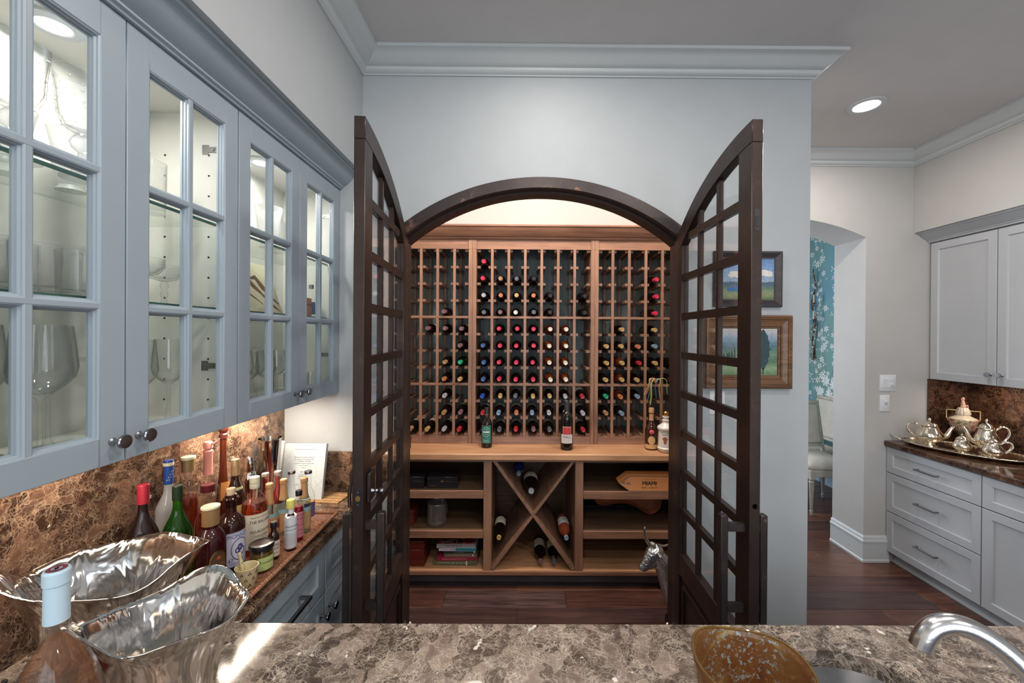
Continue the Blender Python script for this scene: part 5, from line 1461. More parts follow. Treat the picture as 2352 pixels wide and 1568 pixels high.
# amber art-glass vase, cut at a slant
m, nt, out = nodes('art_glass')
p = position(nt); bb_ = N(nt, 'ShaderNodeBsdfPrincipled', Roughness=0.08)
n1 = N(nt, 'ShaderNodeTexNoise', Scale=9.0, Detail=8.0, Roughness=0.7, Distortion=1.2); nt.links.new(p, n1.inputs['Vector'])
n2 = N(nt, 'ShaderNodeTexNoise', Scale=120.0, Detail=4.0, Roughness=0.65, Distortion=0.3); nt.links.new(p, n2.inputs['Vector'])
n3 = N(nt, 'ShaderNodeTexNoise', Scale=6.0, Detail=2.0); nt.links.new(p, n3.inputs['Vector'])
col = ramp(nt, n1.outputs['Fac'], [(0.30, srgb(60, 38, 30)), (0.44, srgb(122, 76, 48)), (0.56, srgb(132, 96, 60)), (0.66, srgb(176, 152, 96)), (0.8, srgb(200, 188, 130))])
fm = N(nt, 'ShaderNodeMath', operation='MULTIPLY'); nt.links.new(ramp(nt, n2.outputs['Fac'], [(0.54, (0, 0, 0)), (0.60, (1, 1, 1))]), fm.inputs[0]); nt.links.new(ramp(nt, n3.outputs['Fac'], [(0.44, (0, 0, 0)), (0.56, (1, 1, 1))]), fm.inputs[1])
col = mixc(nt, col, srgb(158, 180, 186), fm.outputs[0]); nt.links.new(col, bb_.inputs['Base Color'])
tb = N(nt, 'ShaderNodeBsdfTransparent'); tb.inputs[0].default_value = c4(srgb(226, 190, 110))
mx = N(nt, 'ShaderNodeMixShader'); mx.inputs[0].default_value = 0.66; nt.links.new(tb.outputs[0], mx.inputs[1]); nt.links.new(bb_.outputs[0], mx.inputs[2]); nt.links.new(mx.outputs[0], out.inputs[0]); M['artglass'] = m
t = thing('art_glass_vase', 'amber art-glass vase with a slanting mouth, beside the bar sink', 'vase', (0.459, 0.800, CT))
def vfn(r, z_, a):
    k = z_ / 0.17
    return r * (1 + 0.02 * math.sin(2 * a + 0.6) * k), z_ + (k ** 3) * (-0.016 + -0.013 * math.cos(a + 0.2) + 0.004 * math.sin(a) + 0.005 * math.sin(3 * a))
b = MB(); b.cap = False
b.lathe([(0.001, 0.004), (0.060, 0.0), (0.070, 0.006), (0.088, 0.05), (0.104, 0.10), (0.112, 0.15), (0.115, 0.170), (0.1135, 0.1735), (0.1105, 0.170), (0.107, 0.15), (0.098, 0.10), (0.082, 0.05), (0.064, 0.014), (0.001, 0.012)], 72, sx=1.0, sy=0.82, fn=vfn)
part('glass_body', b, M['artglass'], t, local=True, angle=80)
b = MB(); rimp = [(vfn(0.1135, 0.1735, a)[0] * math.cos(a), vfn(0.1135, 0.1735, a)[0] * math.sin(a) * 0.82, vfn(0.1135, 0.1735, a)[1]) for a in [2 * PI * i / 72 for i in range(72)]]
b.tube(rimp, 0.0026, 8, closed=True); part('rim', b, tint('rim_glass', 214, 190, 120, 1.5, 0.3, srgb(150, 120, 60)), t, local=True)

# ================================================================ INSIDE THE WALL CABINETS
FZ, MZ, HZ = UZ0 + 0.0305, 1.8185, 2.0885
def glassware(label, x, y, z, prof, n=28, mat=None, name='wine_glass', cat='glass', group=None, fn=None, knobs=False):
    t = thing(name, label, cat, (x, y, z), 0, group)
    b = MB(); b.cap = False; b.lathe(prof, n, fn=fn)
    part('bowl', b, mat or M['crystal'], t, local=True)
    return t
WG = lambda H, R_: [(0.001, 0.0), (R_ * 0.85, 0.0), (R_ * 0.85, 0.002), (0.012, 0.006), (0.0045, 0.02), (0.004, H * 0.42), (0.008, H * 0.45), (R_ * 0.55, H * 0.50), (R_ * 0.92, H * 0.58), (R_, H * 0.66), (R_ * 0.93, H * 0.82), (R_ * 0.82, H), (R_ * 0.80, H), (R_ * 0.90, H * 0.82), (R_ * 0.97, H * 0.66), (R_ * 0.88, H * 0.58), (R_ * 0.4, H * 0.49), (0.001, H * 0.475)]
for k, (x, y, s_) in enumerate(((-1.03, 0.70, 'nearest the camera'), (-1.09, 0.78, 'second from the camera'), (-1.025, 0.875, 'third from the camera'), (-1.10, 0.955, 'fourth from the camera'), (-1.05, 1.06, 'fifth from the camera'), (-1.15, 0.86, 'half hidden at the back'))):
    glassware('large clear wine glass on the floor of the near cabinet, ' + s_, x, y, FZ, WG(0.285, 0.050), group='large wine glasses in the near cabinet')
for x, y, s_ in ((-1.075, 1.155, 'left of the pair behind the second door'), (-1.085, 1.262, 'right of the pair behind the second door')):
    glassware('slim clear wine glass, ' + s_, x, y, FZ, WG(0.25, 0.042), group='slim wine glasses behind the second door')
rib = lambda R_, H: (lambda r, z_, a: (r * (1 + (0.03 * math.cos(a * 16) if 0.006 < z_ < H - 0.006 else 0)), z_))
TB = lambda H, R_: [(0.001, 0.001), (R_ * 0.9, 0.0), (R_ * 0.93, 0.005), (R_, H), (R_ * 0.95, H), (R_ * 0.88, 0.016), (0.001, 0.014)]
for k in range(5):
    glassware('ribbed crystal tumbler on the middle shelf, %s in the row' % ORDC[k], -1.035 - 0.004 * (k % 2), 0.70 + 0.088 * k, MZ, TB(0.105, 0.040), 64, fn=rib(0.04, 0.105), name='tumbler', group='ribbed tumblers on the middle shelf')
for k in range(4):
    glassware('ribbed crystal tumbler in the back row of the middle shelf, %s along' % ORDC[k], -1.135, 0.74 + 0.09 * k, MZ, TB(0.115, 0.038), 64, fn=rib(0.038, 0.115), name='tumbler', group='ribbed tumblers on the middle shelf')
CPE = lambda H, R_: [(0.001, 0.0), (R_ * 0.75, 0.0), (R_ * 0.75, 0.003), (0.009, 0.008), (0.006, 0.02), (0.010, 0.035), (0.006, 0.045), (0.011, 0.060), (0.007, H * 0.6), (R_ * 0.7, H * 0.66), (R_, H * 0.82), (R_, H), (R_ * 0.96, H), (R_ * 0.95, H * 0.84), (R_ * 0.6, H * 0.7), (0.001, H * 0.67)]
glassware('shallow crystal coupe on the middle shelf, left of the pair', -1.06, 1.145, MZ, CPE(0.125, 0.050), name='coupe_glass', group='crystal coupes')
glassware('shallow crystal coupe on the middle shelf, right of the pair', -1.085, 1.245, MZ, CPE(0.120, 0.045), name='coupe_glass', group='crystal coupes')
GOB = [(0.001, 0.0), (0.040, 0.0), (0.040, 0.004), (0.022, 0.012), (0.010, 0.05), (0.009, 0.062), (0.020, 0.072), (0.024, 0.083), (0.020, 0.094), (0.012, 0.103), (0.034, 0.118), (0.044, 0.145), (0.046, 0.185), (0.052, 0.240), (0.050, 0.240), (0.043, 0.186), (0.041, 0.147), (0.030, 0.122), (0.001, 0.110)]
for x, y, s_ in ((-1.02, 0.955, 'in clear view at the right'), (-1.045, 0.845, 'second from the right'), (-1.03, 0.735, 'third from the right')):
    t = glassware('beaded crystal goblet on the top shelf, ' + s_, x, y, HZ, GOB, 36, name='beaded_goblet', group='beaded goblets on the top shelf')
    b = MB()
    for r_i in range(8):
        zz = 0.120 + r_i * 0.0135; rr = 0.035 + min(0.0105, (zz - 0.118) * 0.4) + 0.0006
        if zz > 0.185: rr = 0.046 + (zz - 0.185) * 0.11
        for q in range(12 if r_i < 6 else 8):
            a = 2 * PI * (q + 0.5 * (r_i % 2)) / (12 if r_i < 6 else 8)
            T = Matrix.Translation((rr * math.cos(a), rr * math.sin(a), zz)) @ Matrix.Rotation(a, 4, 'Z') @ Matrix.Rotation(PI / 2, 4, 'Y')
            b.lathe([(0.0032, 0.0), (0.0020, 0.0026), (0.0006, 0.0042)], 6, T)
    o = part('glass_beads', b, M['crystal'], t, local=True); o['kind'] = 'stuff'
TUL = lambda H, R_: [(0.001, 0.0), (R_ * 0.7, 0.0), (R_ * 0.55, 0.012), (R_ * 0.62, 0.03), (R_ * 0.80, H * 0.35), (R_ * 0.85, H * 0.7), (R_ * 1.05, H), (R_ * 1.02, H), (R_ * 0.81, H * 0.7), (R_ * 0.76, H * 0.36), (R_ * 0.5, 0.035), (0.001, 0.022)]
for x, y, s_ in ((-1.15, 0.92, 'behind the beaded goblets'), (-1.13, 1.03, 'just right of the beaded goblets')):
    glassware('frosted tulip glass on the top shelf, ' + s_, x, y, HZ, TUL(0.15, 0.042), mat=M['frost'], name='tulip_glass', group='frosted tulip glasses')
for x, y, s_ in ((-1.07, 1.125, 'left of the pair'), (-1.10, 1.215, 'right of the pair')):
    glassware('tall clear tumbler on the top shelf behind the second door, ' + s_, x, y, HZ, TB(0.15, 0.038), 48, fn=rib(0.038, 0.15), name='tumbler', group='tall tumblers on the top shelf')
# far cabinet
for k, (x, y) in enumerate(((-1.04, 1.56), (-1.10, 1.62), (-1.03, 1.65), (-1.11, 1.71), (-1.04, 1.74), (-1.165, 1.555), (-1.17, 1.67))):
    glassware('stemmed glass on the floor of the far cabinet, %s from the left' % ORDC[k], x, y, FZ, WG(0.20, 0.036), group='stemmed glasses in the far cabinet')
for k, (x, y) in enumerate(((-1.09, 1.86), (-1.03, 1.915), (-1.10, 1.96), (-1.03, 2.00))):
    glassware('short clear tumbler behind the last cabinet door, %s from the left' % ORDC[k], x, y, FZ, TB(0.085, 0.034), name='tumbler', group='short tumblers behind the last door')
for x, y, s_, mt in ((-1.045, 1.69, 'large, in clear view at the front', M['frost']), (-1.12, 1.59, 'left of the large one', M['frost'])):
    glassware('frosted flared vase high in the far cabinet, ' + s_, x, y, HZ, TUL(0.165, 0.050), mat=mt, name='flared_vase', cat='vase', group='flared vases in the far cabinet')
glassware('clear ribbed vase on the top shelf of the far cabinet', -1.08, 1.80, HZ, TB(0.14, 0.036), 48, fn=rib(0.036, 0.14), name='ribbed_vase', cat='vase')
# art print (abstract brown strokes on cream), leaning on a little easel
t = thing('art_print', 'cream art print with loose brown brush strokes leaning in the far cabinet', 'picture', (-1.12, 1.69, MZ))
T = TR(-1.065, 1.56, MZ, PI / 2) @ Matrix.Rotation(-0.32, 4, 'X')
part('board', MB().box(0.0, 0.27, 0.0, 0.006, 0.0, 0.225, T), plain('cream_board', srgb(226, 216, 184), 0.5), t)
b = MB()
def stroke(b, pts, ws, y_, T):
    v = []; f = []
    for i, (px_, pz) in enumerate(pts):
        a = pts[max(0, i - 1)]; c_ = pts[min(len(pts) - 1, i + 1)]
        d = Vector((c_[0] - a[0], c_[1] - a[1])).normalized(); n_ = Vector((-d.y, d.x)) * ws[i]
        v += [(px_ + n_.x, y_, pz + n_.y), (px_ - n_.x, y_, pz - n_.y)]
    for i in range(len(pts) - 1):
        f.append((2 * i, 2 * i + 1, 2 * i + 3, 2 * i + 2))
    b.add(v, f, T)
stroke(b, [(0.01, 0.17), (0.04, 0.19), (0.08, 0.17), (0.12, 0.12), (0.16, 0.09), (0.20, 0.05), (0.25, 0.02)], [0.004, 0.010, 0.006, 0.012, 0.006, 0.009, 0.002], -0.0006, T)
stroke(b, [(0.03, 0.15), (0.07, 0.13), (0.11, 0.15), (0.15, 0.16), (0.18, 0.12), (0.22, 0.08), (0.26, 0.05)], [0.002, 0.007, 0.003, 0.010, 0.014, 0.006, 0.003], -0.0010, T)
stroke(b, [(0.02, 0.11), (0.06, 0.09), (0.10, 0.07), (0.15, 0.04)], [0.002, 0.004, 0.003, 0.001], -0.0006, T)
part('brush_strokes', b, plain('sepia_ink', srgb(120, 84, 62), 0.5), t)
part('easel_clip', MB().box(0.10, 0.13, -0.014, 0.0, -0.001, 0.016, T), M['glass'], t)
t = bottle('small bottle with a blue label on the middle shelf behind the last door', -1.025, 1.995, 0.155, 0.026, 0.010, 0.5, 0.72, CLR, None, cap=(M['nickel'], 0.02, 0.012, False), z=MZ)
label_band(t, 0.026, 0.01, 0.07, plain('blue_label', srgb(70, 96, 140), 0.5), ang=-0.9, half=1.4)
t = thing('orange_box', 'small orange box on the middle shelf behind the last door', 'box', (-1.03, 1.925, MZ))
part('carton', MB().box(-1.06, -1.00, 1.900, 1.950, MZ + 0.0005, MZ + 0.085), plain('orange_card', srgb(206, 120, 84), 0.6), t, bev=0.001)
part('lid_band', MB().box(-1.0606, -0.9994, 1.8994, 1.9506, MZ + 0.05, MZ + 0.056), plain('brown_card', srgb(120, 70, 50), 0.6), t)

# ================================================================ ON THE WINE COUNTER
t = bottle('dark wine bottle with a teal green label standing on the wooden counter', -0.247, 2.935, 0.288, 0.0385, 0.0155, 0.58, 0.78, M['darkglass'], None, z=CW + 0.0005, rnd_=0, group='bottles standing on the wooden counter')
part('capsule', MB().lathe([(0.0158, 0.228), (0.0172, 0.229), (0.0172, 0.284), (0.0155, 0.288), (0.0008, 0.288)], 24), plain('dark_capsule', srgb(46, 40, 46), 0.35, 0.3), t, local=True)
part('capsule_band', MB().lathe([(0.0174, 0.229), (0.0176, 0.230), (0.0176, 0.234), (0.0174, 0.235)], 24), M['gold'], t, local=True)
A2 = -1.62
lb = label_band(t, 0.0385, 0.035, 0.160, plain('teal_label', srgb(44, 116, 102), 0.5), half=0.95, ang=A2)
b = MB(); disc_on(b, 0.0385 + 0.0011, A2, 0.115, 0.030, 0.0278); wrap(b, 'PURE', 0.012, 0.0396, A2, 0.132, 1); wrap(b, 'FIVE OLD', 0.0085, 0.0396, A2, 0.098, 1); wrap(b, 'Tempra', 0.013, 0.0396, A2, 0.056, 1); wrap(b, 'RESERVE WINE', 0.0075, 0.0396, A2, 0.044, 1)
part('lettering', b, plain('mint_ink', srgb(170, 208, 190), 0.5), lb, local=True)
b = MB(); band(b, 0.0398, A2, 0.62, 0.110, 0.119, 8); part('white_bar', b, M['white'], lb, local=True)
t = bottle('tall wine bottle with a red square over a white label, standing on the wooden counter', 0.322, 2.889, 0.345, 0.0430, 0.0170, 0.60, 0.78, M['darkglass'], None, z=CW + 0.0005, rnd_=2.4, group='bottles standing on the wooden counter')
part('capsule', MB().lathe([(0.0172, 0.272), (0.0190, 0.273), (0.0186, 0.325), (0.0205, 0.327), (0.0205, 0.338), (0.018, 0.344), (0.0008, 0.345)], 24), plain('slate_capsule', srgb(62, 60, 68), 0.35, 0.3), t, local=True)
A3 = -1.66
lb = label_band(t, 0.0430, 0.050, 0.112, plain('white_label', srgb(214, 210, 208), 0.5), half=1.05, ang=A3)
words_on(lb, 0.0430, [('HALL', 0.028, 0.094, 0.85), ('NAPA VALLEY', 0.0065, 0.074, 1), ('RED WINE', 0.006, 0.060, 1)], M['grey_d'], ang=A3)
l2 = label_band(t, 0.0432, 0.1125, 0.168, plain('tan_label', srgb(200, 150, 120), 0.5), half=0.72, ang=A3, nm='upper_label')
b = MB(); band(b, 0.0446, A3, 0.60, 0.1135, 0.162, 8); part('red_square', b, plain('red_label', srgb(192, 62, 66), 0.5), l2, local=True)
t = bottle('brown liqueur bottle with a red wax seal and round tan label by the right jamb', 0.925, 2.905, 0.292, 0.0430, 0.0135, 0.45, 0.74, plain('liqueur_glass', srgb(58, 28, 22), 0.08), None, z=CW + 0.0005, group='bottles standing on the wooden counter')
part('foil', MB().lathe([(0.0165, 0.205), (0.0150, 0.215), (0.0150, 0.250), (0.0128, 0.252), (0.0128, 0.256), (0.0180, 0.258), (0.0185, 0.285), (0.017, 0.292), (0.0008, 0.293)], 20), plain('tan_foil', srgb(196, 148, 112), 0.45, 0.1), t, local=True)
A4 = -1.80
b = MB(); disc_on(b, 0.0438, A4, 0.070, 0.026); part('round_label', b, plain('tan_paper', srgb(206, 164, 116), 0.5), t, local=True)
label_band(t, 0.0430, 0.010, 0.040, plain('tan_paper_b', srgb(206, 164, 116), 0.5), half=1.25, ang=A4, nm='base_label')
b = MB(); b.lathe([(0.0005, 0.0045), (0.012, 0.004), (0.0165, 0.001), (0.0165, -0.002)], 12, Matrix.Rotation(A4 + PI / 2, 4, 'Z') @ Matrix.Translation((0, -0.0395, 0.128)) @ Matrix.Rotation(PI / 2, 4, 'X')); part('wax_seal', b, plain('red_wax', srgb(222, 92, 96), 0.4), t, local=True)
t = thing('ceramic_decanter', 'white ceramic decanter with a brown steer head and a gold ball stopper', 'decanter', (1.004, 2.838, CW + 0.0005), 0, 'bottles standing on the wooden counter')
cer = plain('white_ceramic', srgb(226, 218, 210), 0.22)
part('jug', MB().lathe([(0.001, 0.0), (0.038, 0.0), (0.046, 0.010), (0.054, 0.020), (0.056, 0.030), (0.050, 0.036), (0.048, 0.150), (0.056, 0.158), (0.057, 0.170), (0.052, 0.178), (0.026, 0.196), (0.021, 0.206), (0.025, 0.212), (0.026, 0.222), (0.018, 0.226), (0.001, 0.226)], 36), cer, t, local=True)
part('stopper', MB().lathe([(0.014, 0.2255), (0.017, 0.232), (0.024, 0.243), (0.022, 0.247), (0.012, 0.247), (0.001, 0.247)], 28), cer, t, local=True)
part('gold_ball', MB().lathe([(0.001, 0.2472), (0.012, 0.250), (0.0175, 0.258), (0.0185, 0.265), (0.0165, 0.275), (0.010, 0.282), (0.001, 0.284)], 24), M['gold'], t, local=True)
A5 = -1.98; b = MB(); wrap(b, 'SLOW & TWO', 0.0125, 0.0494, A5, 0.139, 0.85); wrap(b, 'HORNS', 0.0135, 0.0494, A5, 0.124, 0.9)
part('lettering', b, M['grey_d'], t, local=True)
v = [(-0.024, 0.012), (-0.013, 0.016), (-0.010, 0.022), (0, 0.024), (0.010, 0.022), (0.013, 0.016), (0.024, 0.012), (0.013, 0.009), (0.010, -0.002), (0.006, -0.018), (0.0, -0.021), (-0.006, -0.018), (-0.010, -0.002), (-0.013, 0.009)]
b = MB(); b.add([(0.0508 * math.cos(A5 + px_ / 0.05), 0.0508 * math.sin(A5 + px_ / 0.05), 0.085 + pz * 1.1) for px_, pz in v], [tuple(range(len(v)))]); part('steer_emblem', b, plain('steer_brown', srgb(158, 86, 56), 0.5), t, local=True)
t = thing('candle_jar', 'deep red glass candle jar on the wooden counter beside the left jamb', 'candle', (-0.815, 2.885, CW + 0.0005))
b = MB(); b.cap = False; b.lathe([(0.001, 0.003), (0.034, 0), (0.038, 0.006), (0.039, 0.075), (0.036, 0.076), (0.034, 0.01), (0.001, 0.008)], 28); part('glass_body', b, tint('red_glass', 150, 30, 40, 1.5, 0.4, srgb(120, 14, 24)), t, local=True)
part('wax', MB().lathe([(0.001, 0.009), (0.033, 0.009), (0.0335, 0.05), (0.001, 0.051)], 24), plain('dark_red_wax', srgb(110, 26, 30), 0.5), t, local=True)

# ---------------------------------------------------------------- in the cubbies
def lidded(label, x0, x1, y0, y1, z0, z1, mt, latch=None, cat='box', group=None, name='humidor_box', gap=0.35):
    t = thing(name, label, cat, ((x0 + x1) / 2, (y0 + y1) / 2, z0), group=group)
    zs_ = z1 - (z1 - z0) * gap
    part('box_body', MB().box(x0, x1, y0, y1, z0 + 0.0005, zs_ - 0.0012), mt, t, bev=0.002)
    part('box_lid', MB().box(x0 - 0.001, x1 + 0.001, y0 - 0.001, y1, zs_, z1), mt, t, bev=0.003)
    if latch:
        xm = (x0 + x1) / 2; b = MB(); b.box(xm - 0.009, xm + 0.009, y0 - 0.004, y0 - 0.001, zs_ - 0.010, zs_ + 0.006); b.lathe([(0.003, 0), (0.003, 0.003), (0.001, 0.004)], 10, Matrix.Translation((xm, y0 - 0.0035, zs_ - 0.004)) @ Matrix.Rotation(PI / 2, 4, 'X'))
        part('latch', b, M['gold'], t)
    return t
lidded('black lacquered box with a gold latch beside the left jamb on the top shelf', -0.885, -0.670, 2.83, 2.99, 0.672, 0.752, M['black'], True, group='black lacquered boxes')
t = lidded('black lacquered box with a gold latch in the middle of the top left shelf', -0.648, -0.440, 2.83, 2.99, 0.672, 0.752, M['black'], True, group='black lacquered boxes')
b = MB(); letters(b, 'CIGARS', 0.012, TR(-0.610, 2.8288, 0.690)); part('lettering', b, M['gold'], t)
mah = wood('mahogany', srgb(120, 44, 34), srgb(70, 22, 20), 0, 0.3)
t = lidded('small red mahogany box beside the left jamb on the middle shelf', -0.95, -0.748, 2.86, 3.0, 0.398, 0.505, mah, name='mahogany_box')
t = lidded('large red mahogany box beside the left jamb on the bottom shelf', -0.93, -0.672, 2.85, 3.03, 0.1215, 0.297, mah, name='mahogany_box')
part('base_moulding', MB().box(-0.934, -0.668, 2.846, 3.034, 0.1218, 0.140), mah, t)
t = thing('ice_bucket', 'fluted clear glass ice bucket with a swing handle on the middle left shelf', 'ice bucket', (-0.590, 2.885, 0.398))
flute = lambda r, z_, a: (r * (1 + (0.028 * math.cos(a * 20) if 0.012 < z_ < 0.150 and r > 0.03 else 0)), z_)
b = MB(); b.cap = False; b.lathe([(0.001, 0.012), (0.052, 0.0), (0.060, 0.006), (0.064, 0.014), (0.066, 0.155), (0.0665, 0.160), (0.0625, 0.160), (0.061, 0.155), (0.058, 0.02), (0.001, 0.016)], 80, fn=flute); part('glass_body', b, thin_glass('bucket_glass', (0.93, 0.93, 0.93), 1.8, 0.06, 0.03, (0.9, 0.88, 0.86), 0.5), t, local=True)
part('rim_band', MB().tube([(0.0655 * math.cos(a), 0.0655 * math.sin(a), 0.157) for a in [2 * PI * i / 40 for i in range(40)]], 0.0028, 8, closed=True), M['nickel'], t, local=True)
part('handle', MB().tube([(0.068, 0, 0.150), (0.074, -0.01, 0.14), (0.080, -0.025, 0.12), (0.078, -0.04, 0.105), (0.055, -0.062, 0.098)], 0.0020, 8), M['nickel'], t, local=True)
# books
BK = [('large green hardback at the bottom of the book stack', -0.605, -0.300, 0.034, 0.235, (96, 102, 76), 'THE NATURE AND ART OF Wine', (214, 214, 196), -0.02),
      ('crimson hardback on wine, second from the bottom of the stack', -0.588, -0.305, 0.024, 0.225, (150, 34, 62), 'Windows Complete Wine Course', (232, 180, 190), 0.03),
      ('taupe paperback in the middle of the book stack', -0.535, -0.305, 0.027, 0.155, (112, 98, 84), 'NOTES ON PAIRINGS AND BOTTLES', (190, 178, 164), 0.0),
      ('dark green paperback above the taupe one in the book stack', -0.540, -0.300, 0.015, 0.190, (40, 52, 44), 'THE GOLDEN VINE', (150, 160, 150), 0.04),
      ('white and turquoise paperback near the top of the book stack', -0.570, -0.312, 0.022, 0.190, (206, 198, 210), 'SOMMELIERS', (110, 80, 110), -0.02),
      ('grey-spined book with a red patterned cover on top of the stack', -0.588, -0.320, 0.030, 0.215, (160, 156, 158), 'THE WINE BOOK', (70, 66, 74), 0.02)]
z = 0.1215
pag = plain('page_edges', srgb(214, 204, 184), 0.7)
for lab, x0, x1, th, dp, rgb, txt, ink, rz in BK:
    t = thing('book', lab, 'book', ((x0 + x1) / 2, 2.86 + dp / 2, z), rz, 'stack of wine books')
    w_ = (x1 - x0) / 2; cvm = plain('cover_%s' % txt[:4].strip().lower(), srgb(*rgb), 0.4)
    b = MB(); b.box(-w_, w_, -dp / 2, dp / 2, 0.0, 0.002); b.box(-w_, w_, -dp / 2, dp / 2, th - 0.002, th - 0.0003); b.box(-w_, w_, -dp / 2, -dp / 2 + 0.002, 0.002, th - 0.002)
    part('cover', b, cvm, t, local=True)
    part('pages', MB().box(-w_ + 0.003, w_ - 0.003, -dp / 2 + 0.0022, dp / 2 - 0.004, 0.0021, th - 0.0022), pag, t, local=True)
    b = MB(); letters(b, txt, min(th * 0.52, w_ * 2 * 1.25 / len(txt)), TR(-w_ * 0.12, -dp / 2 - 0.0008, th / 2)); part('lettering', b, plain('ink_%s' % txt[:4].strip().lower(), srgb(*ink), 0.5), t, local=True)
    if 'turquoise' in lab:
        part('turquoise_band', MB().box(-0.01, w_ + 0.0004, -dp / 2 - 0.0005, -dp / 2 + 0.001, 0.002, th - 0.0005), plain('turquoise', srgb(40, 142, 160), 0.4), t, local=True)
    if 'taupe' in lab:
        part('arrow_mark', MB().prism([(w_ - 0.032, th / 2 - 0.008), (w_ - 0.018, th / 2), (w_ - 0.032, th / 2 + 0.008)], -dp / 2 - 0.0008, -dp / 2), M['white'], t, local=True)
    if 'bottom of the book' in lab:
        part('picture_band', MB().box(w_ - 0.078, w_ - 0.070, -dp / 2 - 0.0006, -dp / 2, 0.002, th - 0.002), M['white'], t, local=True)
    if 'red patterned' in lab:
        m, nt, out = nodes('patterned_cover'); bb_ = N(nt, 'ShaderNodeBsdfPrincipled', Roughness=0.35)
        nn = N(nt, 'ShaderNodeTexNoise', Scale=22.0, Detail=2.0, Distortion=1.5); nt.links.new(position(nt), nn.inputs['Vector'])
        nt.links.new(ramp(nt, nn.outputs['Fac'], [(0.32, srgb(40, 26, 30)), (0.42, srgb(150, 60, 50)), (0.52, srgb(170, 130, 130)), (0.62, srgb(130, 146, 172)), (0.7, srgb(60, 30, 36))], 'CONSTANT'), bb_.inputs['Base Color']); nt.links.new(bb_.outputs[0], out.inputs[0])
        cp = part('cover_print', MB().box(-w_ + 0.001, w_ - 0.001, -dp / 2 + 0.001, dp / 2 - 0.001, th - 0.0003, th + 0.0004), m, t, local=True)
        part('red_panel', MB().box(w_ - 0.07, w_ - 0.020, -dp / 2 + 0.003, dp / 2 - 0.02, th + 0.0004, th + 0.0008), plain('red_panel_ink', srgb(150, 16, 24), 0.4), cp, local=True)
    z += th
# arrow-shaped tin
t = thing('arrow_sign_box', 'orange arrow-shaped tin lettered MIAMI on the top right shelf', 'box', (0.88, 2.85, 0.672))
org = plain('orange_tin', srgb(226, 150, 92), 0.42)
ar = [(0.671, 0.7255), (0.742, 0.673), (1.08, 0.673), (1.08, 0.778), (0.742, 0.778)]
part('tin_body', MB().prism(ar, 2.791, 2.90), org, t, bev=0.002)
b = MB(); b.sweep([(0.0, 2.7895), (0.0, 2.7935), (0.004, 2.7935), (0.004, 2.7895)], [(x, z_) for x, z_ in ar], True, plane='xz'); part('tin_edge', b, plain('grey_edge', srgb(140, 120, 110), 0.4, 0.4), t)
b = MB(); letters(b, 'MIAMI', 0.0365, TR(0.879, 2.7902, 0.728), 1.0); letters(b, 'MIAMI', 0.0365, TR(0.8802, 2.7900, 0.728), 1.0); letters(b, 'MIAMI', 0.0365, TR(0.8778, 2.7901, 0.728), 1.0); letters(b, 'REIMS - 7 464 KM', 0.0150, TR(0.879, 2.7902, 0.698), 1.0)
letters(b, '<', 0.042, TR(0.703, 2.7902, 0.728), 0.9)
part('lettering', b, M['ink'], t)
b = MB(); letters(b, 'Veuve Clicquot', 0.0140, TR(0.889, 2.7902, 0.757), 1.0); b.ring(0.832, 0.757, 0.0045, 0.0055, 0, 2 * PI, 2.7898, 2.7904, 16); part('brand_line', b, plain('brown_ink', srgb(150, 90, 56), 0.5), t)
b = MB(); b.prism([(0.716, 0.728), (0.725, 0.735), (0.748, 0.735), (0.748, 0.721), (0.725, 0.721)], 2.7896, 2.7904); part('grey_tag', b, plain('slate_ink', srgb(110, 124, 140), 0.5), t)
# leather tray leaning at the back of the right middle shelf
def lobe(s_, dy=0.0):
    top = [(0.555 + 0.0, 0.60), (0.56, 0.545)]
    P = [(0.548, 0.575), (0.543, 0.54), (0.550, 0.505), (0.575, 0.478), (0.62, 0.468), (0.67, 0.478), (0.74, 0.488), (0.81, 0.482), (0.87, 0.455), (0.92, 0.420), (0.97, 0.4015), (1.01, 0.415), (1.045, 0.455), (1.055, 0.50), (1.045, 0.545), (1.03, 0.575)]
    cx, cz = 0.80, 0.54
    return [(cx + (x - cx) * s_, cz + (z_ - cz) * s_ ) for x, z_ in P]
t = thing('leather_tray', 'tan leather tray with a wavy edge leaning in the right middle cubby', 'tray', (0.80, 3.07, 0.401))
lea = plain('tan_leather', srgb(156, 88, 50), 0.5, vary=0.08)
b = MB(); v = []; f = []; loops_ = [(1.0, 3.050), (0.985, 3.047), (0.965, 3.052), (0.90, 3.085), (0.70, 3.095)]
for s_, yy in loops_: v += [(x, yy, z_) for x, z_ in smooth([(a, 0, c_) for a, c_ in lobe(s_)], 2) and [(p_[0], p_[2]) for p_ in smooth([(a, 0, c_) for a, c_ in lobe(s_)], 2)]]
n_ = len(v) // len(loops_)
for k in range(len(loops_) - 1):
    for i in range(n_):
        j = (i + 1) % n_; f.append((k * n_ + i, k * n_ + j, (k + 1) * n_ + j, (k + 1) * n_ + i))
f.append(tuple((len(loops_) - 1) * n_ + i for i in range(n_))); b.add(v, f)
o = part('tray_shell', b, lea, t, angle=60); sm_ = o.modifiers.new('thick', 'SOLIDIFY'); sm_.thickness = 0.003; sm_.offset = 1
part('slot_edge', MB().prism(rrect(0.715, 0.80, 0.488 + 0.012, 0.496 + 0.012, 0.003, 3), 3.083, 3.0885), plain('leather_edge', srgb(206, 140, 92), 0.5), t)
t = thing('flat_case', 'flat black folded case lying on the right middle shelf under the leather tray', 'case', (0.66, 3.20, 0.398))
part('case_lower', MB().box(0.46, 0.885, 3.12, 3.33, 0.3985, 0.416), M['black'], t, bev=0.003)
part('case_upper', MB().box(0.46, 0.905, 3.13, 3.34, 0.4165, 0.436), M['black'], t, bev=0.003)
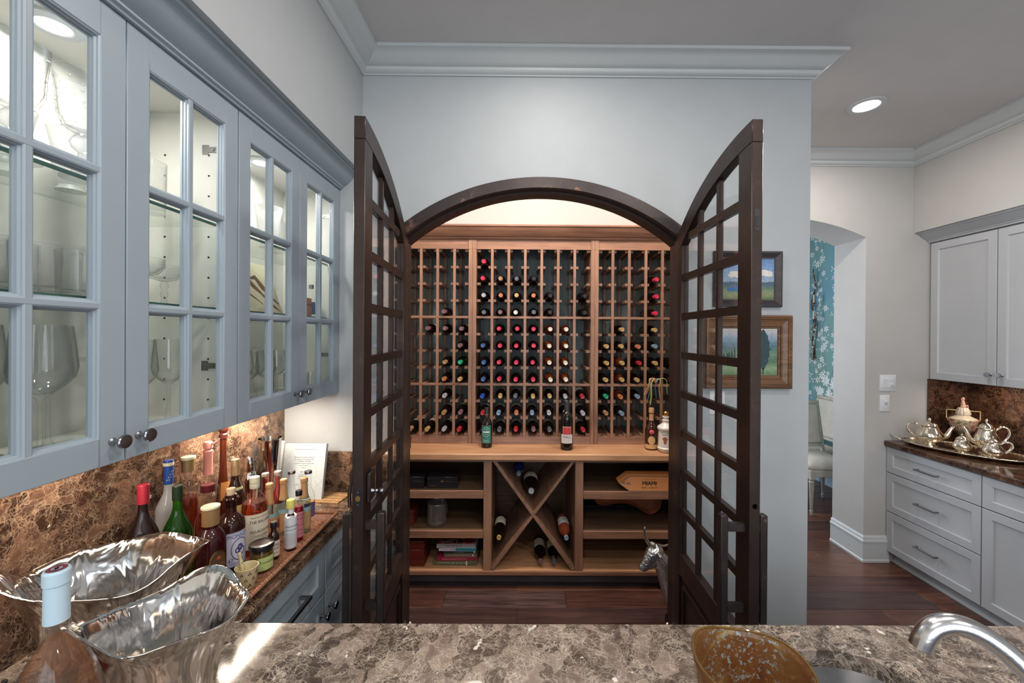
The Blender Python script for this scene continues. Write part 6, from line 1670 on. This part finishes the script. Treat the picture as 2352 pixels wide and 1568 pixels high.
# ribbons tied to a bottle neck
t = thing('ribbon_bunch', 'bunch of curling coloured ribbons hanging from a bottle neck in the right rack', 'ribbon', (0.978, 2.96, RZ[8] + 0.04))
rr_ = random.Random(8)
for k, rgb in enumerate(((214, 206, 120), (60, 160, 196), (226, 130, 110), (150, 200, 110), (228, 196, 120), (60, 150, 190), (200, 190, 100), (226, 140, 90), (214, 206, 140))):
    a = rr_.uniform(-1, 1); L = rr_.uniform(0.05, 0.15); pts = []
    for i in range(14):
        q = i / 13.0
        pts.append((0.978 + a * 0.085 * math.sqrt(q) + 0.006 * math.sin(q * 9 + k), 2.965 - 0.02 * math.sin(q * 3), RZ[8] + 0.045 + 0.025 * math.sin(q * 4) - L * q * q * 1.1))
    part('ribbon', MB().tube(pts, 0.0021, 4), plain('ribbon_%s' % 'abcdefghij'[k], srgb(*rgb), 0.4), t)

# ---------------------------------------------------------------- cast bull bust inside the right jamb
t = thing('bull_bust', 'silvery cast bull head with long horns on the floor inside the right jamb', 'sculpture', (0.90, 2.45, 0.0))
b = MB()
b.tube([(0.708, 2.42, 0.352), (0.716, 2.42, 0.358), (0.735, 2.422, 0.375), (0.762, 2.425, 0.412), (0.785, 2.430, 0.442), (0.806, 2.435, 0.452), (0.830, 2.44, 0.440)], [0.010, 0.020, 0.026, 0.034, 0.043, 0.046, 0.040], 18)
b.tube([(0.722, 2.42, 0.345), (0.750, 2.424, 0.362), (0.790, 2.43, 0.388), (0.825, 2.437, 0.400)], [0.012, 0.018, 0.030, 0.040], 16)
b.tube([(0.805, 2.435, 0.440), (0.848, 2.44, 0.385), (0.878, 2.445, 0.310), (0.905, 2.45, 0.220), (0.935, 2.45, 0.13), (0.96, 2.45, 0.055)], [0.040, 0.052, 0.058, 0.058, 0.056, 0.060], 20)
b.tube([(0.768, 2.43, 0.478), (0.778, 2.43, 0.490), (0.792, 2.432, 0.486)], [0.010, 0.022, 0.024], 12)
for s_ in (-1, 1):
    b.tube([(0.760, 2.425 + s_ * 0.026, 0.432), (0.770, 2.425 + s_ * 0.030, 0.440), (0.782, 2.428 + s_ * 0.028, 0.446)], [0.004, 0.008, 0.005], 10)
bull_m = silver('cast_pewter', (0.60, 0.61, 0.65), 0.34, 42, 0.8, 0.010)
o = part('head_and_neck', b, bull_m, t, angle=80)
rm = o.modifiers.new('fuse', 'REMESH'); rm.mode = 'VOXEL'; rm.voxel_size = 0.005; rm.use_smooth_shade = True
for s_ in (-1, 1):
    part('eye', MB().lathe([(0.001, -0.005), (0.005, 0.0), (0.001, 0.005)], 12, Matrix.Translation((0.766, 2.426 + s_ * 0.034, 0.436)) @ Matrix.Rotation(PI / 2, 4, 'X')), M['ink'], t)
horn = silver('horn_silver', (0.70, 0.64, 0.60), 0.18, 30, 0.1)
part('horn', MB().tube(smooth([(0.775, 2.415, 0.492), (0.758, 2.395, 0.512), (0.738, 2.385, 0.540), (0.724, 2.380, 0.575), (0.722, 2.378, 0.605), (0.724, 2.377, 0.628)], 1), [0.013, 0.012, 0.012, 0.0115, 0.011, 0.010, 0.009, 0.008, 0.007, 0.006, 0.004, 0.002][:len(smooth([(0, 0, 0)] * 6, 1))], 12), horn, t)
hp = smooth([(0.786, 2.445, 0.490), (0.812, 2.47, 0.476), (0.845, 2.50, 0.456), (0.885, 2.52, 0.440), (0.925, 2.53, 0.445), (0.96, 2.535, 0.475)], 1)
part('horn', MB().tube(hp, [0.015 - 0.0115 * i / (len(hp) - 1) for i in range(len(hp))], 12), horn, t)
for s_ in (-1, 1):
    ep = [(0.800, 2.435 + s_ * 0.03, 0.470), (0.822, 2.435 + s_ * 0.048, 0.440), (0.842, 2.435 + s_ * 0.058, 0.412), (0.850, 2.435 + s_ * 0.058, 0.392)]
    part('ear', MB().tube(smooth(ep, 1), [0.006, 0.010, 0.014, 0.015, 0.013, 0.010, 0.006, 0.002], 10), horn, t)
part('base', MB().lathe([(0.001, 0.0), (0.085, 0.0), (0.085, 0.030), (0.072, 0.042), (0.060, 0.060), (0.001, 0.062)], 32, TR(0.96, 2.45, 0.0)), M['black'], t)

# ================================================================ PAINTINGS
def paint_mat(name, z0, z1, stops, amp, scale):
    m, nt, out = nodes(name); bb_ = N(nt, 'ShaderNodeBsdfPrincipled', Roughness=0.5)
    g = N(nt, 'ShaderNodeNewGeometry'); sp = N(nt, 'ShaderNodeSeparateXYZ'); nt.links.new(g.outputs['Position'], sp.inputs[0])
    nn = N(nt, 'ShaderNodeTexNoise', Scale=scale, Detail=6.0, Roughness=0.65); nt.links.new(position(nt, (1, 1, 2.2)), nn.inputs['Vector'])
    a = N(nt, 'ShaderNodeMath', operation='MULTIPLY_ADD'); nt.links.new(nn.outputs['Fac'], a.inputs[0]); a.inputs[1].default_value = amp * (z1 - z0); nt.links.new(sp.outputs['Z'], a.inputs[2])
    mr = N(nt, 'ShaderNodeMapRange'); nt.links.new(a.outputs[0], mr.inputs['Value']); mr.inputs['From Min'].default_value = z0 + amp * (z1 - z0) * 0.5; mr.inputs['From Max'].default_value = z1 + amp * (z1 - z0) * 0.5
    col = ramp(nt, mr.outputs['Result'], stops)
    n2 = N(nt, 'ShaderNodeTexNoise', Scale=scale * 5, Detail=3.0); nt.links.new(position(nt, (0.5, 1, 1)), n2.inputs['Vector'])
    col = mixc(nt, col, ramp(nt, n2.outputs['Fac'], [(0.3, (0.3, 0.3, 0.3)), (0.7, (0.7, 0.7, 0.7))]), 0.45, 'OVERLAY')
    nt.links.new(col, bb_.inputs['Base Color']); bump(nt, bb_, n2.outputs['Fac'], 0.3); nt.links.new(bb_.outputs[0], out.inputs[0])
    return m
def picture(label, x0, x1, z0, z1, prof, fmat, wf, cmat):
    t = thing('painting', label, 'painting', ((x0 + x1) / 2, YW, z0), group='landscape paintings on the doorway wall')
    Y = YW - 0.001
    b = MB(); b.sweep([(o_, Y - d) for o_, d in prof], [(x0, z0), (x1, z0), (x1, z1), (x0, z1)], True, plane='xz'); part('picture_frame', b, fmat, t, angle=20)
    cv = part('canvas', MB().box(x0 + wf - 0.004, x1 - wf + 0.004, Y - 0.008, Y - 0.001, z0 + wf - 0.004, z1 - wf + 0.004), cmat, t)
    return t, cv, Y - 0.0086
iron = wood('dark_frame_wood', srgb(74, 66, 68), srgb(40, 36, 40), 0, 0.35, 1.0, 0.3)
t, cv, Y = picture('small landscape with clouds in a dark frame, above the gold-framed one', 0.977, 1.326, 1.887, 2.171, [(0, 0), (0, 0.020), (0.003, 0.024), (0.010, 0.024), (0.030, 0.012), (0.037, 0.011), (0.037, 0.002)], iron, 0.037,
                   paint_mat('sky_landscape', 1.924, 2.134, [(0.0, srgb(96, 108, 78)), (0.14, srgb(140, 150, 112)), (0.27, srgb(108, 130, 104)), (0.36, srgb(84, 108, 122)), (0.42, srgb(80, 100, 130)), (0.45, srgb(158, 176, 196)), (0.7, srgb(132, 162, 198)), (1.0, srgb(100, 138, 186))], 0.10, 26))
cl = plain('cloud_paint', srgb(226, 220, 214), 0.6, vary=0.1, vscale=60)
b = MB()
for cx, cz, s_ in ((1.235, 2.068, 0.020), (1.25, 2.060, 0.026), (1.222, 2.056, 0.018), (1.265, 2.052, 0.016), (1.085, 2.060, 0.022), (1.11, 2.052, 0.028), (1.07, 2.048, 0.018), (1.135, 2.066, 0.014)):
    b.prism([(cx + s_ * 1.1 * math.cos(a) * (1 + 0.15 * math.sin(5 * a)), cz + s_ * 0.55 * math.sin(a) * (1 + 0.15 * math.sin(3 * a))) for a in [2 * PI * i / 20 for i in range(20)]], Y - 0.0002 * (1 + cx), Y + 0.0006)
part('painted_clouds', b, cl, cv)
b = MB(); b.prism([(1.05, 1.985), (1.12, 1.995), (1.16, 1.988), (1.16, 1.972), (1.10, 1.966), (1.05, 1.97)], Y - 0.0003, Y + 0.0006); part('painted_lake', b, plain('lake_paint', srgb(66, 116, 176), 0.5), cv)
goldw = wood('gilt_walnut', srgb(140, 100, 66), srgb(80, 54, 38), 0, 0.35, 1.0, 0.5)
t, cv, Y = picture('landscape with a tall cypress in a wide gold-brown frame', 0.933, 1.376, 1.47, 1.845, [(0, 0), (0, 0.022), (0.004, 0.032), (0.012, 0.034), (0.016, 0.030), (0.020, 0.030), (0.024, 0.024), (0.046, 0.018), (0.050, 0.021), (0.055, 0.021), (0.058, 0.014), (0.064, 0.013), (0.068, 0.009), (0.068, 0.002)], goldw, 0.068,
                   paint_mat('valley_landscape', 1.538, 1.777, [(0.0, srgb(104, 128, 96)), (0.16, srgb(140, 164, 126)), (0.30, srgb(86, 118, 96)), (0.45, srgb(120, 146, 120)), (0.60, srgb(84, 118, 128)), (0.74, srgb(126, 150, 170)), (0.84, srgb(160, 172, 188)), (1.0, srgb(206, 202, 196))], 0.13, 22))
b = MB()
cyp = [(1.236 + 0.034 * math.sin(PI * q) ** 0.7 * sd * (1 + 0.12 * math.sin(q * 40 * sd)), 1.565 + q * 0.21) for sd, qs in ((1, [i / 18 for i in range(19)]), (-1, [1 - i / 18 for i in range(1, 18)])) for q in qs]
b.prism(cyp, Y - 0.0004, Y + 0.0006); b.prism([(1.233, 1.545), (1.240, 1.545), (1.239, 1.575), (1.234, 1.575)], Y - 0.0004, Y + 0.0006)
for cx, h_ in ((1.075, 0.045), (1.09, 0.06), (1.062, 0.035), (1.052, 0.03), (1.035, 0.028)):
    b.prism([(cx - 0.006, 1.625), (cx + 0.006, 1.625), (cx + 0.004, 1.625 + h_ * 0.6), (cx, 1.625 + h_), (cx - 0.004, 1.625 + h_ * 0.6)], Y - 0.0004, Y + 0.0006)
part('painted_trees', b, plain('cypress_paint', srgb(48, 76, 80), 0.6, vary=0.35, vscale=110), cv)

# ================================================================ SILVER TEA SET
TXC, TYC, TA = 3.09, 2.84, -1.06
t = thing('serving_tray', 'large oval silver tray with a beaded rim under the tea set', 'tray', (TXC, TYC, CT), TA)
SIL = M['tea_silver']
oval = lambda s_, n=64: [(0.33 * s_ * math.cos(2 * PI * i / n), 0.185 * s_ * math.sin(2 * PI * i / n)) for i in range(n)]
v = []; f = []; L_ = [(0.86, 0.001), (0.99, 0.018), (1.0, 0.022), (0.985, 0.022), (0.85, 0.006)]
for s_, zz in L_: v += [(x, y, zz) for x, y in oval(s_)]
for k in range(4):
    for i in range(64):
        j = (i + 1) % 64; f.append((k * 64 + i, k * 64 + j, (k + 1) * 64 + j, (k + 1) * 64 + i))
f += [tuple(range(64))[::-1], tuple(4 * 64 + i for i in range(64))]
b = MB(); b.add(v, f); part('tray_plate', b, SIL, t, local=True, angle=50)
b = MB(); b.tube([(x, y, 0.0225 + 0.0012 * (i % 2)) for i, (x, y) in enumerate([(0.33 * math.cos(2 * PI * i / 160), 0.185 * math.sin(2 * PI * i / 160)) for i in range(160)])], [0.0042 if i % 2 else 0.0030 for i in range(160)], 6, closed=True); part('beaded_rim', b, SIL, t, local=True, angle=80)
for s_ in (-1, 1):
    part('tray_handle', MB().tube(smooth([(s_ * 0.318, -0.06, 0.022), (s_ * 0.345, -0.065, 0.034), (s_ * 0.392, -0.045, 0.050), (s_ * 0.402, 0.0, 0.055), (s_ * 0.392, 0.045, 0.050), (s_ * 0.345, 0.065, 0.034), (s_ * 0.318, 0.06, 0.022)], 2), 0.0055, 8), SIL, t, local=True)
def pot(label, x, y, H, R_, rz, name, spout=True, handle=True, lid=True):
    t = thing(name, label, name.split('_')[-1] if name != 'sugar_bowl' else 'sugar bowl', (x, y, CT + 0.0062), rz, 'silver tea set on the oval tray')
    gad = lambda r, z_, a: (r * (1 + (0.02 * math.cos(a * 18) if 0.12 * H < z_ < 0.42 * H else 0)), z_)
    part('pot_body', MB().lathe([(0.001, 0.0), (R_ * 0.62, 0.0), (R_ * 0.62, 0.006), (R_ * 0.42, 0.05 * H), (R_ * 0.40, 0.10 * H), (R_ * 0.75, 0.18 * H), (R_ * 0.98, 0.30 * H), (R_, 0.40 * H), (R_ * 0.88, 0.50 * H), (R_ * 0.70, 0.60 * H), (R_ * 0.62, 0.68 * H), (R_ * 0.70, 0.72 * H), (R_ * 0.60, 0.735 * H), (0.001, 0.735 * H)], 54, fn=gad), SIL, t, local=True)
    if lid:
        part('lid', MB().lathe([(R_ * 0.60, 0.7355 * H), (R_ * 0.52, 0.79 * H), (R_ * 0.28, 0.855 * H), (R_ * 0.10, 0.88 * H), (R_ * 0.07, 0.90 * H), (R_ * 0.14, 0.93 * H), (R_ * 0.10, 0.97 * H), (0.001, H)], 36), SIL, t, local=True)
    if spout:
        P_ = smooth([(R_ * 0.80, 0, 0.30 * H), (R_ * 1.25, 0, 0.36 * H), (R_ * 1.45, 0, 0.52 * H), (R_ * 1.60, 0, 0.66 * H), (R_ * 1.80, 0, 0.72 * H)], 2)
        part('spout', MB().tube(P_, [R_ * (0.26 - 0.15 * i / (len(P_) - 1)) for i in range(len(P_))], 12), SIL, t, local=True)
    if handle:
        P_ = smooth([(-R_ * 0.66, 0, 0.66 * H), (-R_ * 1.05, 0, 0.80 * H), (-R_ * 1.55, 0, 0.78 * H), (-R_ * 1.75, 0, 0.62 * H), (-R_ * 1.50, 0, 0.44 * H), (-R_ * 1.05, 0, 0.30 * H), (-R_ * 0.90, 0, 0.28 * H)], 2)
        part('handle', MB().tube(P_, [0.0045 + 0.0030 * math.sin(PI * i / (len(P_) - 1)) for i in range(len(P_))], 10), SIL, t, local=True)
    return t
pot('squat silver teapot at the left end of the oval tray, spout turned right', 3.005, 3.0, 0.200, 0.078, -0.35, 'silver_teapot')
pot('tall silver coffee pot on the right of the oval tray, curved handle to the right', 3.20, 2.80, 0.235, 0.066, PI - 0.45, 'silver_teapot')
pot('small silver creamer in front of the porcelain urn', 3.02, 2.79, 0.135, 0.048, 0.9, 'silver_creamer', spout=True, handle=False)
pot('silver sugar bowl with a lid and loop handle at the front of the tray', 3.085, 2.66, 0.150, 0.052, PI - 0.45, 'sugar_bowl', spout=False)
t = thing('porcelain_urn', 'painted porcelain urn with square gilt handles, behind the silver tea set', 'urn', (3.275, 3.02, CT))
m, nt, out = nodes('painted_porcelain'); bb_ = N(nt, 'ShaderNodeBsdfPrincipled', Roughness=0.2)
nn = N(nt, 'ShaderNodeTexNoise', Scale=30.0, Detail=3.0, Distortion=0.8); nt.links.new(position(nt), nn.inputs['Vector'])
nt.links.new(ramp(nt, nn.outputs['Fac'], [(0.30, srgb(84, 96, 60)), (0.42, srgb(160, 136, 90)), (0.52, srgb(214, 200, 180)), (0.60, srgb(190, 110, 90)), (0.72, srgb(120, 50, 44))]), bb_.inputs['Base Color']); nt.links.new(bb_.outputs[0], out.inputs[0])
por = m; ivory = plain('ivory_porcelain', srgb(206, 190, 168), 0.22, vary=0.12, vscale=50)
part('urn_foot', MB().lathe([(0.001, 0.0), (0.050, 0.0), (0.050, 0.012), (0.030, 0.024), (0.018, 0.05), (0.018, 0.075), (0.028, 0.088), (0.001, 0.089)], 32), ivory, t, local=True)
part('urn_bowl', MB().lathe([(0.026, 0.0895), (0.050, 0.100), (0.066, 0.125), (0.074, 0.160), (0.078, 0.190), (0.074, 0.196), (0.001, 0.196)], 40), por, t, local=True)
part('urn_shoulder', MB().lathe([(0.078, 0.1965), (0.070, 0.204), (0.050, 0.214), (0.038, 0.222), (0.036, 0.230), (0.001, 0.230)], 40), ivory, t, local=True)
part('urn_lid', MB().lathe([(0.040, 0.2305), (0.040, 0.240), (0.034, 0.262), (0.026, 0.280), (0.001, 0.284)], 36, fn=lambda r, z_, a: (r * (1 + 0.05 * math.cos(a * 14)), z_)), ivory, t, local=True)
gl = plain('gilt_porcelain', srgb(190, 160, 104), 0.3, 0.4)
for s_ in (-1, 1):
    q = 0.6
    P_ = [(s_ * 0.034 * math.cos(q), s_ * 0.034 * math.sin(-q), 0.258), (s_ * 0.088 * math.cos(q), -s_ * 0.088 * math.sin(q), 0.258), (s_ * 0.088 * math.cos(q), -s_ * 0.088 * math.sin(q), 0.20), (s_ * 0.074 * math.cos(q), -s_ * 0.074 * math.sin(q), 0.175)]
    part('square_handle', MB().tube(P_, 0.0042, 6), gl, t, local=True)
b = MB(); b.tube([(0, 0, 0.284), (0.0, 0, 0.300), (-0.003, 0, 0.318), (-0.001, 0, 0.336)], [0.017, 0.014, 0.012, 0.006], 12); b.lathe([(0.001, 0.334), (0.008, 0.338), (0.010, 0.346), (0.007, 0.355), (0.001, 0.358)], 12, TR(-0.001, 0, 0))
b.tube([(0.010, 0, 0.292), (0.022, -0.010, 0.296), (0.024, -0.012, 0.282)], [0.007, 0.006, 0.004], 8); b.tube([(-0.004, 0, 0.330), (-0.016, -0.004, 0.334), (-0.018, -0.004, 0.350)], [0.004, 0.0035, 0.003], 8)
part('seated_figure', b, plain('flesh_porcelain', srgb(206, 160, 140), 0.25), t, local=True)

# ================================================================ DINING ROOM
lin = plain('linen', srgb(206, 198, 184), 0.8, vary=0.08, vscale=12, bmp=0.2, bscale=300); cfr = plain('limed_wood', srgb(186, 180, 168), 0.5, vary=0.15, vscale=30)
def chair(label, x, y, rz):
    t = thing('dining_chair', label, 'chair', (x, y, 0), rz, 'dining chairs seen through the passage')
    s = 0.235
    b = MB(); sp = rrect(-s, s, -s, s, 0.05, 5)
    v = []; f = []; L_ = [(0.96, 0.44), (1.0, 0.455), (1.0, 0.475), (0.94, 0.50), (0.75, 0.518), (0.4, 0.528)]
    for k_, zz in L_: v += [(px_ * k_, py * k_, zz) for px_, py in sp]
    n_ = len(sp)
    for k in range(len(L_) - 1):
        for i in range(n_):
            j = (i + 1) % n_; f.append((k * n_ + i, k * n_ + j, (k + 1) * n_ + j, (k + 1) * n_ + i))
    f += [tuple(range(n_))[::-1], tuple((len(L_) - 1) * n_ + i for i in range(n_))]
    b.add(v, f); part('seat', b, lin, t, local=True, angle=60)
    b = MB(); b.sweep([(0, 0.375), (0, 0.438), (0.004, 0.439), (0.022, 0.439), (0.022, 0.375)], [(-s, -s), (s, -s), (s, s), (-s, s)], True); part('seat_rail', b, cfr, t, local=True, bev=0.003)
    for sx_, sy_ in ((-1, -1), (1, -1), (-1, 1), (1, 1)):
        q = MB(); q.lathe([(0.001, 0.0), (0.011, 0.0), (0.015, 0.02), (0.017, 0.045), (0.012, 0.05), (0.013, 0.055), (0.022, 0.31), (0.025, 0.325), (0.019, 0.335), (0.024, 0.345), (0.024, 0.352), (0.001, 0.352)], 14, fn=lambda r, z_, a: (r * (1 + 0.05 * math.cos(a * 7)) if 0.06 < z_ < 0.31 else r, z_))
        q.box(-0.024, 0.024, -0.024, 0.024, 0.352, 0.438)
        o = part('leg', q, cfr, t, local=True); o.location = (sx_ * (s - 0.022), sy_ * (s - 0.022), 0)
    T = Matrix.Translation((0, s - 0.035, 0.50)) @ Matrix.Rotation(-0.20, 4, 'X')
    b = MB(); w_ = 0.22; wf = 0.034
    b.box(-w_, -w_ + wf, -0.016, 0.016, -0.06, 0.55, T); b.box(w_ - wf, w_, -0.016, 0.016, -0.06, 0.55, T); b.box(-w_ + wf, w_ - wf, -0.016, 0.016, 0.51, 0.55, T); b.box(-w_ + wf, w_ - wf, -0.016, 0.016, 0.06, 0.095, T)
    bk = part('back_frame', b, cfr, t, local=True, bev=0.005)
    b = MB(); b.box(-w_ + wf + 0.001, w_ - wf - 0.001, -0.024, 0.012, 0.096, 0.509, T); part('back_cushion', b, lin, bk, local=True, bev=0.008)
    return t
chair('linen dining chair with limed legs, seen whole-seat through the arched passage', 3.045, 4.185, 0.0)
chair('linen dining chair mostly hidden behind the passage wall, only its back showing', 3.275, 4.70, -PI / 2)
# branch sconce on the wallpaper
t = thing('branch_sconce', 'bronze and silver branch wall sconce with candles on the teal wallpaper', 'wall light', (3.595, 5.0, 1.45))
rr_ = random.Random(2); sb = plain('sconce_bronze', srgb(96, 74, 56), 0.35, 0.7); P_ = []
for i in range(15):
    P_.append((3.57 + 0.012 * math.sin(i * 1.3), 5.0 + 0.02 * math.sin(i * 0.9), 1.46 + i * 0.079))
part('stem', MB().tube(P_, [0.014 - 0.0006 * i for i in range(15)], 8), sb, t)
b = MB()
for k in range(60):
    i = rr_.randrange(1, 14); px_, py, pz = P_[i]; a = rr_.uniform(-1.2, 1.2); L = rr_.uniform(0.02, 0.05)
    y0_ = py + rr_.uniform(-0.06, 0.06); z0_ = pz + rr_.uniform(-0.04, 0.04)
    d = Vector((-0.3, math.cos(a), math.sin(a))).normalized() * L; n_ = Vector((0.2, -math.sin(a), math.cos(a))) * L * 0.35; c0 = Vector((3.56, y0_, z0_))
    b.add([tuple(c0), tuple(c0 + d * 0.5 + n_), tuple(c0 + d), tuple(c0 + d * 0.5 - n_)], [(0, 1, 2, 3)])
o = part('metal_leaves', b, plain('dull_silver_leaf', srgb(150, 146, 140), 0.5, 0.3), t); o['kind'] = 'stuff'
for sy_, zz in ((-1, 1.92), (1, 1.80), (-1, 2.12)):
    part('arm', MB().tube(smooth([(3.57, 5.0, zz), (3.54, 5.0 + sy_ * 0.05, zz - 0.03), (3.51, 5.0 + sy_ * 0.09, zz + 0.01)], 2), 0.004, 6), sb, t)
    part('candle_cup', MB().lathe([(0.004, 0.0), (0.018, 0.008), (0.019, 0.016), (0.001, 0.018)], 14, TR(3.51, 5.0 + sy_ * 0.09, zz + 0.01)), sb, t)
    part('candle', MB().lathe([(0.001, 0.0), (0.010, 0.0), (0.010, 0.09), (0.001, 0.092)], 14, TR(3.51, 5.0 + sy_ * 0.09, zz + 0.028)), M['paper'], t)
